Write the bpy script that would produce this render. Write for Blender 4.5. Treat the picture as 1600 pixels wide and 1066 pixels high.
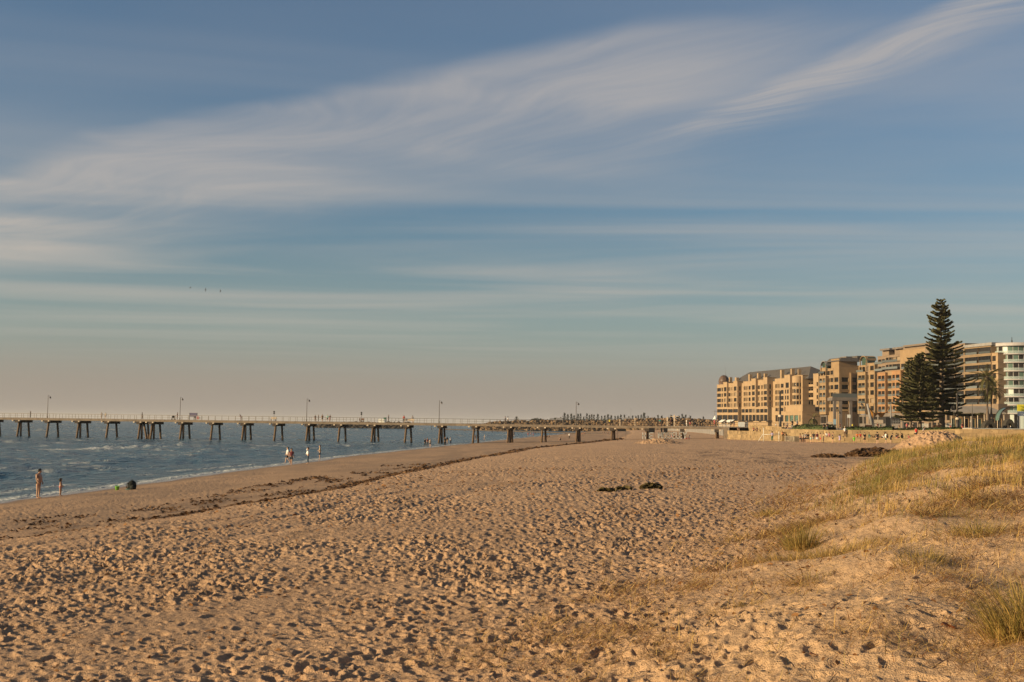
import bpy, bmesh, math, random
import numpy as np
from mathutils import Vector, Matrix, Euler

for _o in list(bpy.data.objects):
    bpy.data.objects.remove(_o)
S = bpy.context.scene
COL = S.collection
R_ = math.radians

# ------------------------------------------------------------------ camera, sky, sun, exposure
EYE = Vector((0.0, 0.0, 5.0))
FPX = 1900.0                       # focal length in pixels of the 1600 px wide photograph
cam = bpy.data.objects.new('camera', bpy.data.cameras.new('camera'))
COL.objects.link(cam)
cam.data.sensor_width = 36.0
cam.data.lens = 36.0 * FPX / 1600.0
cam.data.clip_start = 0.1
cam.data.clip_end = 60000.0
cam.location = EYE
CAM_ROT = Matrix.Rotation(R_(90 + 3.885), 3, 'X') @ Matrix.Rotation(R_(0.75), 3, 'Z')
cam.rotation_euler = CAM_ROT.to_euler()
S.camera = cam

SUN_AZ, SUN_EL = 251.0, 13.5       # compass bearing clockwise from +Y, elevation
world = bpy.data.worlds.new('World')
S.world = world
world.use_nodes = True
S.view_settings.view_transform = 'Standard'
S.view_settings.look = 'None'
S.view_settings.exposure = 0.6
S.view_settings.gamma = 1.0
S.view_settings.use_curve_mapping = False
try:
    S.cycles.max_bounces = 5
    S.cycles.diffuse_bounces = 2
    S.cycles.glossy_bounces = 3
    S.cycles.transparent_max_bounces = 8
except Exception:
    pass

class NT:
    """Small helper to write shader node trees."""
    def __init__(self, tree):
        self.t = tree
    def n(self, kind, **kw):
        nd = self.t.nodes.new(kind)
        for k, v in kw.items():
            if k.startswith('i_'):
                key = k[2:]
                key = int(key) if key.isdigit() else key.replace('_', ' ')
                nd.inputs[key].default_value = v
            else:
                setattr(nd, k, v)
        return nd
    def l(self, a, b):
        self.t.links.new(a, b)
    def val(self, x, sock):
        if isinstance(x, (int, float)):
            sock.default_value = x
        else:
            self.l(x, sock)
    def m(self, op, a, b=0.0, c=0.0, clamp=False):
        nd = self.t.nodes.new('ShaderNodeMath')
        nd.operation = op
        nd.use_clamp = clamp
        self.val(a, nd.inputs[0]); self.val(b, nd.inputs[1]); self.val(c, nd.inputs[2])
        return nd.outputs[0]
    def step(self, x, a, b, lo=0.0, hi=1.0):
        nd = self.t.nodes.new('ShaderNodeMapRange')
        nd.interpolation_type = 'SMOOTHSTEP'
        self.val(x, nd.inputs[0])
        for i, v in enumerate((a, b, lo, hi)):
            self.val(v, nd.inputs[i + 1])
        return nd.outputs[0]
    def mix(self, f, a, b, mode='MIX'):
        nd = self.t.nodes.new('ShaderNodeMix')
        nd.data_type = 'RGBA'
        nd.blend_type = mode
        self.val(f, nd.inputs[0])
        for s, v in ((nd.inputs[6], a), (nd.inputs[7], b)):
            if isinstance(v, (tuple, list)):
                s.default_value = (v[0], v[1], v[2], 1.0)
            else:
                self.l(v, s)
        return nd.outputs[2]
    def noise(self, vec, scale, detail=4.0, rough=0.55, dist=0.0):
        nd = self.t.nodes.new('ShaderNodeTexNoise')
        nd.inputs['Scale'].default_value = scale
        nd.inputs['Detail'].default_value = detail
        nd.inputs['Roughness'].default_value = rough
        nd.inputs['Distortion'].default_value = dist
        if vec is not None:
            self.l(vec, nd.inputs['Vector'])
        return nd.outputs[0]
    def mapping(self, vec, scale=(1, 1, 1), rot=(0, 0, 0), loc=(0, 0, 0)):
        nd = self.t.nodes.new('ShaderNodeMapping')
        nd.inputs['Scale'].default_value = scale
        nd.inputs['Rotation'].default_value = rot
        nd.inputs['Location'].default_value = loc
        self.l(vec, nd.inputs['Vector'])
        return nd.outputs[0]

def build_sky():
    t = world.node_tree
    t.nodes.clear()
    k = NT(t)
    sky = k.n('ShaderNodeTexSky', sky_type='NISHITA', sun_disc=False, sun_elevation=R_(SUN_EL), sun_rotation=R_(SUN_AZ))
    sky.dust_density = 2.0
    sky.air_density = 1.0
    sky.ozone_density = 1.0
    tc = k.n('ShaderNodeTexCoord')
    sep = k.n('ShaderNodeSeparateXYZ')
    k.l(tc.outputs['Generated'], sep.inputs[0])
    X, Y, Z = sep.outputs[0], sep.outputs[1], sep.outputs[2]
    zc = k.m('MAXIMUM', Z, 0.012)
    px = k.m('DIVIDE', X, zc)
    py = k.m('DIVIDE', Y, zc)
    cmb = k.n('ShaderNodeCombineXYZ')
    k.l(px, cmb.inputs[0]); k.l(py, cmb.inputs[1])
    P = cmb.outputs[0]
    # a long feathered band of cirrus on a high flat layer: sharp upper edge, fibres trailing down behind it
    warp = k.noise(P, 0.9, 3.0, 0.5)
    c1 = k.m('MULTIPLY_ADD', px, -0.567, 3.16)
    c2 = k.m('MULTIPLY_ADD', k.m('MULTIPLY', px, px), 0.13, c1)
    w = k.m('ADD', k.m('SUBTRACT', py, c2), k.m('MULTIPLY_ADD', warp, 0.9, -0.45))
    edge = k.step(w, -0.08, 0.20)
    fade_w = w
    wn = k.n('ShaderNodeTexNoise')
    wn.inputs['Scale'].default_value = 0.55
    wn.inputs['Detail'].default_value = 2.0
    k.l(P, wn.inputs['Vector'])
    wv = k.n('ShaderNodeVectorMath', operation='MULTIPLY_ADD')
    k.l(wn.outputs['Color'], wv.inputs[0])
    wv.inputs[1].default_value = (1.3, 1.3, 0.0)
    k.l(P, wv.inputs[2])
    PW = wv.outputs[0]
    rs = lambda ang, sx, sy, loc=(0, 0, 0): k.mapping(k.mapping(PW, (1, 1, 1), (0, 0, R_(ang))), (sx, sy, 1), (0, 0, 0), loc)
    fib = k.noise(rs(50, 0.55, 2.3), 1.5, 7.0, 0.60, 0.9)
    fib2 = k.noise(rs(33, 0.6, 1.3, (4, 2, 0)), 0.8, 5.0, 0.56, 0.9)
    fine = k.noise(rs(44, 0.8, 9.0, (1, 5, 0)), 2.2, 5.0, 0.6, 0.2)
    fade = k.step(k.m('ADD', fade_w, k.m('MULTIPLY_ADD', k.noise(PW, 0.45, 3.0, 0.5), 4.2, -2.1)), 0.0, 2.7, 1.0, 0.0)
    edge = k.m('MULTIPLY', edge, k.m('MULTIPLY', k.step(k.m('ABSOLUTE', px), 3.0, 5.5, 1.0, 0.0), k.step(Z, 0.08, 0.14)))
    edge = k.m('MULTIPLY', edge, k.step(px, 0.35, 1.0, 1.0, 0.25))
    tex = k.m('ADD', k.m('MULTIPLY_ADD', fib, 0.50, k.m('MULTIPLY', fib2, 0.55)), k.m('MULTIPLY_ADD', fine, 0.16, -0.08))
    band = k.m('MULTIPLY', k.m('MULTIPLY', edge, fade), k.m('MULTIPLY_ADD', k.step(tex, 0.32, 0.84), 0.66, 0.34))
    # second brighter wisp, apart from the first
    d1 = k.m('MULTIPLY_ADD', px, -2.55, 5.50)
    w2 = k.m('ADD', k.m('SUBTRACT', py, d1), k.m('MULTIPLY_ADD', warp, 0.7, -0.35))
    lane = k.m('MULTIPLY', k.step(w2, -0.30, 0.02), k.step(w2, 0.05, 0.85, 1.0, 0.0))
    lane = k.m('MULTIPLY', lane, k.m('MULTIPLY', k.step(py, 2.3, 2.9), k.step(py, 3.5, 4.4, 1.0, 0.0)))
    lane = k.m('MULTIPLY', lane, k.m('MULTIPLY', k.step(px, 0.3, 0.6), k.step(px, 1.6, 2.6, 1.0, 0.0)))
    lane = k.m('MULTIPLY', lane, k.step(k.m('MULTIPLY_ADD', fine, 0.5, k.m('MULTIPLY', fib, 0.5)), 0.34, 0.66, 0.25, 1.0))
    # thin veils and long streaks lower down
    st = k.noise(k.mapping(P, (0.16, 0.42, 1), (0, 0, R_(4))), 1.0, 4.0, 0.5, 0.8)
    st2 = k.noise(k.mapping(P, (0.30, 0.7, 1), (0, 0, R_(-6)), (3, 7, 0)), 0.6, 4.0, 0.5, 1.0)
    veil = k.m('MULTIPLY', k.step(st, 0.40, 0.72), k.step(Z, 0.03, 0.13))
    veil = k.m('MULTIPLY', veil, k.step(Z, 0.15, 0.30, 1.0, 0.25))
    veil2 = k.m('MULTIPLY', k.step(st2, 0.40, 0.72), k.step(Z, 0.02, 0.10))
    cov = k.m('ADD', k.m('MULTIPLY', band, 0.82), k.m('MULTIPLY', lane, 0.72))
    cov = k.m('ADD', cov, k.m('MULTIPLY', veil, 0.55))
    cov = k.m('ADD', cov, k.m('MULTIPLY', veil2, 0.20))
    cov = k.m('MINIMUM', cov, 0.85)
    # evening haze low over the sea
    base = k.mix(1.0, sky.outputs[0], SKY_TINT, 'MULTIPLY')
    hz = k.step(Z, -0.01, 0.17, 1.0, 0.0)
    hazec = k.mix(k.step(Z, 0.025, 0.085), SKY_HAZE, SKY_TEAL)
    base = k.mix(k.m('MULTIPLY', hz, 0.72), base, hazec)
    cloud = k.mix(k.step(Z, 0.05, 0.26), CLOUD_LOW, CLOUD_HIGH)
    colr = k.mix(cov, base, cloud)
    bg = k.n('ShaderNodeBackground')
    bg.inputs[1].default_value = 0.064
    k.l(colr, bg.inputs[0])
    out = k.n('ShaderNodeOutputWorld')
    k.l(bg.outputs[0], out.inputs[0])

SKY_TINT = (0.71, 0.91, 1.10)
SKY_HAZE = (4.75, 3.95, 3.35)
SKY_TEAL = (4.2, 4.65, 4.25)
CLOUD_LOW = (5.6, 5.0, 4.25)
CLOUD_HIGH = (4.6, 4.35, 4.25)
build_sky()

sun = bpy.data.objects.new('sun', bpy.data.lights.new('sun', 'SUN'))
COL.objects.link(sun)
sun.data.energy = 4.9
sun.data.angle = R_(0.5)
sun.data.color = (1.0, 0.80, 0.47)
_az, _el = R_(SUN_AZ), R_(SUN_EL)
SUN_DIR = Vector((math.sin(_az) * math.cos(_el), math.cos(_az) * math.cos(_el), math.sin(_el)))
sun.rotation_euler = SUN_DIR.to_track_quat('Z', 'Y').to_euler()

# ------------------------------------------------------------------ helpers
def ray(px, py):
    """Direction of the sight line through a point of the 1600x1066 photograph, used to survey where things stand."""
    return (CAM_ROT @ Vector(((px - 800.0) / FPX, (533.0 - py) / FPX, -1.0)))

def horizon(px):
    return 651.6 + 0.0131 * px

def at_depth(px, py, Y):
    d = ray(px, py)
    return EYE + d * (Y / d.y)

def at_height(px, py, z):
    d = ray(px, py)
    return EYE + d * ((z - EYE.z) / d.z)

def on_plane(px, py, p0, nrm):
    d = ray(px, py)
    return EYE + d * ((p0 - EYE).dot(nrm) / d.dot(nrm))

def tag(o, label=None, cat=None, group=None, kind=None):
    if label: o['label'] = label
    if cat: o['category'] = cat
    if group: o['group'] = group
    if kind: o['kind'] = kind
    return o

def empty(name, loc=(0, 0, 0), rz=0.0, label=None, cat=None, group=None):
    o = bpy.data.objects.new(name, None)
    o.empty_display_size = 0.3
    o.location = loc
    o.rotation_euler = (0, 0, rz)
    COL.objects.link(o)
    return tag(o, label, cat, group)

def obj(name, me, parent=None, loc=None, kind=None):
    o = bpy.data.objects.new(name, me)
    COL.objects.link(o)
    if parent is not None:
        o.parent = parent
    if loc is not None:
        o.location = loc
    if kind:
        o['kind'] = kind
    return o

def np_mesh(name, verts, faces, mats=None, smooth=False, attrs=None, mat_idx=None):
    """Mesh from numpy arrays; faces is an (n, 3) or (n, 4) index array."""
    me = bpy.data.meshes.new(name)
    verts = np.asarray(verts, dtype=np.float32)
    faces = np.asarray(faces, dtype=np.int32)
    k = faces.shape[1]
    me.vertices.add(len(verts))
    me.vertices.foreach_set('co', verts.ravel())
    me.loops.add(faces.size)
    me.loops.foreach_set('vertex_index', faces.ravel())
    me.polygons.add(len(faces))
    me.polygons.foreach_set('loop_start', np.arange(0, faces.size, k, dtype=np.int32))
    me.polygons.foreach_set('loop_total', np.full(len(faces), k, dtype=np.int32))
    if smooth:
        me.polygons.foreach_set('use_smooth', np.ones(len(faces), dtype=bool))
    if mat_idx is not None:
        me.polygons.foreach_set('material_index', np.asarray(mat_idx, dtype=np.int32))
    me.update(calc_edges=True)
    for m in (mats or []):
        me.materials.append(m)
    for nm, arr in (attrs or {}).items():
        arr = np.asarray(arr, dtype=np.float32)
        if arr.ndim == 1:
            a = me.attributes.new(nm, 'FLOAT', 'POINT')
            a.data.foreach_set('value', arr)
        else:
            a = me.attributes.new(nm, 'FLOAT_COLOR', 'POINT')
            a.data.foreach_set('color', arr.ravel())
    return me

class MB:
    """Collects boxes, bars, tubes and free polygons and turns them into ONE mesh."""
    def __init__(self):
        self.v = []; self.f = []; self.m = []; self.s = []
    def poly(self, pts, mi=0, smooth=False):
        b = len(self.v)
        self.v.extend([tuple(p) for p in pts])
        self.f.append(tuple(range(b, b + len(pts)))); self.m.append(mi); self.s.append(smooth)
    def box(self, lo, hi, mi=0, M=None):
        x0, y0, z0 = lo; x1, y1, z1 = hi
        p = [Vector(c) for c in ((x0, y0, z0), (x1, y0, z0), (x1, y1, z0), (x0, y1, z0), (x0, y0, z1), (x1, y0, z1), (x1, y1, z1), (x0, y1, z1))]
        if M is not None:
            p = [M @ q for q in p]
        b = len(self.v)
        self.v.extend([tuple(q) for q in p])
        for q in ((0, 3, 2, 1), (4, 5, 6, 7), (0, 1, 5, 4), (1, 2, 6, 5), (2, 3, 7, 6), (3, 0, 4, 7)):
            self.f.append(tuple(b + i for i in q)); self.m.append(mi); self.s.append(False)
        return self
    def tube(self, pts, radii, n=6, mi=0, caps=True, smooth=True):
        pts = [Vector(p) for p in pts]
        if isinstance(radii, (int, float)):
            radii = [radii] * len(pts)
        b = len(self.v)
        for i, p in enumerate(pts):
            d = (pts[min(i + 1, len(pts) - 1)] - pts[max(i - 1, 0)]).normalized()
            a = d.cross(Vector((0, 0, 1)))
            if a.length < 1e-3:
                a = d.cross(Vector((1, 0, 0)))
            a.normalize(); c = d.cross(a)
            for j in range(n):
                t = 2 * math.pi * j / n
                self.v.append(tuple(p + (a * math.cos(t) + c * math.sin(t)) * radii[i]))
        for i in range(len(pts) - 1):
            for j in range(n):
                j2 = (j + 1) % n
                self.f.append((b + i * n + j, b + (i + 1) * n + j, b + (i + 1) * n + j2, b + i * n + j2)); self.m.append(mi); self.s.append(smooth)
        if caps:
            self.f.append(tuple(b + j for j in range(n))); self.m.append(mi); self.s.append(False)
            e = b + (len(pts) - 1) * n
            self.f.append(tuple(e + n - 1 - j for j in range(n))); self.m.append(mi); self.s.append(False)
        return self
    def lathe(self, prof, n=12, mi=0, c=(0, 0, 0), smooth=True):
        b = len(self.v)
        for r, z in prof:
            for j in range(n):
                t = 2 * math.pi * j / n
                self.v.append((c[0] + r * math.cos(t), c[1] + r * math.sin(t), c[2] + z))
        for i in range(len(prof) - 1):
            for j in range(n):
                j2 = (j + 1) % n
                self.f.append((b + i * n + j, b + i * n + j2, b + (i + 1) * n + j2, b + (i + 1) * n + j)); self.m.append(mi); self.s.append(smooth)
        return self
    def mesh(self, name, mats):
        me = bpy.data.meshes.new(name)
        me.from_pydata(self.v, [], self.f)
        for m in (mats if isinstance(mats, (list, tuple)) else [mats]):
            me.materials.append(m)
        me.polygons.foreach_set('material_index', np.array(self.m, dtype=np.int32))
        me.polygons.foreach_set('use_smooth', np.array(self.s, dtype=bool))
        me.update()
        return me
    def build(self, name, mats, parent=None, loc=None, kind=None):
        return obj(name, self.mesh(name, mats), parent, loc, kind)

def mat(name, color, rough=0.7, var=0.25, scale=3.0, bump=0.0, bscale=20.0, metal=0.0, spec=0.3, coat=None, alpha=None, trans=0.0):
    """Plain procedural material: noise-varied base colour with optional fine relief."""
    m = bpy.data.materials.new(name)
    m.use_nodes = True
    k = NT(m.node_tree)
    bs = m.node_tree.nodes['Principled BSDF']
    bs.inputs['Roughness'].default_value = rough
    bs.inputs['Metallic'].default_value = metal
    bs.inputs['Specular IOR Level'].default_value = spec
    tc = k.n('ShaderNodeTexCoord')
    if var > 0:
        nz = k.noise(tc.outputs['Object'], scale, 5.0, 0.6)
        lo = tuple(c * (1 - var) for c in color); hi = tuple(min(1.0, c * (1 + var)) for c in color)
        k.l(k.mix(k.step(nz, 0.25, 0.75), lo, hi), bs.inputs['Base Color'])
    else:
        bs.inputs['Base Color'].default_value = (*color, 1)
    if bump > 0:
        bp = k.n('ShaderNodeBump')
        bp.inputs['Strength'].default_value = bump
        bp.inputs['Distance'].default_value = 0.02
        k.l(k.noise(tc.outputs['Object'], bscale, 4.0, 0.6), bp.inputs['Height'])
        k.l(bp.outputs[0], bs.inputs['Normal'])
    return m

# ------------------------------------------------------------------ numpy noise
def _hash(ix, iy, seed):
    h = (ix.astype(np.int64) * 374761393 + iy.astype(np.int64) * 668265263 + seed * 1442695041) & 0xffffffff
    h = ((h ^ (h >> 13)) * 1274126177) & 0xffffffff
    h = ((h ^ (h >> 16)) * 2246822519) & 0xffffffff
    return ((h ^ (h >> 15)) & 0xffffff).astype(np.float32) / np.float32(0xffffff)

def vnoise(x, y, seed=0):
    ix = np.floor(x); iy = np.floor(y)
    fx = (x - ix).astype(np.float32); fy = (y - iy).astype(np.float32)
    fx = fx * fx * (3 - 2 * fx); fy = fy * fy * (3 - 2 * fy)
    a = _hash(ix, iy, seed); b = _hash(ix + 1, iy, seed); c = _hash(ix, iy + 1, seed); d = _hash(ix + 1, iy + 1, seed)
    return (a * (1 - fx) + b * fx) * (1 - fy) + (c * (1 - fx) + d * fx) * fy

def fbm(x, y, seed=0, oct=4, gain=0.5):
    s = 0.0; a = 1.0; t = 0.0
    for i in range(oct):
        s = s + a * vnoise(x * 2 ** i + 17.3 * i, y * 2 ** i - 9.1 * i, seed + i)
        t += a; a *= gain
    return s / t

def sstep(x, a, b):
    t = np.clip((x - a) / (b - a), 0, 1)
    return t * t * (3 - 2 * t)

# ------------------------------------------------------------------ the beach
_SY = np.array([-60, 0, 40, 72, 112, 161, 255, 399, 590, 1200, 3000, 9000.])
_SX = np.array([-37, -34, -32, -30, -27.6, -25.0, -15.5, 0, 22, 90, 220, 500.])
_CY = np.array([-60, 0, 30, 38, 51.7, 69, 113, 188, 307, 600, 1500, 9000.])
_CX = np.array([-26, -22, -18, -16, -12.8, -9.9, -6, 3, 26, 60, 140, 560.])

def shore_x(y):
    return np.interp(y, _SY, _SX) + 1.4 * (fbm(np.asarray(y) / 30.0, np.asarray(y) * 0 + 3.3, 5, 3) - 0.5)

def crest_x(y):
    return np.interp(y, _CY, _CX) + 1.3 * (fbm(np.asarray(y) / 9.0, np.asarray(y) * 0 + 7.7, 6, 4) - 0.5)

def macro(x, y):
    """Large form of the sand: foreshore, little scarp with the wrack line, upper beach, grassy dune on the right."""
    x = np.asarray(x, dtype=np.float64); y = np.asarray(y, dtype=np.float64)
    xs = shore_x(y); xc = crest_x(y)
    wdt = np.maximum(xc - xs, 2.0)
    f = np.clip((x - xs) / wdt, 0, 1)
    low = np.where(x < xs, np.maximum((x - xs) * 0.05, -2.0), 1.0 * f ** 0.8)
    dx = np.maximum(x - xc, 0)
    up = 0.20 * sstep(dx, 0.0, 0.5) + 0.70 * (1 - np.exp(-dx / 10.0)) + np.minimum(0.010 * dx, 1.2)
    z = low + up
    t = x - (-4.2 + 0.328 * y) - 2.2 * (fbm(x * 0 + 1.7, y / 9.0, 8, 3) - 0.5)
    Rr = np.interp(y, [-40, 0, 10, 14, 19, 40, 68, 84, 104, 112], [1.6, 1.5, 1.4, 1.5, 1.75, 2.25, 2.45, 2.1, 0.35, 0.0])
    ts = 1.1 * np.log1p(np.exp(np.clip((t - 0.6) / 1.1, -30, 30)))
    z = z + Rr * (1 - np.exp(-ts / 4.4)) * (1 - sstep(x, 60, 100))
    z = z + 0.9 * sstep(x, 66, 88) * sstep(y, 110, 150) * (1 - sstep(y, 230, 260))
    return np.minimum(z, 4.6)

def dune_t(x, y):
    return np.asarray(x) - (-4.2 + 0.328 * np.asarray(y))

def dune_mask(x, y):
    t = dune_t(x, y)
    return sstep(t, -0.5, 3.0) * (1 - sstep(np.asarray(y), 92, 108)) * sstep(np.asarray(y), 2, 6)

def footprints(x, y, cell, seed, prob, depth):
    out = np.zeros_like(x, dtype=np.float32)
    ix = np.floor(x / cell); iy = np.floor(y / cell)
    for ox in (-1, 0, 1):
        for oy in (-1, 0, 1):
            cx = ix + ox; cy = iy + oy
            px_ = (cx + 0.15 + 0.7 * _hash(cx, cy, seed)) * cell
            py_ = (cy + 0.15 + 0.7 * _hash(cx, cy, seed + 1)) * cell
            an = (_hash(cx, cy, seed + 2) - 0.5) * 3.1416 + 0.9
            sz = 0.75 + 0.6 * _hash(cx, cy, seed + 3)
            on = (_hash(cx, cy, seed + 4) < prob).astype(np.float32)
            ca = np.cos(an); sa = np.sin(an)
            dx = x - px_; dy = y - py_
            u = (dx * sa + dy * ca) / (0.125 * sz); v = (dx * ca - dy * sa) / (0.070 * sz)
            r2 = u * u + v * v
            out += on * sz * depth * (-1.15 * np.exp(-r2 ** 2.4) + 0.38 * np.exp(-(np.sqrt(r2) - 1.38) ** 2 * 7.0))
    return out

def micro(x, y):
    """Footprints and trodden lumps, strongest on the dry upper beach."""
    x = np.asarray(x, dtype=np.float64); y = np.asarray(y, dtype=np.float64)
    xs = shore_x(y); xc = crest_x(y)
    wet = 1 - sstep(x - xs, 0.5, 5.0)
    fore = 1 - sstep(x - xc, -0.6, 0.6)
    dm = dune_mask(x, y)
    amp = (1 - wet) * (1 - 0.62 * fore) * (1 - 0.45 * dm)
    pn = fbm(x / 4.5, y / 9.0, 31, 4)
    patch = 0.42 + 0.95 * sstep(pn, 0.28, 0.62)
    calm = sstep(fbm(x / 2.3 + 3.1, y / 3.3, 41, 3), 0.30, 0.55)
    a = amp * patch
    # ragged rims: the sand falls back into the prints
    wx = x + 0.075 * (vnoise(x / 0.12, y / 0.15, 47) - 0.5) + 0.05 * (vnoise(x / 0.05, y / 0.065, 48) - 0.5)
    wy = y + 0.09 * (vnoise(x / 0.13 + 9, y / 0.15, 49) - 0.5)
    # the sheet's rows lie farther apart with distance: keep only the relief they can carry
    dr = 0.5 * (x * x + y * y) / 3891.0
    a = a / np.sqrt(1 + (dr / 0.85) ** 2)
    z = a * calm * footprints(wx, wy, 0.235, 50, 0.62, 0.034)
    z = z + a * footprints(wx, wy, 0.37, 60, 0.60, 0.042)
    z = z + amp * 0.060 * (fbm(x / 0.9, y / 1.3, 71, 3) - 0.5)
    z = z + a * 0.036 * (vnoise(x / 0.12, y / 0.15, 75) - 0.5) + a * 0.026 * (vnoise(x / 0.05, y / 0.06, 77) - 0.5)
    z = z + dm * 0.62 * (fbm(x / 1.9, y / 2.6, 81, 3) - 0.5)
    # a few smoother vehicle ruts running along the beach
    for off, wd, dp in ((4.2, 0.32, 0.07), (6.1, 0.32, 0.07), (9.6, 0.5, 0.06)):
        c = xc + off + 0.35 * np.sin(y / 5.0 + off)
        z = z - (1 - dm) * dp * np.exp(-((x - c) / wd) ** 2) * sstep(y, 8, 14) * (1 - sstep(y, 60, 90))
    return z

def height(x, y):
    return macro(x, y) + micro(x, y)

def zat(x, y):
    return float(height(np.array([x]), np.array([y]))[0])

def ground_at(px, py, lo=6.0, hi=900.0):
    """Where the sight line through a photograph point meets the sand."""
    d = ray(px, py)
    ys = np.exp(np.linspace(math.log(lo), math.log(hi), 2500))
    k = ys / d.y
    xs = d.x * k; zs = EYE.z + d.z * k
    below = zs < np.maximum(macro(xs, ys), 0.0)
    i = int(np.argmax(below)) if below.any() else len(ys) - 1
    return Vector((xs[i], ys[i], max(float(macro(xs[i:i + 1], ys[i:i + 1])[0]), 0.0)))

def sand_material():
    m = bpy.data.materials.new('sand')
    m.use_nodes = True
    k = NT(m.node_tree)
    bs = m.node_tree.nodes['Principled BSDF']
    tc = k.n('ShaderNodeTexCoord')
    P = tc.outputs['Object']
    at = k.n('ShaderNodeAttribute', attribute_name='mask')
    sp = k.n('ShaderNodeSeparateColor')
    k.l(at.outputs['Color'], sp.inputs[0])
    wet, wrack, dune = sp.outputs[0], sp.outputs[1], sp.outputs[2]
    big = k.noise(P, 0.22, 4.0, 0.55)
    fine = k.noise(P, 9.0, 5.0, 0.65)
    grain = k.noise(P, 60.0, 3.0, 0.6)
    c = k.mix(k.step(big, 0.3, 0.7), SAND_A, SAND_B)
    c = k.mix(k.m('MULTIPLY', k.step(fine, 0.35, 0.75), 0.45), c, SAND_C)
    c = k.mix(k.m('MULTIPLY', dune, 0.45), c, (0.55, 0.35, 0.19))
    # scraps of dry weed and straw trodden into the sand
    deb = k.noise(k.mapping(P, (1.0, 0.8, 1)), 5.5, 6.0, 0.75, 0.8)
    db2 = k.noise(P, 0.8, 3.0, 0.6)
    dmask = k.m('MULTIPLY', k.step(deb, 0.57, 0.66), k.step(db2, 0.40, 0.60))
    c = k.mix(k.m('MULTIPLY', dmask, 0.70), c, (0.17, 0.078, 0.034))
    c = k.mix(k.m('MULTIPLY', k.step(grain, 0.62, 0.74), 0.35), c, (0.18, 0.13, 0.09))
    wn = k.noise(k.mapping(P, (1.2, 0.5, 1)), 1.6, 5.0, 0.7, 0.5)
    wk = k.m('MULTIPLY', wrack, k.step(wn, 0.40, 0.60))
    c = k.mix(k.m('MULTIPLY', wk, 0.85), c, (0.085, 0.05, 0.028))
    c = k.mix(k.m('MULTIPLY', wet, 0.80), c, (0.15, 0.098, 0.062))
    k.l(c, bs.inputs['Base Color'])
    k.l(k.step(wet, 0.75, 1.0, 0.9, 0.14), bs.inputs['Roughness'])
    bs.inputs['Specular IOR Level'].default_value = 0.25
    h = k.m('MULTIPLY_ADD', fine, 0.6, k.m('MULTIPLY', grain, 0.25))
    h = k.m('MULTIPLY_ADD', k.noise(P, 2.6, 4.0, 0.6), 1.0, h)
    bp = k.n('ShaderNodeBump')
    k.l(k.m('SUBTRACT', 1.0, k.m('MULTIPLY', wet, 0.8)), bp.inputs['Strength'])
    bp.inputs['Distance'].default_value = 0.11
    k.l(h, bp.inputs['Height'])
    k.l(bp.outputs[0], bs.inputs['Normal'])
    return m

SAND_A = (0.455, 0.272, 0.155)
SAND_B = (0.525, 0.317, 0.182)
SAND_C = (0.31, 0.178, 0.098)
M_SAND = sand_material()

def polar_sheet(name, dense, n_dense, coarse, rows, zfun, mats, center, attrs):
    """One sheet of ground round a point, finest where it is seen largest."""
    th = np.unique(np.concatenate([np.linspace(R_(dense[0]), R_(dense[1]), n_dense), np.radians(coarse)]))
    closed = (th[-1] - th[0]) > R_(350)
    rr = np.asarray(rows)
    A, B = np.meshgrid(th, rr)
    x = (B * np.sin(A)).ravel() + center[0]; y = (B * np.cos(A)).ravel() + center[1]
    z = zfun(x, y)
    nT, nR = len(th), len(rr)
    i = np.arange(nR - 1)[:, None]
    j = np.arange(nT if closed else nT - 1)[None, :]
    j2 = (j + 1) % nT
    q = np.stack([i * nT + j, i * nT + j2, (i + 1) * nT + j2, (i + 1) * nT + j], axis=-1).reshape(-1, 4)
    me = np_mesh(name, np.stack([x, y, z], 1), q[:, ::-1], mats, True, attrs(x, y, z))
    return me

def sand_attrs(x, y, z):
    xs = shore_x(y); xc = crest_x(y)
    wet = 1 - sstep(x - xs + 1.8 * (fbm(x / 4, y / 6, 91, 3) - 0.5), 1.0, 5.0)
    d = x - xc
    n = fbm(x / 1.5, y / 5.0, 95, 4)
    wr = 1.0 * np.exp(-((d + 0.15) / 0.55) ** 2) * sstep(fbm(x / 3.0, y / 7.0, 97, 3), 0.22, 0.42)
    wr += 0.9 * sstep(d, -7.5, -3) * (1 - sstep(d, -2.0, -0.4)) * sstep(n, 0.47, 0.60) * (1 - sstep(y, 130, 200))
    wr += 0.8 * sstep(x, 12, 20) * (1 - sstep(x, 34, 42)) * sstep(y, 78, 95) * (1 - sstep(y, 135, 160)) * sstep(n, 0.50, 0.62)
    wr += 0.5 * sstep(d, 1, 4) * sstep(n, 0.70, 0.78) * (1 - sstep(y, 200, 300))
    damp = (1 - sstep(d, -0.9, 0.1)) * (0.30 + 0.30 * sstep(fbm(x / 2.5, y / 9.0, 99, 4), 0.38, 0.62))
    wet = np.maximum(wet, damp * sstep(y, 10, 20))
    dm = dune_mask(x, y)
    return {'mask': np.stack([wet, np.clip(wr, 0, 1) * (1 - 0.5 * wet), dm, np.ones_like(wet)], 1)}

def sand_rows():
    r = list(np.linspace(0.4, 9.5, 14))
    d = 9.8
    while d < 420:
        r.append(d)
        d += max(0.036, 0.50 * d * d / (3.2 * 1216))
    while d < 12000:
        r.append(d)
        d *= 1.10
    return r

sand_me = polar_sheet('sand_ground', (-25.5, 25.5), 960, list(np.linspace(-180, -26, 60)[1:]) + list(np.linspace(26, 180, 60)), sand_rows(),
                      lambda x, y: np.where(np.hypot(x, y) < 500, height(x, y), macro(x, y)), [M_SAND], (0, 0), sand_attrs)
tag(obj('sand_beach', sand_me), kind='structure')
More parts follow.
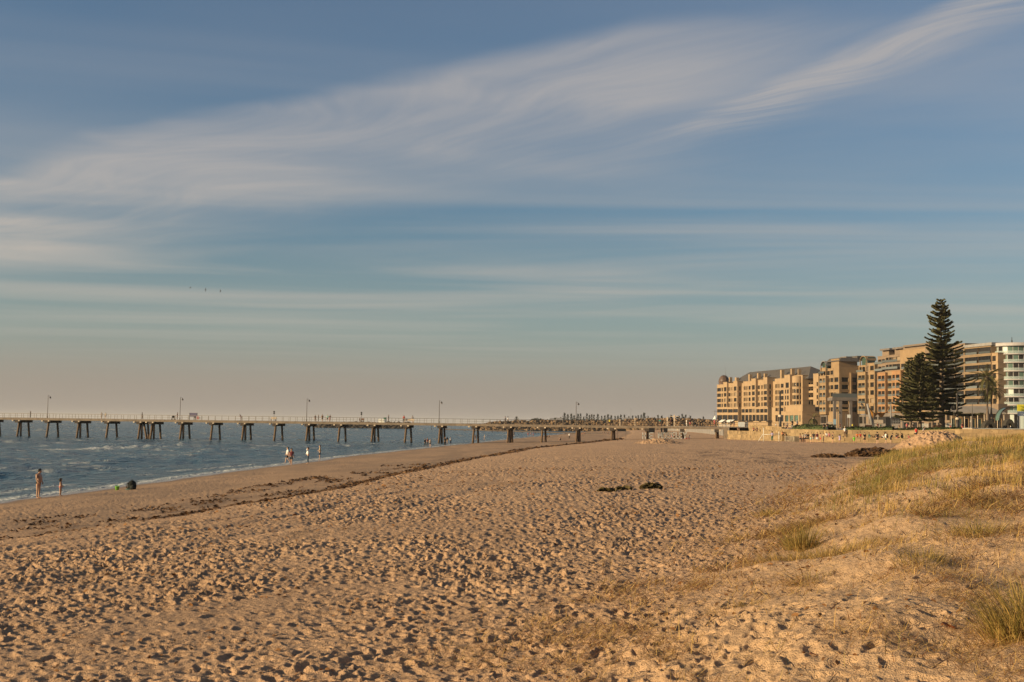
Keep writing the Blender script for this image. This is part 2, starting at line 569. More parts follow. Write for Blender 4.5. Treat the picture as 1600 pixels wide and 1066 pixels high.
# ------------------------------------------------------------------ the sea
def sea_material():
    m = bpy.data.materials.new('sea_water')
    m.use_nodes = True
    k = NT(m.node_tree)
    bs = m.node_tree.nodes['Principled BSDF']
    tc = k.n('ShaderNodeTexCoord')
    P = tc.outputs['Object']
    at = k.n('ShaderNodeAttribute', attribute_name='foam')
    geo = k.n('ShaderNodeNewGeometry')
    fn = k.noise(k.mapping(P, (0.6, 0.35, 1)), 2.2, 6.0, 0.7, 0.6)
    foam = k.m('MULTIPLY', at.outputs['Fac'], k.step(fn, 0.34, 0.56))
    big = k.noise(k.mapping(P, (0.02, 0.012, 1)), 1.0, 4.0, 0.6)
    c = k.mix(k.step(big, 0.3, 0.7), (0.008, 0.046, 0.078), (0.018, 0.070, 0.108))
    k.l(k.mix(foam, c, (0.62, 0.60, 0.57)), bs.inputs['Base Color'])
    k.l(k.step(foam, 0.0, 0.5, 0.16, 0.8), bs.inputs['Roughness'])
    bs.inputs['IOR'].default_value = 1.33
    bs.inputs['Specular IOR Level'].default_value = 0.13
    r1 = k.noise(k.mapping(P, (0.9, 0.45, 1), (0, 0, R_(12))), 0.55, 5.0, 0.62, 0.4)
    r2 = k.noise(k.mapping(P, (1.0, 0.5, 1), (0, 0, R_(-20))), 2.4, 4.0, 0.6, 0.3)
    h = k.m('MULTIPLY_ADD', r1, 1.0, k.m('MULTIPLY', r2, 0.22))
    bp = k.n('ShaderNodeBump')
    bp.inputs['Strength'].default_value = 1.0
    bp.inputs['Distance'].default_value = 1.7
    k.l(h, bp.inputs['Height'])
    k.l(bp.outputs[0], bs.inputs['Normal'])
    return m

def sea_height(x, y):
    d = shore_x(y) - x                       # metres out from the water's edge
    far = 1 - sstep(np.hypot(x, y), 500, 900)
    ph = d + 5.0 * (fbm(x / 30, y / 40, 111, 3) - 0.5)
    sw = np.sin(ph / 11.0 * 2 * math.pi / 1.6)
    a = sstep(d, 1.0, 14.0)
    z = a * far * (0.14 * sw + 0.55 * (fbm(x / 6.0, y / 9.0, 121, 4) - 0.5) + 0.26 * (vnoise(x / 1.6, y / 2.2, 131) - 0.5) + 0.10 * (vnoise(x / 0.6, y / 0.8, 135) - 0.5))
    z += 0.45 * np.exp(-((d - breaker_d(y)) / 1.3) ** 2) * breaker_on(y) * far
    return z + 0.012

def breaker_d(y):
    return 46 + 10 * (fbm(np.asarray(y) / 60.0, np.asarray(y) * 0, 141, 2) - 0.5)

def breaker_on(y):
    return sstep(fbm(np.asarray(y) / 26.0, np.asarray(y) * 0 + 9.0, 145, 3), 0.46, 0.60)

def sea_attrs(x, y, z):
    d = shore_x(y) - x
    n = fbm(x / 5.0, y / 14.0, 151, 4)
    edge = np.exp(-((d - 0.6) / 0.9) ** 2) * 1.0 + 0.75 * np.exp(-((d - 4.2 - 5 * (fbm(y / 16.0, y * 0, 155, 3) - 0.5)) / 0.7) ** 2) * sstep(fbm(y / 11.0, y * 0 + 4, 157, 3), 0.44, 0.58)
    br = np.exp(-((d - breaker_d(y) + 0.8) / 1.7) ** 2) * breaker_on(y)
    # two longer broken crests well out
    crest = 0
    for yc, xc_, ln, on in ((182, -78, 16, 1.0), (196, -72, 22, 1.0), (128, -47, 6, 0.7), (170, -58, 7, .6), (118, -50, 5, .6), (215, -57, 8, .8), (246, -44, 9, .8), (262, -38, 12, .8), (290, -75, 10, .6), (240, -95, 14, .7)):
        crest = crest + on * np.exp(-((y - yc - 0.12 * (x - xc_)) / 1.6) ** 2) * np.exp(-((x - xc_) / ln) ** 2) * sstep(n, 0.33, 0.5)
    cap = sstep(fbm(x / 3.4, y / 2.6, 161, 3), 0.58, 0.74) * sstep(d, 5, 18) * 0.6
    return {'foam': np.clip(edge + 1.0 * br * sstep(n, .35, .55) + crest + cap, 0, 1)}

def sea_rows():
    r = [2.0, 15, 30, 40, 46]
    d = 50.0
    while d < 700:
        r.append(d)
        d += max(0.25, 0.55 * d * d / (5.0 * 1216))
    while d < 26000:
        r.append(d)
        d *= 1.13
    return r

M_SEA = sea_material()
sea_me = polar_sheet('sea', (-25.5, 8.0), 520, list(np.linspace(-178, -26, 40)) + list(np.linspace(8.5, 30, 20)), sea_rows(), sea_height, [M_SEA], (0, 0), sea_attrs)
tag(obj('sea', sea_me), kind='structure')
# ------------------------------------------------------------------ dune grass, straw and seaweed
rng = np.random.default_rng(7)

def leaf_material(name, rough=0.55):
    m = bpy.data.materials.new(name)
    m.use_nodes = True
    k = NT(m.node_tree)
    bs = m.node_tree.nodes['Principled BSDF']
    at = k.n('ShaderNodeAttribute', attribute_name='tint')
    k.l(at.outputs['Color'], bs.inputs['Base Color'])
    bs.inputs['Roughness'].default_value = rough
    bs.inputs['Specular IOR Level'].default_value = 0.2
    tr = k.n('ShaderNodeBsdfTranslucent')
    k.l(at.outputs['Color'], tr.inputs['Color'])
    mx = k.n('ShaderNodeMixShader')
    mx.inputs[0].default_value = 0.3
    k.l(bs.outputs[0], mx.inputs[1]); k.l(tr.outputs[0], mx.inputs[2])
    k.l(mx.outputs[0], m.node_tree.nodes['Material Output'].inputs['Surface'])
    return m
M_LEAF = leaf_material('dune_grass_blades')

def blades(x, y, z, L, W, lean, az, green, seg=3, droop=0.5):
    """Curved tapering ribbons: one per entry of the arrays."""
    n = len(x)
    t = np.linspace(0, 1, seg + 1)
    ang = lean[:, None] + droop * t[None, :] ** 1.5 * (0.5 + lean[:, None])
    ang = np.minimum(ang, 1.62)
    ds = L[:, None] / seg
    cx = np.concatenate([np.zeros((n, 1)), np.cumsum(np.sin(ang[:, :-1]) * ds, 1)], 1)
    cz = np.concatenate([np.zeros((n, 1)), np.cumsum(np.cos(ang[:, :-1]) * ds, 1)], 1)
    hx = np.cos(az)[:, None]; hy = np.sin(az)[:, None]
    tw = az + math.pi / 2 + rng.normal(0, 0.5, n)
    wx = np.cos(tw)[:, None]; wy = np.sin(tw)[:, None]
    wid = W[:, None] * (1 - t[None, :] ** 1.6 * 0.93) * 0.5
    bx = x[:, None] + hx * cx; by = y[:, None] + hy * cx; bz = z[:, None] + cz
    vl = np.stack([bx - wx * wid, by - wy * wid, bz], -1)
    vr = np.stack([bx + wx * wid, by + wy * wid, bz], -1)
    v = np.stack([vl, vr], 2).reshape(n, -1, 3)
    k = 2 * (seg + 1)
    f1 = np.array([(2 * i, 2 * i + 1, 2 * i + 3, 2 * i + 2) for i in range(seg)])
    f = (np.arange(n)[:, None, None] * k + f1[None]).reshape(-1, 4)
    g = np.clip(green[:, None] + 0.35 * (t[None, :] - 0.5), 0, 1)
    straw = np.array([0.52, 0.315, 0.100]); grn = np.array([0.130, 0.120, 0.026])
    br = (0.75 + 0.5 * rng.random(n))[:, None, None]
    c = (straw[None, None] * (1 - g[..., None]) + grn[None, None] * g[..., None]) * br
    c = np.concatenate([c, np.ones(c.shape[:2] + (1,))], -1)
    c = np.repeat(c, 2, axis=1).reshape(-1, 4)
    return v.reshape(-1, 3), f, c

def join(parts):
    vs, fs, cs = [], [], []
    b = 0
    for v, f, c in parts:
        vs.append(v); fs.append(f + b); cs.append(c); b += len(v)
    return np.concatenate(vs), np.concatenate(fs), np.concatenate(cs)

def grass_density(x, y):
    t = dune_t(x, y)
    dm = dune_mask(x, y)
    hum = fbm(x / 1.9, y / 2.6, 81, 3)
    n = fbm(x / 3.4, y / 4.6, 201, 4)
    n2 = fbm(x / 0.7, y / 0.8, 211, 3)
    edge = sstep(t, -0.5, 3.5)
    far = sstep(y, 20, 40)
    clump = sstep(0.55 * hum + 0.45 * n + 0.02 * far + 0.02 * sstep(t, 5, 11), 0.475, 0.545)
    return dm * edge * np.clip(clump * (0.42 + 0.50 * far) * (0.25 + 0.75 * sstep(n2, 0.36, 0.60)) * sstep(y, 12, 18) + 0.07 * sstep(n2, 0.5, 0.66), 0, 1)

def scatter(n, x0, x1, y0, y1, dens):
    x = rng.uniform(x0, x1, n); y = rng.uniform(y0, y1, n)
    keep = rng.random(n) < dens(x, y)
    # only the wedge of dune that the picture can see, with a margin
    keep &= np.abs(x) < 0.47 * y + 3.0
    return x[keep], y[keep]

parts = []
for (n, y0, y1, L0, L1, W) in ((110000, 9, 26, 0.10, 0.36, 0.0075), (130000, 26, 46, 0.20, 0.50, 0.012), (150000, 46, 98, 0.25, 0.60, 0.017)):
    x, y = scatter(n, 0, 46, y0, y1, grass_density)
    z = height(x, y) - 0.02
    gn = sstep(fbm(x / 3.0, y / 4.0, 221, 3) + 0.10 * sstep(y, 24, 45), 0.42, 0.66)
    green = np.clip(gn * 0.85 + rng.normal(0, 0.22, len(x)), 0, 1)
    L = rng.uniform(L0, L1, len(x)) * (0.6 + 0.7 * fbm(x / 1.5, y / 1.5, 225, 2))
    parts.append(blades(x, y, z, L, np.full(len(x), W) * rng.uniform(0.7, 1.3, len(x)), np.abs(rng.normal(0.35, 0.42, len(x))), rng.normal(0.3, 1.2, len(x)), green))
v, f, c = join(parts)
N_GRASS = len(f)
tag(obj('dune_grass', np_mesh('dune_grass', v, f, [M_LEAF], False, {'tint': c})), 'thin green and straw coloured grass growing over the dune', 'grass', kind='stuff')

# straw and broken stems lying on the dune and at its foot
def straw_density(x, y):
    t = dune_t(x, y)
    n = fbm(x / 1.4, y / 1.8, 231, 4)
    return sstep(t, -3.0, 1.0) * (1 - sstep(y, 60, 75)) * (0.10 + 0.90 * sstep(n, 0.46, 0.62))
x, y = scatter(170000, -3, 36, 9, 75, straw_density)
x2, y2 = scatter(190000, -2, 14, 10, 30, lambda x, y: straw_density(x, y) * (0.15 + 0.85 * sstep(fbm(x / 0.6, y / 0.9, 237, 3), 0.45, 0.6)))
x = np.concatenate([x, x2]); y = np.concatenate([y, y2])
n = len(x)
L = rng.uniform(0.05, 0.34, n) * np.clip(y / 18, 0.8, 2.0)
v, f, c = blades(x, y, height(x, y) + 0.014 + 0.05 * rng.random(n) ** 2, L, np.full(n, 0.0105) * np.clip(y / 16, 0.8, 3.0), rng.uniform(1.0, 1.58, n), rng.uniform(0, 6.28, n), np.full(n, -0.15), 2, 0.15)
tn = (0.55 + 0.9 * rng.random(n))[:, None] * np.where(rng.random(n)[:, None] < 0.33, np.array([[0.26, 0.115, 0.042]]), np.array([[0.54, 0.33, 0.115]]))
c = np.concatenate([np.repeat(tn, 6, 0), np.ones((n * 6, 1))], 1)
tag(obj('straw_litter', np_mesh('straw_litter', v, f, [M_LEAF], False, {'tint': c})), 'dry straw and broken stems strewn over the dune sand', 'straw', kind='stuff')

tx, ty = scatter(1500, -3, 16, 10, 34, lambda x, y: 0.25 + 0.75 * sstep(dune_t(x, y), -2, 1))
n = len(tx)
v, f, c = blades(tx, ty, height(tx, ty) + 0.015, rng.uniform(0.15, 0.55, n), rng.uniform(0.010, 0.022, n), rng.uniform(1.35, 1.58, n), rng.normal(0.4, 0.9, n), np.full(n, -0.15), 3, 0.12)
c[:, :3] = np.repeat((0.6 + 0.8 * rng.random(n))[:, None] * np.array([[0.085, 0.042, 0.022]]), 8, 0)
tag(obj('twig_litter', np_mesh('twig_litter', v, f, [M_LEAF], False, {'tint': c})), 'dark brown twigs and weed stems lying on the near dune sand', 'twigs', kind='stuff')

def grass_tuft(px, py, n, rad, L0, L1, W, green, label, lean=0.35, stretch=1.0, dry=0.25):
    """A clump one can point at: upright blades out of one stool, dead stems hanging round it."""
    g = ground_at(px, py)
    x0, y0 = g.x, g.y
    r = rad * np.sqrt(rng.random(n)); a = rng.uniform(0, 6.283, n)
    x = r * np.cos(a) * stretch; y = r * np.sin(a)
    z = height(x0 + x, y0 + y) - zat(x0, y0) - 0.03
    ln = np.clip(np.abs(rng.normal(lean, 0.25, n)) + 0.35 * r / rad, 0.02, 1.3)
    az = np.arctan2(y, x) + rng.normal(0, 0.7, n)
    gr = np.clip(green + rng.normal(0, 0.25, n), 0, 1)
    p1 = blades(x, y, z, rng.uniform(L0, L1, n), W * rng.uniform(0.7, 1.4, n), ln, az, gr, 4, 0.9)
    m = int(n * dry)
    r2 = rad * 1.35 * np.sqrt(rng.random(m)); a2 = rng.uniform(0, 6.283, m)
    x2 = r2 * np.cos(a2) * stretch; y2 = r2 * np.sin(a2)
    z2 = height(x0 + x2, y0 + y2) - zat(x0, y0)
    p2 = blades(x2, y2, z2, rng.uniform(L0 * 0.5, L1 * 0.7, m), W * rng.uniform(0.6, 1.2, m), rng.uniform(0.8, 1.5, m), a2 + rng.normal(0, 1.0, m), np.full(m, -0.1), 4, 0.5)
    root = empty('grass_tuft', (x0, y0, zat(x0, y0)), 0, label, 'grass tuft', 'grass tufts on the dune')
    v, f, c = p1
    obj('green_blades', np_mesh('green_blades', v, f, [M_LEAF], False, {'tint': c}), root, kind='stuff')
    v, f, c = p2
    obj('dead_stems', np_mesh('dead_stems', v, f, [M_LEAF], False, {'tint': c}), root, kind='stuff')
    return root

grass_tuft(1612, 990, 1000, 0.40, 0.30, 0.74, 0.009, 0.50, 'tall dense green grass tuft cut off by the right edge, nearest on the dune', 0.28)
grass_tuft(1280, 866, 1500, 0.72, 0.12, 0.46, 0.008, 0.30, 'wide tawny and green grass tuft with long stems fallen to its right', 0.55, 1.5, 1.0)
grass_tuft(1252, 852, 480, 0.30, 0.34, 0.80, 0.008, 0.60, 'upright green grass spray standing behind the wide tawny tuft', 0.2)
grass_tuft(1200, 806, 330, 0.36, 0.15, 0.42, 0.009, 0.40, 'small straw coloured tuft alone at the left foot of the dune', 0.4)
grass_tuft(1440, 886, 330, 0.40, 0.12, 0.38, 0.007, 0.50, 'loose pale green tuft between the wide tawny tuft and the right edge', 0.5)
grass_tuft(1528, 842, 330, 0.34, 0.14, 0.44, 0.008, 0.55, 'thin spiky tuft on the bare sand at right, behind the loose pale tuft', 0.4)
grass_tuft(1265, 905, 160, 0.30, 0.12, 0.34, 0.007, 0.60, 'low sparse green tuft just in front of the wide tawny tuft', 0.6)
grass_tuft(1150, 955, 220, 0.30, 0.10, 0.32, 0.006, 0.25, 'dry yellow tuft leaning low in the middle of the near dune', 0.7, 1.2, 0.7)
grass_tuft(1046, 1022, 230, 0.26, 0.05, 0.18, 0.005, 0.05, 'flat rusty brown patch of dead grass nearest the bottom edge', 1.0, 1.3, 1.2)
grass_tuft(1385, 772, 420, 0.62, 0.20, 0.48, 0.012, 0.65, 'dark green tuft with shadow behind it on the upper dune', 0.4, 1.3)

# seaweed
def weed_material(name, a, b):
    m = bpy.data.materials.new(name)
    m.use_nodes = True
    k = NT(m.node_tree)
    bs = m.node_tree.nodes['Principled BSDF']
    tc = k.n('ShaderNodeTexCoord')
    k.l(k.mix(k.step(k.noise(tc.outputs['Object'], 4.0, 5.0, 0.65), 0.3, 0.7), a, b), bs.inputs['Base Color'])
    bs.inputs['Roughness'].default_value = 0.75
    bs.inputs['Specular IOR Level'].default_value = 0.2
    return m
M_WEED = weed_material('brown_seaweed', (0.070, 0.036, 0.018), (0.200, 0.105, 0.048))
M_WEEDG = weed_material('green_seaweed', (0.055, 0.042, 0.016), (0.150, 0.100, 0.034))
M_RUST = weed_material('rusty_weed', (0.16, 0.07, 0.025), (0.28, 0.13, 0.045))

def scraps(x, y, z, size, flat=0.35):
    """Ragged little bent flakes of weed, two quads each."""
    n = len(x)
    a = rng.uniform(0, 6.283, n)
    s = size * rng.uniform(0.5, 1.6, n)
    u = np.stack([np.cos(a), np.sin(a), rng.normal(0, 0.25, n)], 1) * s[:, None]
    w = np.stack([-np.sin(a), np.cos(a), rng.normal(0, 0.5, n)], 1) * (s * flat)[:, None]
    p = np.stack([x, y, z], 1)
    up = np.zeros((n, 3)); up[:, 2] = s * rng.uniform(0.1, 0.5, n)
    v = np.stack([p - u - w, p - u + w, p + up - w * 1.2, p + up + w * 1.2, p + u - w * 0.6, p + u + w * 0.6], 1).reshape(-1, 3)
    f1 = np.array([(0, 1, 3, 2), (2, 3, 5, 4)])
    f = (np.arange(n)[:, None, None] * 6 + f1[None]).reshape(-1, 4)
    return v, f

def wrack_points(n):
    y = np.exp(rng.uniform(math.log(24), math.log(330), n))
    d = rng.normal(-0.15, 0.22, n) * (1 + y / 90)
    on = 0.25 + 0.75 * sstep(fbm(y / 7.0, y * 0, 97, 3), 0.28, 0.5)
    k = rng.random(n) < on
    y = y[k]; d = d[k]
    x = crest_x(y) + d
    # stray heaps lower down
    m = n // 5
    y2 = np.exp(rng.uniform(math.log(26), math.log(120), m)); d2 = rng.uniform(-7.5, -1.0, m)
    x2 = crest_x(y2) + d2
    k2 = fbm(x2 / 1.0, y2 / 2.6, 95, 4) > 0.575
    return np.concatenate([x, x2[k2]]), np.concatenate([y, y2[k2]])
x, y = wrack_points(30000)
yy = rng.uniform(27, 80, 16000); dd = rng.normal(-0.12, 0.13, 16000) * (1 + yy / 120)
x = np.concatenate([x, crest_x(yy) + dd]); y = np.concatenate([y, yy])
sz = 0.035 + 0.0009 * y
v, f = scraps(x, y, height(x, y) + 0.03, sz)
tag(obj('seaweed_wrack', np_mesh('seaweed_wrack', v, f, [M_WEED])), 'dark brown seaweed left in a ragged line along the sand', 'seaweed', kind='stuff')

x = rng.uniform(-18, 30, 14000); y = np.exp(rng.uniform(math.log(11), math.log(90), 14000))
k = (x > crest_x(y) + 1) & (np.abs(x) < .46 * y + 2) & (fbm(x / 1.3, y / 1.6, 241, 3) > 0.50)
x, y = x[k], y[k]
v, f = scraps(x, y, height(x, y) + 0.008, 0.016 + 0.0008 * y, 0.35)
tag(obj('weed_scraps', np_mesh('weed_scraps', v, f, [M_RUST])), 'rusty scraps of dried weed scattered over the trodden sand', 'seaweed', kind='stuff')

def weed_heap(px, py, lx, ly, h, label, m, rot=0.0, n=500, size=0.16):
    g = ground_at(px, py)
    me_v, me_f = [], []
    # solid core: a low lumpy mound
    NA, NR = 40, 10
    th = np.linspace(0, 2 * math.pi, NA, endpoint=False)
    rr = np.linspace(0, 1, NR)
    A, B = np.meshgrid(th, rr)
    edge = 0.75 + 0.5 * fbm(np.cos(A) * 1.7 + 5, np.sin(A) * 1.7 + px, 251, 3)
    X = (B * np.cos(A) * edge * lx).ravel(); Y = (B * np.sin(A) * edge * ly).ravel()
    cr, sr = math.cos(rot), math.sin(rot)
    XX = X * cr - Y * sr; YY = X * sr + Y * cr
    base = height(g.x + XX, g.y + YY) - g.z
    prof = (1 - B.ravel() ** 2) ** 0.8 * h * (0.35 + 1.3 * fbm(XX * 1.1 + 9, YY * 1.1 + px, 255, 4))
    Z = base + prof - 0.06 * (B.ravel() > 0.98)
    i = np.arange(NR - 1)[:, None]; j = np.arange(NA)[None, :]; j2 = (j + 1) % NA
    q = np.stack([i * NA + j, i * NA + j2, (i + 1) * NA + j2, (i + 1) * NA + j], -1).reshape(-1, 4)
    V = np.stack([XX, YY, Z], 1)
    r = np.sqrt(rng.random(n)); a = rng.uniform(0, 6.283, n)
    e2 = 0.75 + 0.5 * fbm(np.cos(a) * 1.7 + 5, np.sin(a) * 1.7 + px, 251, 3)
    x = r * np.cos(a) * e2 * lx; y = r * np.sin(a) * e2 * ly
    x, y = x * cr - y * sr, x * sr + y * cr
    z = height(g.x + x, g.y + y) - g.z + (1 - r ** 2) ** 0.8 * h * (0.35 + 1.3 * fbm(x * 1.1 + 9, y * 1.1 + px, 255, 4))
    v2, f2 = scraps(x, y, z, size)
    me = np_mesh('seaweed_heap', np.concatenate([V, v2]), np.concatenate([q[:, ::-1], f2 + len(V)]), [m])
    return tag(obj('seaweed_heap', me, None, (g.x, g.y, g.z)), label, 'seaweed heap', 'seaweed heaps on the sand')

weed_heap(1368, 713, 2.7, 2.6, 0.62, 'largest brown seaweed heap, banked up at the far end of the grassy dune', M_WEED, 0.3, 1500, 0.24)
weed_heap(1292, 715, 1.5, 0.8, 0.20, 'low dark seaweed heap on flat sand left of the largest heap', M_WEED, 0.1, 260, 0.2)
weed_heap(1018, 763, 0.46, 0.28, 0.17, 'olive green seaweed heap with a lump standing up, mid beach', M_WEEDG, 0.15, 260, 0.14)
weed_heap(976, 766, 0.34, 0.15, 0.09, 'small olive seaweed clump between two others in a thin trail', M_WEEDG, 0.1, 140, 0.12)
weed_heap(950, 768, 0.44, 0.13, 0.08, 'flat dark seaweed clump at the left end of the thin trail', M_WEEDG, 0.1, 140, 0.12)
# ------------------------------------------------------------------ the jetty
M_DECK = mat('jetty_concrete', (0.20, 0.148, 0.108), 0.85, 0.25, 1.2, 0.3)
M_DECKTOP = mat('jetty_deck_top', (0.20, 0.17, 0.145), 0.9, 0.3, 1.0)
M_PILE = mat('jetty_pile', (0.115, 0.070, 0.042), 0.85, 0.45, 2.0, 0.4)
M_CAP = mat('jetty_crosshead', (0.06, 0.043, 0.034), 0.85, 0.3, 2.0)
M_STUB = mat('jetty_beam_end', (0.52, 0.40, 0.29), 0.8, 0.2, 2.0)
M_RAIL = mat('rail_metal', (0.20, 0.155, 0.12), 0.55, 0.2, 2.0, metal=0.3)
M_POLE = mat('lamp_post_metal', (0.075, 0.06, 0.05), 0.5, 0.2, 2.0, metal=0.3)
M_LAMP = mat('lamp_glass', (0.35, 0.33, 0.30), 0.3, 0.1)

JA = Vector((-126.0, 312.0, 0)); JD = Vector((0.9874, -0.158, 0)).normalized(); JP = Vector((-JD.y, JD.x, 0))
JZ = 4.84
J_T0, J_T1 = -24.0, 186.0

def jetty_t(px, off=0.0):
    """Distance along the jetty of the spot seen at photograph column px, on the line off metres behind its near edge."""
    d = ray(px, horizon(px))
    p0 = JA + JP * off
    # EYE + k d = p0 + t JD  (plan view)
    det = d.x * (-JD.y) - d.y * (-JD.x)
    k = (p0.x * (-JD.y) - p0.y * (-JD.x)) / det
    q = Vector((d.x * k, d.y * k, 0)) - p0
    return q.dot(JD)

def jpt(t, off, z):
    p = JA + JD * t + JP * off
    return Vector((p.x, p.y, z))

J_RZ = math.atan2(JD.y, JD.x)
jetty = empty('jetty', JA, J_RZ, 'long straight jetty on raked piles running from the beach out over the sea', 'jetty')
# everything below is in the jetty's own frame: x along it, y away from the camera side
b = MB()
b.box((J_T0, 0.12, 4.30), (J_T1, 6.4, JZ - 0.03))
b.build('deck', M_DECKTOP, jetty)
b = MB()
b.box((J_T0, -0.12, 4.28), (J_T1, 0.12, JZ))
b.build('edge_beam', M_DECK, jetty)
b = MB()
b.box((J_T0, 6.402, 4.28), (J_T1, 6.62, JZ))
b.build('edge_beam', M_DECK, jetty)

def rail_side(y):
    b = MB()
    for z, r in ((JZ + 1.12, 0.035), (JZ + 0.58, 0.022), (JZ + 0.10, 0.022)):
        b.tube([(J_T0, y, z), (J_T1 + 8, y, z)], r, 5)
    return b.build('railing', M_RAIL, jetty)
b = MB(); b.box((-0.032, -0.032, 0), (0.032, 0.032, 1.12))
ME_POST = b.mesh('railing_post', M_RAIL)
for yy in (0.0, 6.5):
    rl = rail_side(yy)
    n = int((J_T1 - J_T0) / 1.78)
    for i in range(n + 1):
        obj('railing_post', ME_POST, rl, (J_T0 + 0.4 + 1.78 * i + (0.9 if yy > 1 else 0), yy, JZ))

BENTS = [-16, 30, 76, 123, 169, 219, 238, 284, 332, 381, 431, 481, 531, 583, 635, 688, 741, 795, 848, 902, 957, 1011, 1066, 1120]
def pile_mesh(dx, dy, zt, zb, r):
    m = MB()
    m.tube([(0, 0, zt), (dx * 0.5, dy * 0.5, (zt + zb) / 2), (dx, dy, zb)], [r, r * 1.02, r * 1.08], 8)
    # a collar where the tide reaches
    return m.mesh('pile', M_PILE)
for i, px in enumerate(BENTS):
    t = jetty_t(px, 1.0)
    p = jpt(t, 3, 0)
    zb = min(-1.2, float(macro(np.array([p.x]), np.array([p.y]))[0]) - 0.8) if p.x < float(shore_x(np.array([p.y]))[0]) + 2 else float(macro(np.array([p.x]), np.array([p.y]))[0]) - 0.8
    b = MB()
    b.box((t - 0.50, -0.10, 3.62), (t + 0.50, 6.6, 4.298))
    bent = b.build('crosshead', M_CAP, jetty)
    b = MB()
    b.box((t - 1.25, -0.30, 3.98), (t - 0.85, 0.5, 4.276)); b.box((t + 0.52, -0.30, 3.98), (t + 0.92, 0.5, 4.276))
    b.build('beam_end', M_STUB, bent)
    fall = 3.62 - zb
    rk = 0.155 * fall
    obj('pile', pile_mesh(-0.04 * fall, -rk * 0.9, 3.7, zb, 0.27), bent, (t - 0.1, 1.3, 0))
    obj('pile', pile_mesh(0.02 * fall, rk, 3.7, zb, 0.26), bent, (t + 0.1, 5.2, 0))
    if i % 2 == 1 or px in (219, 238, 688):
        obj('pile', pile_mesh(0.03 * fall, -0.02 * fall, 3.7, zb, 0.26), bent, (t + 0.25, 1.5, 0))
    if px == 219:
        obj('pile', pile_mesh(0.26 * fall, -0.05 * fall, 3.7, zb, 0.26), bent, (t + 0.3, 2.6, 0))
    if px == 238:
        obj('pile', pile_mesh(-0.22 * fall, -0.08 * fall, 3.7, zb, 0.26), bent, (t - 0.3, 2.4, 0))
# concrete abutment where the jetty meets the shore
tA = jetty_t(1124, 0.5)
b = MB()
b.box((tA + 1.0, -0.25, 1.6), (J_T1 + 3.0, 6.9, 4.29))
b.build('abutment', M_DECK, jetty)
b = MB()
b.box((J_T1 - 0.01, -0.12, 4.292), (J_T1 + 12, 6.6, JZ + 0.02))
b.build('landing_slab', M_DECK, jetty)

def lamp_post(px, off, ytop, label, group, z0=JZ, on_jetty=True, loc=None, h=None, arm=0.55, name='lamp_post'):
    if on_jetty:
        t = jetty_t(px, off)
        base = jpt(t, off, z0)
        h = at_depth(px, ytop, base.y).z - z0
    else:
        base = loc
    root = empty(name, base, 0, label, 'lamp post', group)
    b = MB()
    b.lathe([(0.14, 0), (0.14, 0.5), (0.085, 0.6), (0.06, h - 0.25), (0.0, h)], 8)
    b.build('post', M_POLE, root)
    if arm:
        b = MB()
        b.tube([(0, 0, h - 0.3), (arm * 0.5, 0, h - 0.22), (arm, 0, h - 0.45)], 0.03, 5)
        a = b.build('arm', M_POLE, root)
        b = MB()
        b.lathe([(0.0, 0.02), (0.10, 0.0), (0.24, -0.30), (0.26, -0.42)], 8, c=(arm, 0, h - 0.45))
        b.build('lamp_shade', M_POLE, root)
        b = MB()
        b.lathe([(0.0, -0.55), (0.10, -0.52), (0.17, -0.42), (0.0, -0.40)], 8, c=(arm, 0, h - 0.45))
        b.build('lamp_bulb', M_LAMP, root)
    return root
for px, yt, lb in ((74, 617, 'slim jetty lamp post with one lantern, leftmost of five over the water'), (281, 620, 'slim jetty lamp post beside the person pushing a dark pram'),
                   (479, 622, 'slim jetty lamp post just left of a group of five people on the deck'), (686, 625, 'slim jetty lamp post standing where the shoreline runs under the deck'),
                   (900, 627, 'slim jetty lamp post against the far pines, nearest the shore')):
    lamp_post(px, 5.9, yt, lb, 'lamp posts along the jetty')
# ------------------------------------------------------------------ people
_MATS = {}
CLOTH = {'black': (0.012, 0.011, 0.012), 'dark': (0.03, 0.027, 0.03), 'navy': (0.02, 0.025, 0.05), 'maroon': (0.10, 0.015, 0.022), 'red': (0.50, 0.035, 0.025), 'pink': (0.60, 0.20, 0.22),
         'white': (0.72, 0.70, 0.66), 'beige': (0.50, 0.40, 0.28), 'grey': (0.22, 0.21, 0.21), 'brown': (0.14, 0.08, 0.05), 'jeans': (0.03, 0.05, 0.08), 'teal': (0.02, 0.26, 0.22), 'mint': (0.32, 0.60, 0.52),
         'lavender': (0.42, 0.34, 0.50), 'green': (0.16, 0.62, 0.04), 'dkgreen': (0.01, 0.09, 0.07), 'yellow': (0.75, 0.62, 0.05), 'orange': (0.65, 0.17, 0.03), 'blue': (0.10, 0.18, 0.40), 'straw': (0.45, 0.33, 0.15), 'rose': (0.55, 0.12, 0.12)}
SKIN = {'fair': (0.52, 0.31, 0.21), 'tan': (0.40, 0.22, 0.135), 'brown': (0.20, 0.105, 0.06)}
HAIR = {'dark': (0.012, 0.009, 0.008), 'brown': (0.06, 0.035, 0.02), 'fair': (0.34, 0.23, 0.11), 'grey': (0.35, 0.34, 0.33)}
def cmat(kind, key):
    if (kind, key) not in _MATS:
        c = {'cloth': CLOTH, 'skin': SKIN, 'hair': HAIR}[kind][key]
        _MATS[(kind, key)] = mat(kind + '_' + key, c, 0.75 if kind != 'skin' else 0.55, 0.12, 6.0)
    return _MATS[(kind, key)]
M_EYE = mat('eye_dark', (0.01, 0.008, 0.008), 0.3, 0.0)

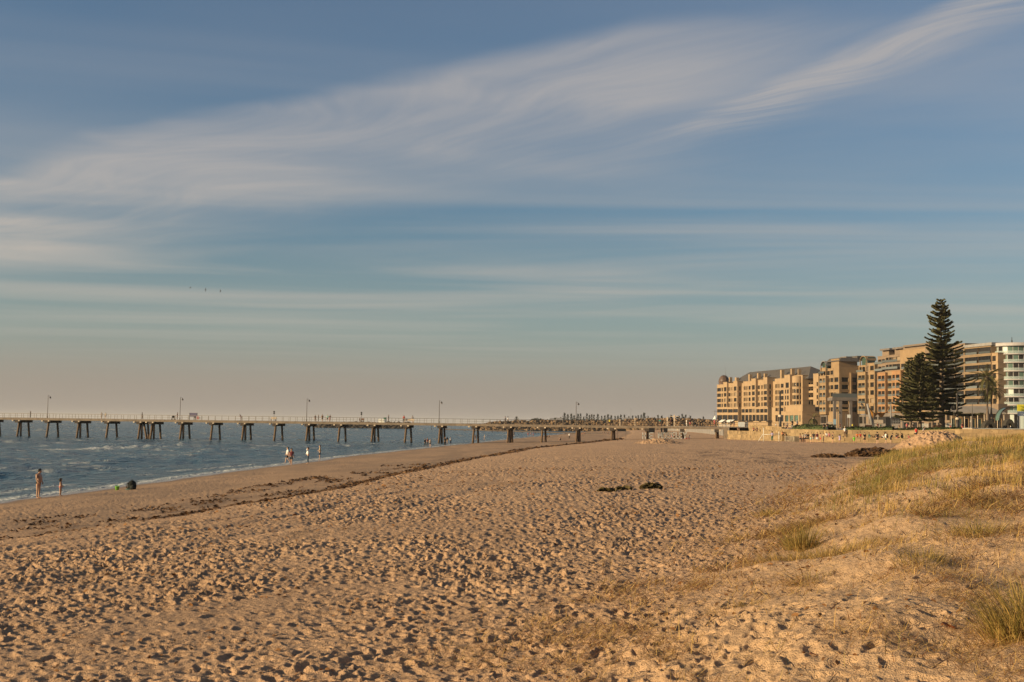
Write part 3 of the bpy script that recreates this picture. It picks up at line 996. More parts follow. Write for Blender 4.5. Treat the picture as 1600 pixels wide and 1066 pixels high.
def skin_mesh(name, nodes, edges, sub=1):
    """One continuous surface grown round a skeleton of (point, radius) nodes."""
    names = list(nodes)
    idx = {n: i for i, n in enumerate(names)}
    me = bpy.data.meshes.new(name + '_skeleton')
    me.from_pydata([nodes[n][0] for n in names], [(idx[a], idx[b]) for a, b in edges], [])
    o = bpy.data.objects.new(name, me)
    COL.objects.link(o)
    o.modifiers.new('skin', 'SKIN')
    for i, n in enumerate(names):
        r = nodes[n][1]
        r = r if isinstance(r, tuple) else (r, r)
        me.skin_vertices[0].data[i].radius = r
        me.skin_vertices[0].data[i].use_root = (i == 0)
    if sub:
        s = o.modifiers.new('sub', 'SUBSURF'); s.levels = sub; s.render_levels = sub
    dg = bpy.context.evaluated_depsgraph_get()
    out = bpy.data.meshes.new_from_object(o.evaluated_get(dg))
    out.name = name
    out.polygons.foreach_set('use_smooth', np.ones(len(out.polygons), dtype=bool))
    bpy.data.objects.remove(o)
    bpy.data.meshes.remove(me)
    return out

def base_joints():
    J = dict(pelvis=(0, 0, 0.96), spine=(0.0, 0, 1.12), chest=(0.0, 0, 1.32), neck=(-0.005, 0, 1.48), jaw=(0.025, 0, 1.565), head=(0.02, 0, 1.64), crown=(0.012, 0, 1.70), nose=(0.118, 0, 1.63))
    for s, y in (('L', 1), ('R', -1)):
        J['hip' + s] = (0, 0.09 * y, 0.90); J['knee' + s] = (0.02, 0.095 * y, 0.49); J['ank' + s] = (-0.01, 0.10 * y, 0.085); J['toe' + s] = (0.15, 0.115 * y, 0.032)
        J['sho' + s] = (-0.005, 0.165 * y, 1.405); J['elb' + s] = (-0.03, 0.235 * y, 1.12); J['wri' + s] = (0.05, 0.245 * y, 0.885); J['palm' + s] = (0.075, 0.245 * y, 0.82)
        J['ear' + s] = (0.01, 0.088 * y, 1.625)
    return J

def setp(J, **kw):
    J = dict(J)
    for k_, v_ in kw.items():
        J[k_] = v_
    return J
def shift(J, keys, d):
    for k_ in keys:
        J[k_] = tuple(a + b for a, b in zip(J[k_], d))
    return J
UP = ['spine', 'chest', 'neck', 'jaw', 'head', 'crown', 'nose', 'shoL', 'shoR', 'elbL', 'elbR', 'wriL', 'wriR', 'palmL', 'palmR', 'earL', 'earR']
HEADK = ['jaw', 'head', 'crown', 'nose', 'earL', 'earR']
def poses():
    B = base_joints(); P = {}
    P['stand'] = B
    w = setp(B, kneeL=(0.17, 0.09, 0.52), ankL=(0.24, 0.09, 0.10), toeL=(0.40, 0.10, 0.07), kneeR=(-0.06, -0.09, 0.50), ankR=(-0.30, -0.09, 0.13), toeR=(-0.17, -0.10, 0.03),
             elbL=(-0.13, 0.22, 1.14), wriL=(-0.10, 0.23, 0.90), palmL=(-0.08, 0.23, 0.83), elbR=(0.08, -0.22, 1.13), wriR=(0.20, -0.21, 0.93), palmR=(0.24, -0.20, 0.87))
    P['walk'] = w
    P['stride'] = setp(B, kneeL=(0.10, 0.09, 0.50), ankL=(0.08, 0.10, 0.09), toeL=(0.24, 0.11, 0.035), kneeR=(0.05, -0.09, 0.49), ankR=(-0.20, -0.10, 0.14), toeR=(-0.10, -0.11, 0.04), elbL=(-0.10, 0.23, 1.13), wriL=(0.02, 0.25, 0.90), palmL=(0.05, 0.25, 0.84))
    P['reach'] = setp(B, elbL=(0.20, 0.28, 1.46), wriL=(0.15, 0.12, 1.66), palmL=(0.12, 0.07, 1.71), elbR=(0.10, -0.26, 1.15), wriR=(0.16, -0.16, 0.96), palmR=(0.20, -0.12, 0.94))
    P['hands'] = setp(B, elbL=(0.02, 0.25, 1.14), wriL=(0.22, 0.13, 1.08), palmL=(0.28, 0.09, 1.09), elbR=(0.02, -0.25, 1.14), wriR=(0.22, -0.13, 1.08), palmR=(0.28, -0.09, 1.09))
    bl = setp(B, spine=(0.075, 0, 1.13), chest=(0.0, 0, 1.34), elbL=(0.02, 0.25, 1.12), wriL=(0.14, 0.20, 0.93), palmL=(0.17, 0.16, 0.88), elbR=(0.02, -0.25, 1.12), wriR=(0.14, -0.20, 0.93), palmR=(0.17, -0.16, 0.88))
    bl = shift(dict(bl), HEADK, (0.055, 0, -0.03)); bl['nose'] = (0.165, 0, 1.575); bl['neck'] = (0.015, 0, 1.48)
    P['belly'] = bl
    ch = setp(B, neck=(0.0, 0, 1.44), elbL=(0.05, 0.20, 1.12), wriL=(0.17, 0.12, 1.0), palmL=(0.20, 0.09, 0.96), elbR=(0.05, -0.20, 1.12), wriR=(0.17, -0.12, 1.0), palmR=(0.20, -0.09, 0.96), kneeL=(0.05, 0.08, 0.47), kneeR=(0.0, -0.08, 0.47), spine=(0.03, 0, 1.12))
    P['child'] = ch
    st = setp(B, kneeL=(0.36, 0.13, 0.50), ankL=(0.60, 0.12, 0.085), toeL=(0.74, 0.13, 0.04), kneeR=(0.34, -0.13, 0.52), ankR=(0.62, -0.12, 0.085), toeR=(0.76, -0.13, 0.04))
    st = shift(dict(st), UP + ['pelvis', 'hipL', 'hipR'], (0, 0, -0.79))
    for s, y in (('L', 1), ('R', -1)):
        st['elb' + s] = (0.13, 0.24 * y, 0.40); st['wri' + s] = (0.30, 0.17 * y, 0.50); st['palm' + s] = (0.36, 0.13 * y, 0.52)
    P['sit'] = st
    sb = setp(B, kneeL=(0.42, 0.11, 0.50), ankL=(0.44, 0.11, 0.09), toeL=(0.59, 0.12, 0.035), kneeR=(0.42, -0.11, 0.50), ankR=(0.40, -0.11, 0.09), toeR=(0.55, -0.12, 0.035))
    sb = shift(dict(sb), UP + ['pelvis', 'hipL', 'hipR'], (0, 0, -0.42))
    for s, y in (('L', 1), ('R', -1)):
        sb['elb' + s] = (0.10, 0.24 * y, 0.74); sb['wri' + s] = (0.30, 0.17 * y, 0.62); sb['palm' + s] = (0.36, 0.14 * y, 0.60)
    P['seat'] = sb
    ln = dict(B)
    for k_ in UP:
        x, y, z = ln[k_]; h = z - 0.96
        ln[k_] = (x + 0.42 * h, y, 0.96 + h * 0.90)
    for s, y in (('L', 1), ('R', -1)):
        ln['elb' + s] = (0.36, 0.22 * y, 1.10); ln['wri' + s] = (0.52, 0.14 * y, 1.06); ln['palm' + s] = (0.58, 0.10 * y, 1.07)
    P['lean'] = ln
    ly = {}
    for k_, (x, y, z) in B.items():
        ly[k_] = (1.0 - z, y * 1.2, 0.13 + x * 0.4)
    for s, y in (('L', 1), ('R', -1)):
        ly['knee' + s] = (0.46, 0.12 * y, 0.34 if y > 0 else 0.14)
        ly['elb' + s] = (-0.20, 0.36 * y, 0.08); ly['wri' + s] = (0.02, 0.40 * y, 0.06); ly['palm' + s] = (0.08, 0.40 * y, 0.05)
    P['lie'] = ly
    return P
POSES = poses()
RAD = dict(pelvis=(0.125, 0.155), spine=(0.105, 0.140), chest=(0.115, 0.165), neck=0.055, jaw=0.070, head=0.092, crown=0.075, nose=0.014)
for s in 'LR':
    RAD.update({'hip' + s: 0.095, 'knee' + s: 0.058, 'ank' + s: 0.040, 'toe' + s: 0.032, 'sho' + s: 0.062, 'elb' + s: 0.042, 'wri' + s: 0.029, 'palm' + s: 0.034, 'ear' + s: 0.018})
EDGES = [('pelvis', 'spine'), ('spine', 'chest'), ('chest', 'neck'), ('neck', 'jaw'), ('jaw', 'head'), ('head', 'crown'), ('head', 'nose')]
for s in 'LR':
    EDGES += [('pelvis', 'hip' + s), ('hip' + s, 'knee' + s), ('knee' + s, 'ank' + s), ('ank' + s, 'toe' + s), ('chest', 'sho' + s), ('sho' + s, 'elb' + s), ('elb' + s, 'wri' + s), ('wri' + s, 'palm' + s), ('head', 'ear' + s)]
_PM = {}
def lerp(a, b, t):
    return tuple(x + (y - x) * t for x, y in zip(a, b))

def body_mesh(pose, fingers):
    J = POSES[pose]
    nodes = {k_: (J[k_], RAD[k_]) for k_ in ['pelvis'] + [q for q in J if q != 'pelvis']}
    if pose == 'belly':
        nodes['spine'] = (J['spine'], (0.165, 0.165)); nodes['pelvis'] = (J['pelvis'], (0.135, 0.16))
    if pose == 'child':
        nodes['head'] = (J['head'], 0.122); nodes['jaw'] = (J['jaw'], 0.088); nodes['crown'] = (J['crown'], 0.10)
    edges = list(EDGES)
    if fingers:
        for s in 'LR':
            p = Vector(J['palm' + s]); d = (p - Vector(J['wri' + s])).normalized()
            side = d.cross(Vector((0, 1, 0)))
            side = side.normalized() if side.length > 0.1 else Vector((0, 0, 1))
            for q in range(4):
                base = p + side * (0.030 - 0.02 * q) + d * 0.035
                tip = base + d * (0.055 - 0.006 * abs(q - 1)) + Vector((0, 0.02 * (-1 if s == 'L' else 1), 0))
                nodes['fb%s%d' % (s, q)] = (tuple(base), 0.010); nodes['ft%s%d' % (s, q)] = (tuple(tip), 0.008)
                edges += [('palm' + s, 'fb%s%d' % (s, q)), ('fb%s%d' % (s, q), 'ft%s%d' % (s, q))]
            th = p + side * 0.05
            nodes['th' + s] = (tuple(th), 0.010); edges.append(('wri' + s, 'th' + s))
    me = skin_mesh('body_' + pose, nodes, edges)
    me.materials.append(cmat('skin', 'tan')); me.materials.append(M_EYE)
    # eyes and mouth
    bm = bmesh.new(); bm.from_mesh(me)
    hd = Vector(J['head']); up = (Vector(J['crown']) - hd).normalized(); fw = (Vector(J['nose']) - hd); fw -= up * fw.dot(up); fw.normalize(); sd = up.cross(fw)
    for c, r in ((hd + fw * 0.082 + sd * 0.033 + up * 0.012, 0.013), (hd + fw * 0.082 - sd * 0.033 + up * 0.012, 0.013), (hd + fw * 0.078 - up * 0.058, 0.012)):
        g = bmesh.ops.create_icosphere(bm, subdivisions=1, radius=r, matrix=Matrix.Translation(c))
        for f_ in {f_ for v_ in g['verts'] for f_ in v_.link_faces}:
            f_.material_index = 1
    bm.to_mesh(me); bm.free()
    return me

def hair_mesh(pose, kind):
    J = POSES[pose]
    hd = Vector(J['head']); up = (Vector(J['crown']) - hd).normalized(); fw = (Vector(J['nose']) - hd); fw -= up * fw.dot(up); fw.normalize(); sd = up.cross(fw)
    M = Matrix((fw, sd, up)).transposed()
    bm = bmesh.new()
    bmesh.ops.create_uvsphere(bm, u_segments=14, v_segments=9, radius=1.0)
    rx, ry, rz = {'short': (0.118, 0.105, 0.115), 'long': (0.122, 0.112, 0.118), 'curly': (0.170, 0.165, 0.165), 'cap': (0.12, 0.108, 0.11)}[kind]
    for v_ in bm.verts:
        c = v_.co.copy()
        keep = c.z > -0.15 if c.x > 0.3 else c.z > -0.75
        if kind in ('long', 'curly') and c.x < 0.2 and c.z < -0.2:
            c.z -= 0.9 * (1 if kind == 'long' else 0.35) * (-c.z)
        if c.x > 0.25 and c.z < 0.25:
            c.x = 0.25; c.z = max(c.z, -0.1)
        n = 1.0 + (0.10 * math.sin(9 * c.x + 7 * c.y) * math.cos(8 * c.z) if kind == 'curly' else 0.02 * math.sin(11 * c.y + 5 * c.z))
        v_.co = hd + up * 0.028 - fw * 0.012 + M @ Vector((c.x * rx * n, c.y * ry * n, c.z * rz * n))
        if kind == 'cap' and c.x > 0.2 and -0.05 < c.z < 0.35:
            v_.co += fw * 0.07
    me = bpy.data.meshes.new('hair_' + kind)
    bm.to_mesh(me); bm.free()
    me.polygons.foreach_set('use_smooth', np.ones(len(me.polygons), dtype=bool))
    me.materials.append(cmat('hair', 'dark'))
    return me

def cloth_mesh(pose, kind):
    J = POSES[pose]; N = {}; E = []
    fat = pose == 'belly'
    if kind in ('shirt', 'long_sleeve', 'dress', 'singlet'):
        N['pelvis'] = (lerp(J['pelvis'], J['spine'], -0.45), (0.152, 0.182)); N['spine'] = (J['spine'], (0.128, 0.165)); N['chest'] = (J['chest'], (0.136, 0.184)); N['neck'] = (lerp(J['chest'], J['neck'], 0.62), 0.085)
        E = [('pelvis', 'spine'), ('spine', 'chest'), ('chest', 'neck')]
        if kind != 'singlet':
            for s in 'LR':
                N['sho' + s] = (J['sho' + s], 0.080)
                E.append(('chest', 'sho' + s))
                if kind == 'long_sleeve':
                    N['elb' + s] = (J['elb' + s], 0.060); N['wri' + s] = (lerp(J['elb' + s], J['wri' + s], 0.9), 0.046); E += [('sho' + s, 'elb' + s), ('elb' + s, 'wri' + s)]
                else:
                    N['slv' + s] = (lerp(J['sho' + s], J['elb' + s], 0.55), 0.068); E.append(('sho' + s, 'slv' + s))
        if kind == 'dress':
            kn = lerp(J['kneeL'], J['kneeR'], 0.5)
            N['hem'] = (lerp(J['pelvis'], kn, 0.85), (0.19, 0.22)); E.append(('pelvis', 'hem'))
    else:
        N['pelvis'] = (J['pelvis'], (0.142 + 0.02 * fat, 0.172)); N['waist'] = (lerp(J['pelvis'], J['spine'], 0.45), (0.125 + 0.035 * fat, 0.158)); E = [('pelvis', 'waist')]
        for s in 'LR':
            N['hip' + s] = (J['hip' + s], 0.112); E.append(('pelvis', 'hip' + s))
            if kind == 'trunks':
                N['th' + s] = (lerp(J['hip' + s], J['knee' + s], 0.18), 0.098); E.append(('hip' + s, 'th' + s))
            elif kind == 'shorts':
                N['th' + s] = (lerp(J['hip' + s], J['knee' + s], 0.80), 0.092); E.append(('hip' + s, 'th' + s))
            else:
                N['kn' + s] = (J['knee' + s], 0.076); N['an' + s] = (lerp(J['knee' + s], J['ank' + s], 0.93), 0.060); E += [('hip' + s, 'kn' + s), ('kn' + s, 'an' + s)]
    me = skin_mesh(kind + '_' + pose, N, E)
    me.materials.append(cmat('cloth', 'black'))
    return me

def pmesh(*key):
    if key not in _PM:
        _PM[key] = {'body': body_mesh, 'hair': hair_mesh, 'cloth': cloth_mesh}[key[0]](*key[1:])
    return _PM[key]
def part_of(root, name, me, m):
    o = obj(name, me, root)
    o.material_slots[0].link = 'OBJECT'
    o.material_slots[0].material = m
    return o

def person(loc, h, face, pose, top, bottom, label, group, hair=('short', 'dark'), skin='tan', fingers=False, top_kind='shirt', bottom_kind='shorts', cat='person', wide=1.0):
    """face: degrees, 0 looks to the right of the picture, 90 away from the camera, -90 towards it, 180 to the left."""
    root = empty('person', loc, R_(face), label, cat, group)
    root.scale = (h / 1.75 * wide, h / 1.75 * wide, h / 1.75)
    part_of(root, 'body', pmesh('body', pose, fingers), cmat('skin', skin))
    if top:
        part_of(root, {'shirt': 'shirt', 'long_sleeve': 'jumper', 'dress': 'dress', 'singlet': 'singlet'}[top_kind], pmesh('cloth', pose, top_kind), cmat('cloth', top))
    if bottom:
        part_of(root, bottom_kind, pmesh('cloth', pose, bottom_kind), cmat('cloth', bottom))
    if hair[0] == 'cap':
        part_of(root, 'cap', pmesh('hair', pose, 'cap'), cmat('cloth', hair[1]))
    else:
        part_of(root, 'hair', pmesh('hair', pose, hair[0]), cmat('hair', hair[1]))
    return root
# ------------------------------------------------------------------ sea wall, terraces and promenade
M_LIME = mat('limestone', (0.27, 0.178, 0.090), 0.85, 0.4, 0.9, 0.8, 4.0)
M_LIMEG = mat('limestone_grey', (0.22, 0.175, 0.125), 0.85, 0.3, 0.8, 0.5, 5.0)  # greyer limestone tone for one terrace block
M_PAVE = mat('promenade_paving', (0.20, 0.175, 0.16), 0.85, 0.25, 0.5)
M_HEDGE = mat('hedge_leaves', (0.045, 0.055, 0.016), 0.8, 0.5, 3.0)
M_LETTER = mat('weathered_white', (0.42, 0.40, 0.37), 0.7, 0.2, 2.0)
M_WHITE = mat('white_paint', (0.70, 0.67, 0.62), 0.6, 0.1, 2.0)
M_GREYP = mat('grey_paint', (0.20, 0.19, 0.185), 0.6, 0.2, 2.0)
M_DARKP = mat('dark_paint', (0.025, 0.022, 0.02), 0.6, 0.2, 2.0)
M_WOODB = mat('brown_timber', (0.14, 0.06, 0.03), 0.75, 0.3, 4.0)

WALL = [(1137, 276.0, 4.75), (1170, 259.0, 4.75), (1222, 238.0, 4.55), (1290, 222.0, 4.45), (1440, 212.0, 4.65), (1500, 208.0, 4.95), (1680, 199.0, 5.0)]
def wpt(i, back=0.0):
    px, D, z = WALL[i]
    d = ray(px, horizon(px)); d.z = 0; d = d / d.y
    p = d * (D + back)
    return Vector((p.x, p.y, z))

WRND = random.Random(5)
_SM = {}
def stone_mesh(w, h):
    key = (round(w, 1), round(h, 1), WRND.randrange(3))
    if key not in _SM:
        b = MB(); b.box((0, -0.02, 0), (w, 0.30, h))
        for i, (x, y, z) in enumerate(b.v):
            b.v[i] = (x + WRND.uniform(-0.03, 0.03), y + (WRND.uniform(-0.035, 0.035) if y < 0.1 else 0), z + WRND.uniform(-0.02, 0.02))
        _SM[key] = b.mesh('stone', M_STONE)
    return _SM[key]
def stone_mat(name, c):
    m = bpy.data.materials.new(name); m.use_nodes = True
    k = NT(m.node_tree); bs = m.node_tree.nodes['Principled BSDF']
    tc = k.n('ShaderNodeTexCoord'); oi = k.n('ShaderNodeObjectInfo')
    lo = tuple(v * 0.45 for v in c); hi = tuple(v * 1.25 for v in c)
    q = k.mix(oi.outputs['Random'], lo, hi)
    geo = k.n('ShaderNodeNewGeometry')
    pit = k.step(k.noise(geo.outputs['Position'], 0.9, 5.0, 0.7), 0.58, 0.64)
    q = k.mix(k.m('MULTIPLY', pit, 0.75), q, tuple(v * 0.22 for v in c))
    k.l(k.mix(k.step(k.noise(geo.outputs['Position'], 0.5, 4.0, 0.6), 0.35, 0.7), q, tuple(v * 0.8 for v in c)), bs.inputs['Base Color'])
    bs.inputs['Roughness'].default_value = 0.9
    return m
M_STONE = stone_mat('limestone_block', (0.29, 0.19, 0.095))
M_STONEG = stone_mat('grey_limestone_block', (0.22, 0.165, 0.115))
def wall_run(name, pts, z_bot, thick, m, label, cat, group, ztop=None):
    """A wall following a line on the ground, with a coping a little proud of it."""
    b = MB()
    for i in range(len(pts) - 1):
        a, c = pts[i], pts[i + 1]
        d = (c - a); d.z = 0; d.normalize(); n = Vector((-d.y, d.x, 0))       # n points away from the beach
        za = a.z if ztop is None else ztop; zc = c.z if ztop is None else ztop
        A0 = Vector((a.x, a.y, z_bot)); C0 = Vector((c.x, c.y, z_bot)); A1 = Vector((a.x, a.y, za)); C1 = Vector((c.x, c.y, zc))
        T = n * thick
        b.poly([A0, C0, C1, A1]); b.poly([A1, C1, C1 + T, A1 + T]); b.poly([C0, C0 + T, C1 + T, C1]); b.poly([A0 + T, A0, A1, A1 + T]); b.poly([A0 + T, A1 + T, C1 + T, C0 + T])
    root = empty(name, (0, 0, 0), 0, label, cat, group)
    b.build('wall_face', m, root)
    b = MB()
    for i in range(len(pts) - 1):
        a, c = pts[i], pts[i + 1]
        d = (c - a); d.z = 0; ln = d.length; d.normalize(); n = Vector((-d.y, d.x, 0))
        k = max(1, int(ln / 2.4))
        for j in range(k):
            p = a + (c - a) * (j / k) + d * 0.01; q = a + (c - a) * ((j + 1) / k) - d * 0.01
            if ztop is not None: p.z = q.z = ztop
            o = n * -0.06; t2 = n * (thick + 0.06)
            P = [p + o, q + o, q + t2, p + t2]
            lo = [v + Vector((0, 0, 0.003)) for v in P]; hi = [v + Vector((0, 0, 0.14)) for v in P]
            b.poly(hi)
            for u in range(4):
                w = (u + 1) % 4
                b.poly([lo[u], lo[w], hi[w], hi[u]])
    b.build('coping', m, root, kind='stuff')
    # facing stones, each a little different in depth, laid in courses
    for i in range(len(pts) - 1):
        a, c = pts[i], pts[i + 1]
        d = (c - a); d.z = 0; ln = d.length; d.normalize(); n = Vector((-d.y, d.x, 0))
        za = a.z if ztop is None else ztop; zc = c.z if ztop is None else ztop
        zlow = max(z_bot, float(macro(np.array([a.x]), np.array([a.y]))[0]) - 0.3)
        nc = max(1, int(round((za - zlow) / 0.62)))
        rz = math.atan2(d.y, d.x)
        k = max(1, int(ln / 1.35))
        for r_ in range(nc):
            for j in range(k):
                f0 = (j + (0.5 if r_ % 2 else 0)) / k
                if f0 + 1.0 / k > 1.0: continue
                zt = za + (zc - za) * (f0 + 0.5 / k)
                hh = (zt - zlow) / nc
                o = obj('stone', stone_mesh(ln / k - 0.035, hh - 0.035), root, a + d * (ln * f0) - n * WRND.uniform(0.005, 0.075))
                o.location.z = zlow + hh * r_ + 0.012
                o.rotation_euler = (0, 0, rz)
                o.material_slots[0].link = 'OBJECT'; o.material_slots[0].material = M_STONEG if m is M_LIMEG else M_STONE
    return root

# the wall's upper length and its terraces
wall_run('sea_wall', [wpt(2), wpt(3), wpt(4), wpt(5), wpt(6)], 1.2, 0.5, M_LIME, 'long yellow limestone sea wall behind the crowd and the sand mound', 'sea wall', 'sea walls')
wall_run('sea_wall', [wpt(1) + Vector((0, 0, 0.55)), wpt(2) + Vector((-0.02, 0.1, 0.35))], 1.2, 0.5, M_LIME, 'upper sloping limestone wall between the jetty end and a thick dark post', 'sea wall', 'sea walls')
def shifted(i, fw, z):
    p = wpt(i, -fw); p.z = z; return p
wall_run('terrace_wall', [shifted(0, 1.0, 0), shifted(1, 1.6, 0), shifted(2, 1.6, 0)], 1.2, 1.55, M_LIME, 'middle limestone terrace below the upper sloping wall, two people sitting on it', 'terrace wall', 'sea walls', 3.95)
wall_run('terrace_wall', [shifted(0, 3.2, 0), shifted(1, 4.0, 0), shifted(2, 3.6, 0)], 1.2, 1.9, M_LIME, 'lowest limestone terrace at the jetty end, behind the small white goal', 'terrace wall', 'sea walls', 3.25)
wall_run('terrace_wall', [shifted(2, 1.9, 0), Vector((shifted(3, 3.2, 0).x - 3.4, shifted(3, 3.2, 0).y + 9.5, 0))], 1.2, 1.3, M_LIMEG, 'grey terrace block between the goal and the standing crowd', 'terrace wall', 'sea walls', 3.15)
wall_run('terrace_wall', [shifted(3, 3.0, 0), shifted(4, 3.0, 0)], 1.2, 2.45, M_LIME, 'low limestone seating terrace in front of the sea wall, people standing before it', 'terrace wall', 'sea walls', 3.18)

# promenade: paved sheet from the wall back past the buildings
def prom():
    front = [wpt(0) + Vector((0.4, 0.3, 0)), wpt(1) + Vector((0.4, 0.3, 0)), wpt(2) + Vector((0.35, 0.3, -0.02)), wpt(3) + Vector((0.2, 0.4, -0.02)), wpt(4) + Vector((0.2, 0.4, -0.02)), wpt(5) + Vector((0.2, 0.4, -0.02)), wpt(6) + Vector((0.2, 0.4, -0.02))]
    far = [Vector((96, 760, 4.8)), Vector((84, 560, 4.8)), Vector((66, 380, 4.75))]
    pts = far + front
    b = MB()
    for i in range(len(pts) - 1):
        a, c = pts[i], pts[i + 1]
        b.poly([a, c, Vector((420, c.y + 40, 4.82)), Vector((420, a.y + 40, 4.82))])
    for a, c in zip(pts[:3], pts[1:4]):
        b.poly([Vector((a.x, a.y, 0.5)), Vector((c.x, c.y, 0.5)), c, a])
    return b.build('promenade', M_PAVE, None, None, 'structure')
prom()

def hedge(px0, px1, back, h, w, label):
    """A clipped strip of planting along the top of the wall; leaf flakes over a rough core."""
    def p(px):
        for i in range(2, len(WALL) - 1):
            if WALL[i][0] <= px <= WALL[i + 1][0]:
                f = (px - WALL[i][0]) / (WALL[i + 1][0] - WALL[i][0])
                return wpt(i, back).lerp(wpt(i + 1, back), f)
        return wpt(2, back)
    a, c = p(px0), p(px1)
    L = (c - a).length; d = (c - a) / L; n = Vector((-d.y, d.x, 0)).normalized()
    N = int(L * 110)
    u = rng.uniform(0, L, N); v = rng.uniform(0, w, N)
    hh = h * (0.55 + 0.75 * fbm(u / 2.1, v / 1.0, int(px0), 3))
    z = rng.uniform(0.0, 1.0, N) ** 0.6 * hh
    v0, f0 = scraps(u, v, z, np.full(N, 0.13), 0.6)
    # core
    nu = max(4, int(L / 0.8)); core = []; cf = []
    us = np.linspace(0, L, nu)
    ch = h * 0.75 * (0.5 + 0.7 * fbm(us / 2.1, us * 0, int(px0), 3))
    for i in range(nu):
        core += [(us[i], 0.1, 0), (us[i], 0.15, ch[i]), (us[i], w - 0.15, ch[i]), (us[i], w - 0.1, 0)]
    for i in range(nu - 1):
        k = 4 * i
        for q in range(3):
            cf.append((k + q, k + 4 + q, k + 5 + q, k + 1 + q))
    V = np.concatenate([np.array(core), v0]); Fc = np.concatenate([np.array(cf), f0 + len(core)])
    W = np.array(a)[None] + V[:, :1] * np.array(d)[None] + V[:, 1:2] * np.array(n)[None] + np.array([[0, 0, 1.0]]) * V[:, 2:3]
    return tag(obj('hedge', np_mesh('hedge', W - np.array(a)[None], Fc, [M_HEDGE]), None, a), label, 'hedge', 'hedges on the promenade')
hedge(1318, 1395, 2.2, 0.8, 1.6, 'low green hedge strip on the wall top in front of the lamp posts')
hedge(1238, 1292, 16.0, 1.1, 2.2, 'brownish green hedge strip behind the grey ramp, below the cream hotel')
hedge(1395, 1500, 3.0, 0.45, 1.2, 'thin low green verge along the wall top below the big pines')
a = MB()

# ------------------------------------------------------------------ sand mounds and things on the sand
def sand_mound(px, py_top, D, rx, ry, hgt, peak, rot=0.0, seed=0, flat=0.0, rough=0.34):
    c = at_depth(px, horizon(px), D)
    NA, NR = 200, 64
    th = np.linspace(0, 2 * math.pi, NA, endpoint=False); rr = np.linspace(0, 1, NR)
    A, B = np.meshgrid(th, rr)
    X = (B * np.cos(A) * rx).ravel(); Y = (B * np.sin(A) * ry).ravel()
    b = B.ravel()
    prof = np.clip((1 - np.maximum(b - flat, 0) / (1 - flat)), 0, 1)
    prof = prof * prof * (3 - 2 * prof) * 0.45 + prof * 0.55
    zg = macro(c.x + X, c.y + Y)
    z0 = float(macro(np.array([c.x]), np.array([c.y]))[0])
    lum = 1.1 * (fbm(X / 0.8 + seed, Y / 0.8, 301 + seed, 3) - 0.5) + 1.3 * (vnoise(X / 0.32, Y / 0.32, 330 + seed) - 0.5) + 1.1 * (vnoise(X / 0.17, Y / 0.17, 340 + seed) - 0.5)
    Z = zg - 0.12 + (hgt) * prof + rough * lum * sstep(prof, 0.05, 0.3)
    i = np.arange(NR - 1)[:, None]; j = np.arange(NA)[None, :]; j2 = (j + 1) % NA
    q = np.stack([i * NA + j, i * NA + j2, (i + 1) * NA + j2, (i + 1) * NA + j], -1).reshape(-1, 4)
    V = np.stack([c.x + X, c.y + Y, Z], 1)
    me = np_mesh('sand_mound', V, q, [M_SAND], True, {'mask': np.tile(np.array([[0.30, 0, 0, 1.0]]), (len(V), 1))})
    return tag(obj('sand_mound', me), kind='structure')
sand_mound(1463, 676, 150.0, 6.2, 6.0, 2.25, 0, seed=1, flat=0.22, rough=0.26)
sand_mound(1030, 681, 205.0, 5.2, 5.0, 0.95, 0, seed=2, flat=0.05, rough=0.16)

# standing white letters on the sand beyond the jetty
# pixel strokes of simple block capitals, each letter a thing of its own
GLYPH = {
 'T': [((0, 1), (1, 1)), ((.5, 1), (.5, 0))], 'H': [((0, 0), (0, 1)), ((1, 0), (1, 1)), ((0, .5), (1, .5))], 'E': [((0, 0), (0, 1)), ((0, 1), (1, 1)), ((0, .5), (.8, .5)), ((0, 0), (1, 0))],
 'M': [((0, 0), (0, 1)), ((0, 1), (.5, .35)), ((.5, .35), (1, 1)), ((1, 1), (1, 0))],
 'O': [((0, .25), (0, .75)), ((0, .75), (.25, 1)), ((.25, 1), (.75, 1)), ((.75, 1), (1, .75)), ((1, .75), (1, .25)), ((1, .25), (.75, 0)), ((.75, 0), (.25, 0)), ((.25, 0), (0, .25))],
 'S': [((1, .85), (.75, 1)), ((.75, 1), (.2, 1)), ((.2, 1), (0, .78)), ((0, .78), (.2, .55)), ((.2, .55), (.8, .45)), ((.8, .45), (1, .22)), ((1, .22), (.8, 0)), ((.8, 0), (.25, 0)), ((.25, 0), (0, .15))],
 'L': [((0, 1), (0, 0)), ((0, 0), (1, 0))], 'Y': [((0, 1), (.5, .5)), ((1, 1), (.5, .5)), ((.5, .5), (.5, 0))], 'F': [((0, 0), (0, 1)), ((0, 1), (1, 1)), ((0, .5), (.8, .5))]}
def letter(ch, px, wpx, D, h, lift, label):
    p = at_depth(px, horizon(px), D)
    z0 = float(macro(np.array([p.x]), np.array([p.y]))[0])
    s = D / FPX
    w = wpx * s
    b = MB(); t = 0.10
    for (a, c) in GLYPH[ch]:
        A = Vector((a[0] * w, 0, a[1] * h)); Cc = Vector((c[0] * w, 0, c[1] * h))
        d = (Cc - A).normalized(); n = Vector((-d.z, 0, d.x)) * t; e = d * (t * 0.8)
        q = [A - e - n, Cc + e - n, Cc + e + n, A - e + n]
        fr = [v + Vector((0, -0.15, 0)) for v in q]; bk = [v + Vector((0, 0.15, 0)) for v in q]
        b.poly(fr); b.poly(bk[::-1])
        for u in range(4):
            b.poly([fr[u], bk[u], bk[(u + 1) % 4], fr[(u + 1) % 4]])
    return tag(b.build('letter', M_LETTER, None, (p.x, p.y, z0 + lift)), label, 'letter', 'white letters standing on the sand')
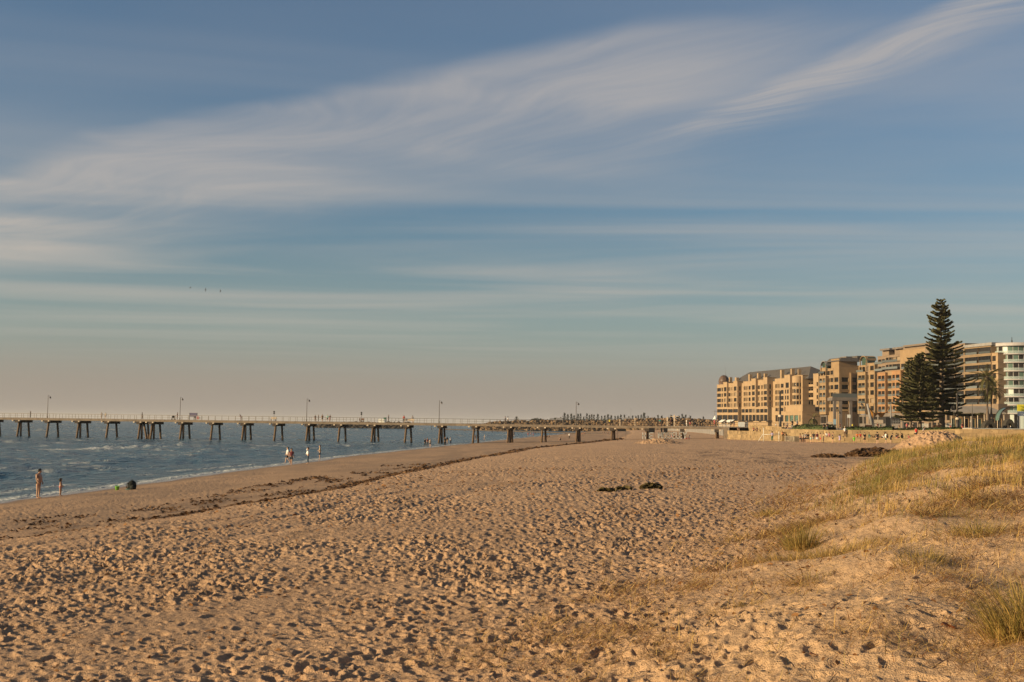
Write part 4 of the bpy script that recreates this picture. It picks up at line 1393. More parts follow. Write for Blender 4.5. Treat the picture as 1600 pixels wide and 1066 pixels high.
LETTERS = (('H', 1004.5, 4.0, 'pale standing letter H at the left end of the white word under the jetty'), ('E', 1015, 5.2, 'standing white letter E left of the gap in the word'),
           ('M', 1029, 5.5, 'standing white letter M half hidden by the small sand mound'), ('O', 1035.5, 5.4, 'standing white letter O right of the small sand mound'),
           ('S', 1043.5, 4.6, 'standing white letter S between the O and an E'), ('E', 1050.2, 4.0, 'standing white letter E just right of the S, over the people sitting'),
           ('L', 1056.5, 3.8, 'standing white letter L behind the people sitting on the sand'), ('E', 1062, 3.6, 'standing white letter E left of the standing man in dark clothes'),
           ('Y', 1067.6, 5.0, 'standing white letter Y at the right end of the word, right of the standing man'))
for ch, px, w, lb in LETTERS:
    letter(ch, px, w, 262.0, 1.25, 0.35, lb)

def dark_panel(px0, px1, y0, y1, D, label):
    a = at_depth(px0, y1, D); c = at_depth(px1, y0, D)
    zg = float(macro(np.array([a.x]), np.array([a.y]))[0])
    w = c.x - a.x
    root = empty('windbreak', (a.x, a.y, zg), 0, label, 'windbreak', 'black windbreaks beyond the letters')
    b = MB()
    b.tube([(0, 0, 0), (0, 0, c.z - zg)], 0.03, 5); b.tube([(w, 0, 0), (w, 0, c.z - zg)], 0.03, 5)
    b.build('frame', M_DARKP, root, kind='stuff')
    b = MB(); b.box((0.03, -0.02, max(a.z - zg, 0.1)), (w - 0.03, 0.02, c.z - zg))
    b.build('cloth_panel', cmat('cloth', 'black'), root)
dark_panel(1014, 1023, 669, 676, 272, 'wide black cloth panel standing above the letter E left of the sand mound')
dark_panel(1032.5, 1035, 669, 676, 272, 'narrow black cloth panel, left one of the two above the letter O')
dark_panel(1037, 1043, 669, 676, 272, 'black cloth panel, right one of the two above the letter O')
dark_panel(965, 978, 670, 674, 268, 'low black cloth panel under the jetty left of the white word')

def goal(px0, px1, ytop, yfoot, label):
    g = ground_at(px0, yfoot); s = g.y / FPX
    w = (px1 - px0) * s; h = (yfoot - ytop) * s
    root = empty('beach_goal', g, 0, label, 'goal')
    b = MB(); b.tube([(0, 0, 0), (0, 0, h)], 0.05, 6); b.build('post', M_WHITE, root)
    b = MB(); b.tube([(w, 0, 0), (w, 0, h * 0.75)], 0.05, 6); b.build('post', M_WHITE, root)
    b = MB(); b.tube([(0, 0, h * 0.52), (w, 0, h * 0.56)], 0.04, 6); b.build('crossbar', M_WHITE, root)
    b = MB(); b.tube([(-0.75, 1.2, 0), (-0.1, 0.05, h * 0.55)], 0.04, 6); b.build('brace', M_WHITE, root)
goal(1193, 1217, 669, 690, 'small white metal beach goal in front of the lowest terrace')
def net_post(px, ytop, yfoot, lean, label):
    g = ground_at(px, yfoot); s = g.y / FPX
    h = (yfoot - ytop) * s
    root = empty('net_post', g, 0, label, 'net post', 'net posts on the sand')
    b = MB(); b.tube([(0, 0, 0), (lean, 0, h)], 0.06, 6); b.build('post', M_WHITE, root)
    b = MB(); b.tube([(lean * .5, 0.05, h * 0.5), (1.0, 0.3, 0.0)], 0.02, 5); b.build('stay', M_WHITE, root)
net_post(1415.5, 670, 691, 0.05, 'pale net post on the sand left of the large sand mound')
net_post(1439, 674, 683, -0.3, 'short white leaning net post at the left shoulder of the sand mound')

# things by the water
def bag(px, py, label):
    g = ground_at(px, py)
    root = empty('backpack', (g.x, g.y, zat(g.x, g.y) - 0.02), 0.4, label, 'backpack')
    root.scale = (0.82, 0.82, 0.82)
    mb = mat('backpack_cloth', (0.016, 0.016, 0.013), 0.85, 0.35, 6.0)
    m2 = mat('backpack_trim', (0.03, 0.10, 0.09), 0.7, 0.2, 6.0)
    b = MB()
    b.lathe([(0.0, 0.0), (0.24, 0.0), (0.32, 0.10), (0.34, 0.34), (0.30, 0.56), (0.20, 0.70), (0.07, 0.76), (0, 0.765)], 16)
    for i, (x, y, z) in enumerate(b.v):
        b.v[i] = (x * 1.05, y * 0.72, z)
    b.build('bag_body', mb, root)
    b = MB()
    b.lathe([(0.0, 0.06), (0.20, 0.06), (0.24, 0.16), (0.23, 0.34), (0.12, 0.42), (0, 0.43)], 12, c=(0.06, -0.16, 0.0))
    b.build('front_pocket', mb, root)
    for y in (-0.1, 0.12):
        b = MB(); b.tube([(-0.18, y, 0.66), (-0.40, y, 0.45), (-0.42, y, 0.18), (-0.28, y, 0.05)], 0.03, 6); b.build('strap', mb, root)
    b = MB(); b.tube([(-0.06, 0, 0.75), (0.0, 0, 0.83), (0.08, 0, 0.75)], 0.02, 6); b.build('handle', mb, root)
    b = MB(); b.tube([(-0.5, -0.1, 0.03), (-0.2, -0.18, 0.06), (0.15, -0.2, 0.05)], 0.05, 6); b.build('towel_roll', m2, root)
bag(206, 765, 'dark bulging backpack standing alone on the sand near the water')
def bucket(px, py, label):
    g = ground_at(px, py)
    root = empty('toy_bucket', (g.x, g.y, zat(g.x, g.y) - 0.01), 0, label, 'toy bucket')
    m = mat('lime_plastic', (0.20, 0.48, 0.05), 0.4, 0.05)
    b = MB(); b.lathe([(0.0, 0.0), (0.10, 0.0), (0.15, 0.24), (0.165, 0.25), (0.15, 0.26), (0.135, 0.24), (0.09, 0.02), (0, 0.02)], 14); b.build('pail', m, root)
    b = MB(); b.tube([(-0.15, 0, 0.24), (-0.1, 0.08, 0.33), (0.1, 0.08, 0.33), (0.15, 0, 0.24)], 0.012, 5); b.build('handle', m, root)
bucket(183, 766, 'small lime green toy bucket on the wet sand left of the backpack')
# ------------------------------------------------------------------ apartment buildings and hotel behind the promenade
FA = Vector((116.2, 690.0, 0)); FD = Vector((55.8, -260.0, 0)).normalized(); FN = Vector((FD.y, -FD.x, 0))   # FN points out to sea
if FN.x > 0:
    FN = -FN
F_RZ = math.atan2(FD.y, FD.x)
ZB = 4.8
def fs(px, py, off=0.0):
    """Position along the frontage and height of a surveyed point on the frontage plane, off metres in front of it."""
    q = on_plane(px, py, FA + FN * off, FN)
    return (q - FA).dot(FD), q.z
def fsx(px, off=0.0, py=625):
    return fs(px, py, off)[0]

def stucco(name, c, var=0.12):
    return mat(name, c, 0.85, var, 0.35, 0.15, 8.0)
M_CREAM = stucco('cream_stucco', (0.315, 0.205, 0.115))
M_TAN = stucco('tan_stucco', (0.255, 0.162, 0.086))
M_ORANGE = stucco('orange_stucco', (0.29, 0.150, 0.070))
M_BEIGE = stucco('beige_stucco', (0.195, 0.132, 0.088))
M_SLATE = mat('slate_roof', (0.085, 0.07, 0.06), 0.8, 0.25, 1.5, 0.4, 4.0)
M_DOME = mat('brown_metal_dome', (0.11, 0.065, 0.045), 0.5, 0.25, 1.0)
M_GREYC = mat('grey_concrete', (0.145, 0.115, 0.098), 0.85, 0.2, 0.8)
M_ROOFG = mat('grey_roof', (0.23, 0.205, 0.19), 0.7, 0.15, 0.6)
M_FRAME = mat('window_frame', (0.045, 0.034, 0.026), 0.6, 0.1)
M_SLAB = mat('white_slab', (0.38, 0.335, 0.315), 0.65, 0.1, 1.0)
def glass(name, c, rough=0.12, spec=0.5):
    m = bpy.data.materials.new(name); m.use_nodes = True
    k = NT(m.node_tree); bs = m.node_tree.nodes['Principled BSDF']
    tc = k.n('ShaderNodeTexCoord'); oi = k.n('ShaderNodeObjectInfo')
    lo = tuple(v * 0.5 for v in c); hi = tuple(min(1, v * 1.7) for v in c)
    k.l(k.mix(oi.outputs['Random'], lo, hi), bs.inputs['Base Color'])
    bs.inputs['Roughness'].default_value = rough
    bs.inputs['Specular IOR Level'].default_value = spec
    return m
G_DARK = glass('dark_glass', (0.016, 0.013, 0.011), 0.2, 0.25)
G_CURT = glass('curtained_glass', (0.16, 0.115, 0.075), 0.3, 0.3)
G_GREEN = glass('green_glass', (0.055, 0.085, 0.065), 0.15, 0.5)
G_RAIL = glass('balustrade_glass', (0.085, 0.088, 0.085), 0.2, 0.4)
G_PALE = glass('pale_glass', (0.34, 0.36, 0.32), 0.2, 0.5)
brnd = random.Random(11)

def wall_face(b, O, U, N, w, z0, z1, holes, reveal=0.5, mi=0):
    """Front of a wall with real openings: the holes are left out and get reveals."""
    us = sorted({0.0, w, *[h[0] for h in holes], *[h[1] for h in holes]}); us = [u for u in us if -1e-6 <= u <= w + 1e-6]
    zs = sorted({z0, z1, *[h[2] for h in holes], *[h[3] for h in holes]}); zs = [z for z in zs if z0 - 1e-6 <= z <= z1 + 1e-6]
    P = lambda u, z, r=0.0: O + U * u + Vector((0, 0, z)) - N * r
    for i in range(len(zs) - 1):
        run = None
        for j in range(len(us) - 1):
            uc = (us[j] + us[j + 1]) / 2; zc = (zs[i] + zs[i + 1]) / 2
            hole = any(h[0] < uc < h[1] and h[2] < zc < h[3] for h in holes)
            if not hole and run is None: run = us[j]
            if hole and run is not None:
                b.poly([P(run, zs[i]), P(us[j], zs[i]), P(us[j], zs[i + 1]), P(run, zs[i + 1])], mi); run = None
        if run is not None:
            b.poly([P(run, zs[i]), P(w, zs[i]), P(w, zs[i + 1]), P(run, zs[i + 1])], mi)
    for (a, c, d, e) in holes:
        b.poly([P(a, d), P(c, d), P(c, d, reveal), P(a, d, reveal)], mi); b.poly([P(a, e, reveal), P(c, e, reveal), P(c, e), P(a, e)], mi)
        b.poly([P(a, d), P(a, d, reveal), P(a, e, reveal), P(a, e)], mi); b.poly([P(c, d, reveal), P(c, d), P(c, e), P(c, e, reveal)], mi)

_WM = {}
def window_meshes(w, h, panes):
    key = (round(w, 1), round(h, 1), panes)
    if key not in _WM:
        w, h = max(key[0], 0.3), max(key[1], 0.3)
        b = MB(); t = 0.055
        b.box((0, -0.05, 0), (w, 0.05, t)); b.box((0, -0.05, h - t), (w, 0.05, h))
        for i in range(panes + 1):
            x = (w - t) * i / panes
            b.box((x, -0.045, t + 0.001), (x + t, 0.045, h - t - 0.001))
        fr = b.mesh('window', M_FRAME)
        b = MB()
        for i in range(panes):
            x0 = (w - t) * i / panes + t; x1 = (w - t) * (i + 1) / panes
            b.box((x0, -0.01, t), (x1, 0.01, h - t))
        pn = b.mesh('pane', G_DARK)
        _WM[key] = (fr, pn, w, h)
    return _WM[key]

class Building:
    def __init__(self, name, s0, label, cat, m, group=None):
        self.s0 = s0; self.m = m
        p = FA + FD * s0
        self.root = empty(name, (p.x, p.y, ZB), F_RZ, label, cat, group)
    # local frame: x along the frontage towards the camera, y into the building, z up from the pavement
    def window(self, O, U, N, hole, panes=1, g=None, reveal=0.42, arch=False):
        a, c, d, e = hole
        fr, pn, w, h = window_meshes(c - a, e - d, panes)
        o = obj('window', fr, self.root)
        p = O + U * a + Vector((0, 0, d)) - N * reveal
        o.location = p
        o.rotation_euler = (0, 0, math.atan2(U.y, U.x))
        o.scale = ((c - a) / w, 1, (e - d) / h)
        q = obj('pane', pn, o)
        q.material_slots[0].link = 'OBJECT'
        q.material_slots[0].material = g or (G_CURT if brnd.random() < 0.10 else G_DARK)
        return o
    def block(self, px0, px1, ytop, off, cols=(), rows=(), hgt=1.5, m=None, depth=10.0, zbot=0.0, ref=None, panes=1, side=(), g=None, name='wall', parapet=0.25, arch_top=False, balcony=False, pyref=625, ztop=None, skip=()):
        """A bay of the frontage from photograph column px0 to px1; cols are window columns, rows heights of window centres."""
        s0, s1 = fsx(px0, off, pyref), fsx(px1, off, pyref)
        zt = (fs(ref or px0, ytop, off)[1] - ZB) if ztop is None else ztop
        x0, x1, y = s0 - self.s0, s1 - self.s0, -off
        holes = []
        for ci, (c0, c1) in enumerate(cols):
            u0, u1 = fsx(c0, off, pyref) - s0, fsx(c1, off, pyref) - s0
            g_ = 0.10 * (u1 - u0); u0 -= g_; u1 += g_
            u0 = max(u0, 0.08); u1 = min(u1, x1 - x0 - 0.08)
            for r, zc in enumerate(rows):
                if (ci, r) in skip: continue
                hh = hgt[r] if isinstance(hgt, (list, tuple)) else hgt
                holes.append((u0, u1, zc - hh / 2, zc + hh / 2))
        holes = [h for h in holes if h[3] < zt - 0.05 and h[2] > zbot + 0.02 and h[1] - h[0] > 0.2]
        b = MB()
        U = Vector((1, 0, 0)); N = Vector((0, -1, 0)); O = Vector((x0, y, 0))
        wall_face(b, O, U, N, x1 - x0, zbot, zt, holes)
        # return wall facing the camera, with its own openings given as (depth0, depth1)
        sh = []
        for (d0, d1) in side:
            for r, zc in enumerate(rows):
                hh = hgt[r] if isinstance(hgt, (list, tuple)) else hgt
                if zc + hh / 2 < zt - 0.05 and zc - hh / 2 > zbot + .02: sh.append((d0, d1, zc - hh / 2, zc + hh / 2))
        O2 = Vector((x1, y, 0)); U2 = Vector((0, 1, 0)); N2 = Vector((1, 0, 0))
        wall_face(b, O2, U2, N2, depth, zbot, zt, sh)
        b.poly([(x0, y + depth, zbot), (x0, y, zbot), (x0, y, zt), (x0, y + depth, zt)])
        b.poly([(x1, y + depth, zbot), (x0, y + depth, zbot), (x0, y + depth, zt), (x1, y + depth, zt)])
        b.poly([(x0, y, zt), (x1, y, zt), (x1, y + depth, zt), (x0, y + depth, zt)])
        if zbot > 0.3:
            b.poly([(x0, y, zbot), (x0, y + depth, zbot), (x1, y + depth, zbot), (x1, y, zbot)])
        w = b.build(name, m or self.m, self.root)
        if rows and name == 'wall' and x1 - x0 > 1.2:
            for r, zc in enumerate(rows):
                hh = hgt[r] if isinstance(hgt, (list, tuple)) else hgt
                zl = zc - hh / 2 - 0.42
                if zbot + 0.2 < zl < zt - 0.4:
                    bb = MB(); bb.box((x0 - 0.05, y - 0.16, zl), (x1 + 0.10, y - 0.003, zl + 0.22)); bb.box((x1 + 0.003, y - 0.002, zl), (x1 + 0.10, y + depth, zl + 0.22))
                    bb.build('string_course', m or self.m, self.root)
        if parapet:
            b = MB(); b.box((x0 - 0.08, y - 0.12, zt + 0.004), (x1 + 0.12, y + 0.35, zt + parapet)); b.box((x1 - 0.35, y + 0.352, zt + 0.004), (x1 + 0.12, y + depth, zt + parapet))
            b.build('parapet', m or self.m, self.root)
        for h in holes:
            self.window(O, U, N, h, panes, g)
            if balcony:
                self.balustrade(x0 + h[0] - 0.1, x0 + h[1] + 0.1, y - 0.02, h[2] - 0.02)
        for h in sh:
            self.window(O2, U2, N2, h, 2 if h[1] - h[0] > 1.6 else 1, g)
        return (x0, x1, y, zt)
    def balustrade(self, x0, x1, y, z, h=0.95, depth=0.0, name='balustrade'):
        b = MB(); b.box((x0, y - 0.03 - depth, z), (x1, y + 0.005 - depth, z + h))
        if depth > 0:
            b.box((x1 - 0.03, y - depth + 0.006, z), (x1, y, z + h))
        return b.build(name, G_RAIL, self.root)
    def box(self, name, px0, px1, y0, y1, off, depth, m, ref=None, pyref=625):
        """A plain projecting piece between two heights read at column ref."""
        s0, s1 = fsx(px0, off, pyref) - self.s0, fsx(px1, off, pyref) - self.s0
        zt = fs(ref or px0, y0, off)[1] - ZB; zb = fs(ref or px0, y1, off)[1] - ZB
        b = MB(); b.box((s0, -off, zb), (s1, -off + depth, zt))
        return b.build(name, m, self.root)

c1 = lambda x: 1110 + x / 9.69
d1 = lambda y: 570 + y / 9.69
c2 = lambda x: 1200 + x / 7.62
d2 = lambda y: 560 + y / 7.62
c3 = lambda x: 1290 + x / 6.66
d3 = lambda y: 540 + y / 6.66
c6 = lambda x: 1490 + x / 6.27
d6 = lambda y: 520 + y / 6.27
def cols(f, *p):
    return [(f(a), f(b)) for a, b in p]

# --- the cream hotel with the brown dome
def hotel():
    B = Building('hotel', fsx(1120.3), 'cream hotel with a brown dome at its far end and a long dark pitched roof', 'hotel', M_CREAM)
    rows = [fs(c1(130), d1(y), 0)[1] - ZB for y in (380, 463, 543, 620)]
    H = 1.95
    B.block(c1(100), c1(195), d1(310), 0, cols(c1, (107, 155), (170, 187)), rows, H, panes=2)
    B.block(c1(195), c1(250), d1(272), 1.0, cols(c1, (207, 240)), rows, [2.3, H, H, H])
    B.block(c1(262), c1(345), d1(290), 0, cols(c1, (277, 303), (320, 330)), rows, H)
    B.block(c1(345), c1(407), d1(255), 1.0, cols(c1, (357, 392)), rows, [2.3, H, H, H], side=((1.1, 2.1),))
    B.block(c1(440), c1(520), d1(290), -1.6, (), rows, H)
    B.block(c1(497), c1(620), d1(262), 0, cols(c1, (505, 520), (530, 540), (548, 560), (580, 606)), rows, H)
    B.block(c1(620), c1(685), d1(220), 1.0, cols(c1, (632, 668)), rows, [2.4, H, H, H])
    B.block(c1(695), c1(800), d1(240), -0.3, cols(c1, (715, 745), (768, 778), (785, 796)), rows, H)
    B.block(c1(800), c1(860), d1(200), 1.0, cols(c1, (812, 852)), rows, [2.4, H, H, H], side=((1.2, 2.2),))
    B.block(c1(895), c1(990), d1(250), -2.2, (), rows, H)
    B.block(c2(82), c2(195), d2(250), 0, cols(c2, (88, 103), (113, 122), (128, 137), (155, 183)), rows, H)
    B.block(c2(195), c2(262), d2(205), 1.0, cols(c2, (212, 245)), rows[:1], 2.6)
    # the tower's lower pairs of narrow windows
    for (a, b_) in ((203, 216), (228, 246)):
        for zc in rows[1:]:
            s = fsx(c2(a), 1.02) - B.s0; e = fsx(c2(b_), 1.02) - B.s0
            B.window(Vector((0, -1.02, 0)), Vector((1, 0, 0)), Vector((0, -1, 0)), (s, e, zc - H / 2, zc + H / 2), 1, G_DARK, 0.0)
    B.block(c2(262), c2(412), d2(215), -1.0, cols(c2, (278, 292)), rows, H, depth=9.0, side=((3.2, 4.2), (4.6, 5.6)))
    # round bay: banded windows between plain curved aprons
    sc_ = fsx(c2(352), -0.4) - B.s0; R = 2.75
    zt = fs(c2(352), d2(213), 0)[1] - ZB
    def arc(name, z0, z1, r, m, a0=-100, a1=190, n=20):
        b = MB(); pts = [(sc_ + r * math.cos(R_(a0 + (a1 - a0) * i / n)), 0.6 - r * math.sin(R_(a0 + (a1 - a0) * i / n))) for i in range(n + 1)]
        for p, q in zip(pts[:-1], pts[1:]):
            b.poly([(q[0], q[1], z0), (p[0], p[1], z0), (p[0], p[1], z1), (q[0], q[1], z1)])
        b.poly([(p[0], p[1], z1) for p in pts]); b.poly([(p[0], p[1], z0) for p in pts][::-1])
        return b.build(name, m, B.root)
    zz = 0.5
    for zc in rows[::-1]:
        arc('bay_apron', zz, zc - 0.95, R, M_CREAM)
        arc('bay_window', zc - 0.949, zc + 0.95, R - 0.22, G_DARK)
        for k_ in range(7):
            an = R_(-20 + 30 * k_)
            b = MB(); b.box((sc_ + (R - 0.1) * math.cos(an) - 0.16, 0.6 - (R - 0.1) * math.sin(an) - 0.16, zc - 0.948), (sc_ + (R - 0.1) * math.cos(an) + 0.16, 0.6 - (R - 0.1) * math.sin(an) + 0.16, zc + 0.949))
            b.build('bay_pier', M_CREAM, B.root)
        zz = zc + 0.951
    arc('bay_apron', zz, zt, R, M_CREAM)
    # balconies in the corner, end block
    for y in (330, 405, 485):
        z = fs(c2(530), d2(y), -4)[1] - ZB
        s = fsx(c2(498), -5.0) - B.s0; e = fsx(c2(560), -5.0) - B.s0
        b = MB(); b.box((s, 4.2, z - 0.2), (e, 8.0, z + 0.85)); b.build('balcony', M_CREAM, B.root)
    B.block(c2(505), c2(560), d2(200), -8.0, cols(c2, (515, 550)), rows, 2.0, m=M_BEIGE)
    B.block(c2(540), c2(602), d2(190), -4.2, cols(c2, (580, 595)), rows, H)
    # lower storeys: blind panels above, shop openings below
    for (a, b_, f) in ((100, 262, c1), (262, 420, c1), (470, 690, c1), (690, 870, c1)):
        s0, s1 = fsx(f(a), 1.5), fsx(f(b_), 1.5)
        n = max(2, int((b_ - a) / 55))
        wpx = (b_ - a) / n
        zt_ = fs(f(a), d1(650), 1.5)[1] - ZB
        B.block(f(a), f(b_), d1(650), 1.5, [(f(a + wpx * i + 6), f(a + wpx * (i + 1) - 10)) for i in range(n)], [fs(f(a), 653.3, 1.5)[1] - ZB, fs(f(a), d1(700), 1.5)[1] - ZB], [3.2, 1.9], depth=3.0, name='podium', pyref=652)
    for ch in [c for c in B.root.children if False]: pass
    B.block(c2(45), c2(195), d2(590), 1.6, cols(c2, (90, 110), (115, 128), (140, 180)), [fs(c2(100), 653.8, 1.6)[1] - ZB, fs(c2(100), d2(612), 1.6)[1] - ZB], [3.2, 1.6], depth=3.0, name='podium', pyref=655)
    x = B.block(c2(195), c2(408), d2(640), 8.0, cols(c2, (205, 240), (260, 300), (316, 356), (375, 386)), [fs(c2(300), 654.0, 8.0)[1] - ZB], 3.0, depth=9.5, name='podium', pyref=655, g=G_GREEN)
    B.block(c2(255), c2(412), d2(560), 5.0, (), (), depth=6.4, name='podium', zbot=x[3] + 0.26, pyref=640)
    # roof: long slate pitch with a hipped end
    s0 = fsx(1150, -6) - B.s0; s1 = fsx(1272.8, -11, 572) - B.s0; se = fsx(1279.5, -7) - B.s0
    zr = fs(1272.8, 572, -11)[1] - ZB; ze = fs(c1(650), d1(262), -2)[1] - ZB - 0.3
    b = MB()
    A0, A1, R0, R1, C0, C1 = (s0, 1.6, ze), (se, 1.6, ze), (s0 + 7, 11, zr), (s1 - 4, 11, zr), (s0, 20, ze), (se, 20, ze)
    b.poly([A0, A1, R1, R0]); b.poly([A1, C1, R1]); b.poly([C1, C0, R0, R1]); b.poly([C0, A0, R0]); b.poly([A0, C0, C1, A1])
    b.build('roof', M_SLATE, B.root)
    for (f, g_, a, b_, y0, y1) in ((c1, d1, 280, 303, 190, 275), (c1, d1, 370, 405, 195, 250), (c1, d1, 575, 605, 148, 225), (c1, d1, 706, 735, 130, 225), (c1, d1, 806, 835, 135, 200), (c2, d2, 145, 170, 140, 215), (c2, d2, 268, 292, 125, 215), (c2, d2, 354, 370, 130, 190)):
        B.box('chimney', f(a), f(b_) - 1.2, g_(y0), g_(y1) + 4, -3.0, 1.6, M_CREAM, f(a), 595)
    # dome
    sd = fsx(c1(205), -4, 590) - B.s0
    zb_ = fs(c1(205), d1(305), -4)[1] - ZB; zd = fs(c1(205), d1(160), -4)[1] - ZB
    rd = 3.0; hd = zd - zb_
    b = MB(); b.lathe([(rd, zb_ - 1.0), (rd, zb_ + hd * 0.28)] + [(rd * math.cos(R_(a)), zb_ + hd * 0.28 + hd * 0.72 * math.sin(R_(a))) for a in range(0, 91, 10)], 24, c=(sd, 4.0, 0))
    dm = b.build('dome', M_DOME, B.root)
    for i in range(12):
        an = 2 * math.pi * i / 12
        b = MB(); b.tube([(sd + rd * 1.01 * math.cos(R_(a)) * math.cos(an), 4.0 + rd * 1.01 * math.cos(R_(a)) * math.sin(an), zb_ + hd * 0.28 + hd * 0.725 * math.sin(R_(a))) for a in range(0, 86, 12)], 0.06, 4)
        b.build('dome_rib', M_DOME, dm)
    b = MB(); b.tube([(sd + 1.0, 4.5, zd - 0.3), (sd + 1.0, 4.5, fs(c1(240), d1(8), -4)[1] - ZB)], [0.09, 0.03], 5); b.build('mast', M_GREYP, B.root)
    # awnings and pergola bars at pavement level
    for a, b_ in ((150, 205), (245, 300), (300, 340)):
        s = fsx(c1(a + 22), 1.5, 652) - B.s0; e = fsx(c1(b_ + 28), 1.5, 652) - B.s0
        b = MB(); q = [(s, -1.55, 3.9), (e, -1.55, 3.9), (e, -4.2, 2.35), (s, -4.2, 2.35)]
        b.poly(q); b.poly([(x_, y_, z_ - 0.07) for x_, y_, z_ in q][::-1])
        for u in range(4):
            p, r = q[u], q[(u + 1) % 4]; b.poly([p, (p[0], p[1], p[2] - 0.07), (r[0], r[1], r[2] - 0.07), r])
        b.build('awning', M_WHITE, B.root)
    for a, b_ in ((430, 490), (505, 605), (690, 725), (800, 895)):
        s = fsx(c1(a), 3.2, 648) - B.s0; e = fsx(c1(b_), 3.2, 648) - B.s0
        b = MB(); b.box((s, -3.4, 3.2), (e, -1.53, 3.45)); b.build('canopy_bar', M_DARKP, B.root)
hotel()

# --- tan apartment block with the barrel-topped bay
def tan_block():
    B = Building('apartment_building', fsx(1280), 'tan apartment block with a barrel topped bay, between the cream hotel and the orange block', 'apartment block', M_TAN, 'apartment blocks behind the promenade')
    rows = [fs(c2(650), d2(y), 0)[1] - ZB for y in (178, 265, 350, 436, 525, 610)]
    H = 1.9
    zlow = fs(c2(650), d2(668), 0)[1] - ZB
    B.block(c2(612), c2(688), d2(222), 0, cols(c2, (617, 641), (655, 680)), rows[1:], H, balcony=True, depth=9.0, zbot=zlow)
    x = B.block(c2(622), c2(692), d2(122), -1.2, cols(c2, (632, 655), (665, 685)), rows[:1], H, depth=7.5, zbot=(fs(c2(650), d2(225), 0)[1] - ZB))
    B.balustrade(x[0], x[1], x[2] - 1.0, x[3] - 3.3 + 0.9, 0.9)
    B.block(c2(695), c2(740), d2(130), -1.6, cols(c2, (702, 734)), rows, H, depth=7.0, g=G_DARK)
    B.block(c2(737), c2(783), d2(128), -0.6, cols(c2, (746, 775)), rows, H, depth=7.0)
    B.block(c3(86), c3(142), d3(215), -0.6, cols(c3, (95, 130)), [r for r in rows[1:]], 2.1, depth=10.5, side=((1.2, 4.6), (6.4, 8.6)))
    B.block(c3(60), c3(142), d3(150), -2.0, cols(c3, (70, 130)), rows[:1], 2.0, depth=9.0, side=((0.6, 4.6), (5.2, 8.0)))
    # lit pier on the return wall
    x1 = fsx(c3(142), -0.6) - B.s0
    b = MB(); b.box((x1 + 0.003, 5.2 + 0.6, 0), (x1 + 0.7, 6.0 + 0.6, rows[0] - 0.2)); b.build('pier', M_TAN, B.root)
    # roofs
    zt = fs(c3(60), d3(172), -2)[1] - ZB
    s0 = fsx(c2(700), -2) - B.s0; s1 = fsx(c3(150), -2) - B.s0
    b = MB(); q0 = [(s0, 1.5, zt), (s1 + 0.4, 1.5, zt), (s1 + 0.4, 12, zt), (s0, 12, zt)]; q1 = [(s0 + 0.8, 3.0, zt + 1.7), (s1 - 0.8, 3.0, zt + 1.7), (s1 - 0.8, 11, zt + 1.7), (s0 + .8, 11, zt + 1.7)]
    b.poly(q1); b.poly(q0[::-1])
    for u in range(4):
        b.poly([q0[u], q0[(u + 1) % 4], q1[(u + 1) % 4], q1[u]])
    b.build('roof', M_SLATE, B.root)
    B.box('plant_room', c3(150), c3(215), d3(120), d3(170), -9.0, 5.0, M_GREYC, c3(150), 560)
    B.box('plant_room', c3(225), c3(330), d3(118), d3(150), -12.0, 6.0, M_SLATE, c3(225), 560)
    # barrel roof over the front bay
    s0 = fsx(c2(640), -1.2, 570) - B.s0; s1 = fsx(c2(700), -1.2, 570) - B.s0
    za = fs(c2(650), d2(85), -1)[1] - ZB; zb = fs(c2(650), d2(33), -1)[1] - ZB
    b = MB(); pts = []
    for i in range(13):
        t = math.pi * i / 12
        pts.append(((s0 + s1) / 2 - (s1 - s0) / 2 * math.cos(t), za + (zb - za) * math.sin(t)))
    for (p, q) in zip(pts[:-1], pts[1:]):
        b.poly([(p[0], 0.6, p[1]), (q[0], 0.6, q[1]), (q[0], 5, q[1]), (p[0], 5, p[1])]); b.poly([(p[0], 0.6, p[1] - 0.25), (p[0], 5, p[1] - 0.25), (q[0], 5, q[1] - 0.25), (q[0], 0.6, q[1] - 0.25)])
        b.poly([(p[0], 0.6, p[1] - 0.25), (q[0], 0.6, q[1] - 0.25), (q[0], 0.6, q[1]), (p[0], 0.6, p[1])])
    b.build('barrel_roof', M_ROOFG, B.root)
    zp = rows[0] + 1.3
    b = MB(); b.box((s0 + 0.2, 1.5, zp), (s1 - 0.2, 4.8, zb - 0.9)); b.build('penthouse_wall', G_GREEN, B.root)
    b = MB(); b.box((s0 - 0.1, 0.55, zp - 2.2), (s0 + 0.15, 0.9, za)); b.box((s1 - 0.15, 0.55, zp - 2.2), (s1 + 0.1, 0.9, za)); b.build('penthouse_post', M_TAN, B.root)
    # glazed ground floor set back under the bays
    B.block(c2(600), c2(700), d2(680), -1.0, cols(c2, (605, 625), (632, 650), (656, 690)), [fs(c2(640), 656.5, -5)[1] - ZB], 3.0, m=M_GREYC, depth=8.0, name='ground_floor', pyref=655, parapet=0)
tan_block()

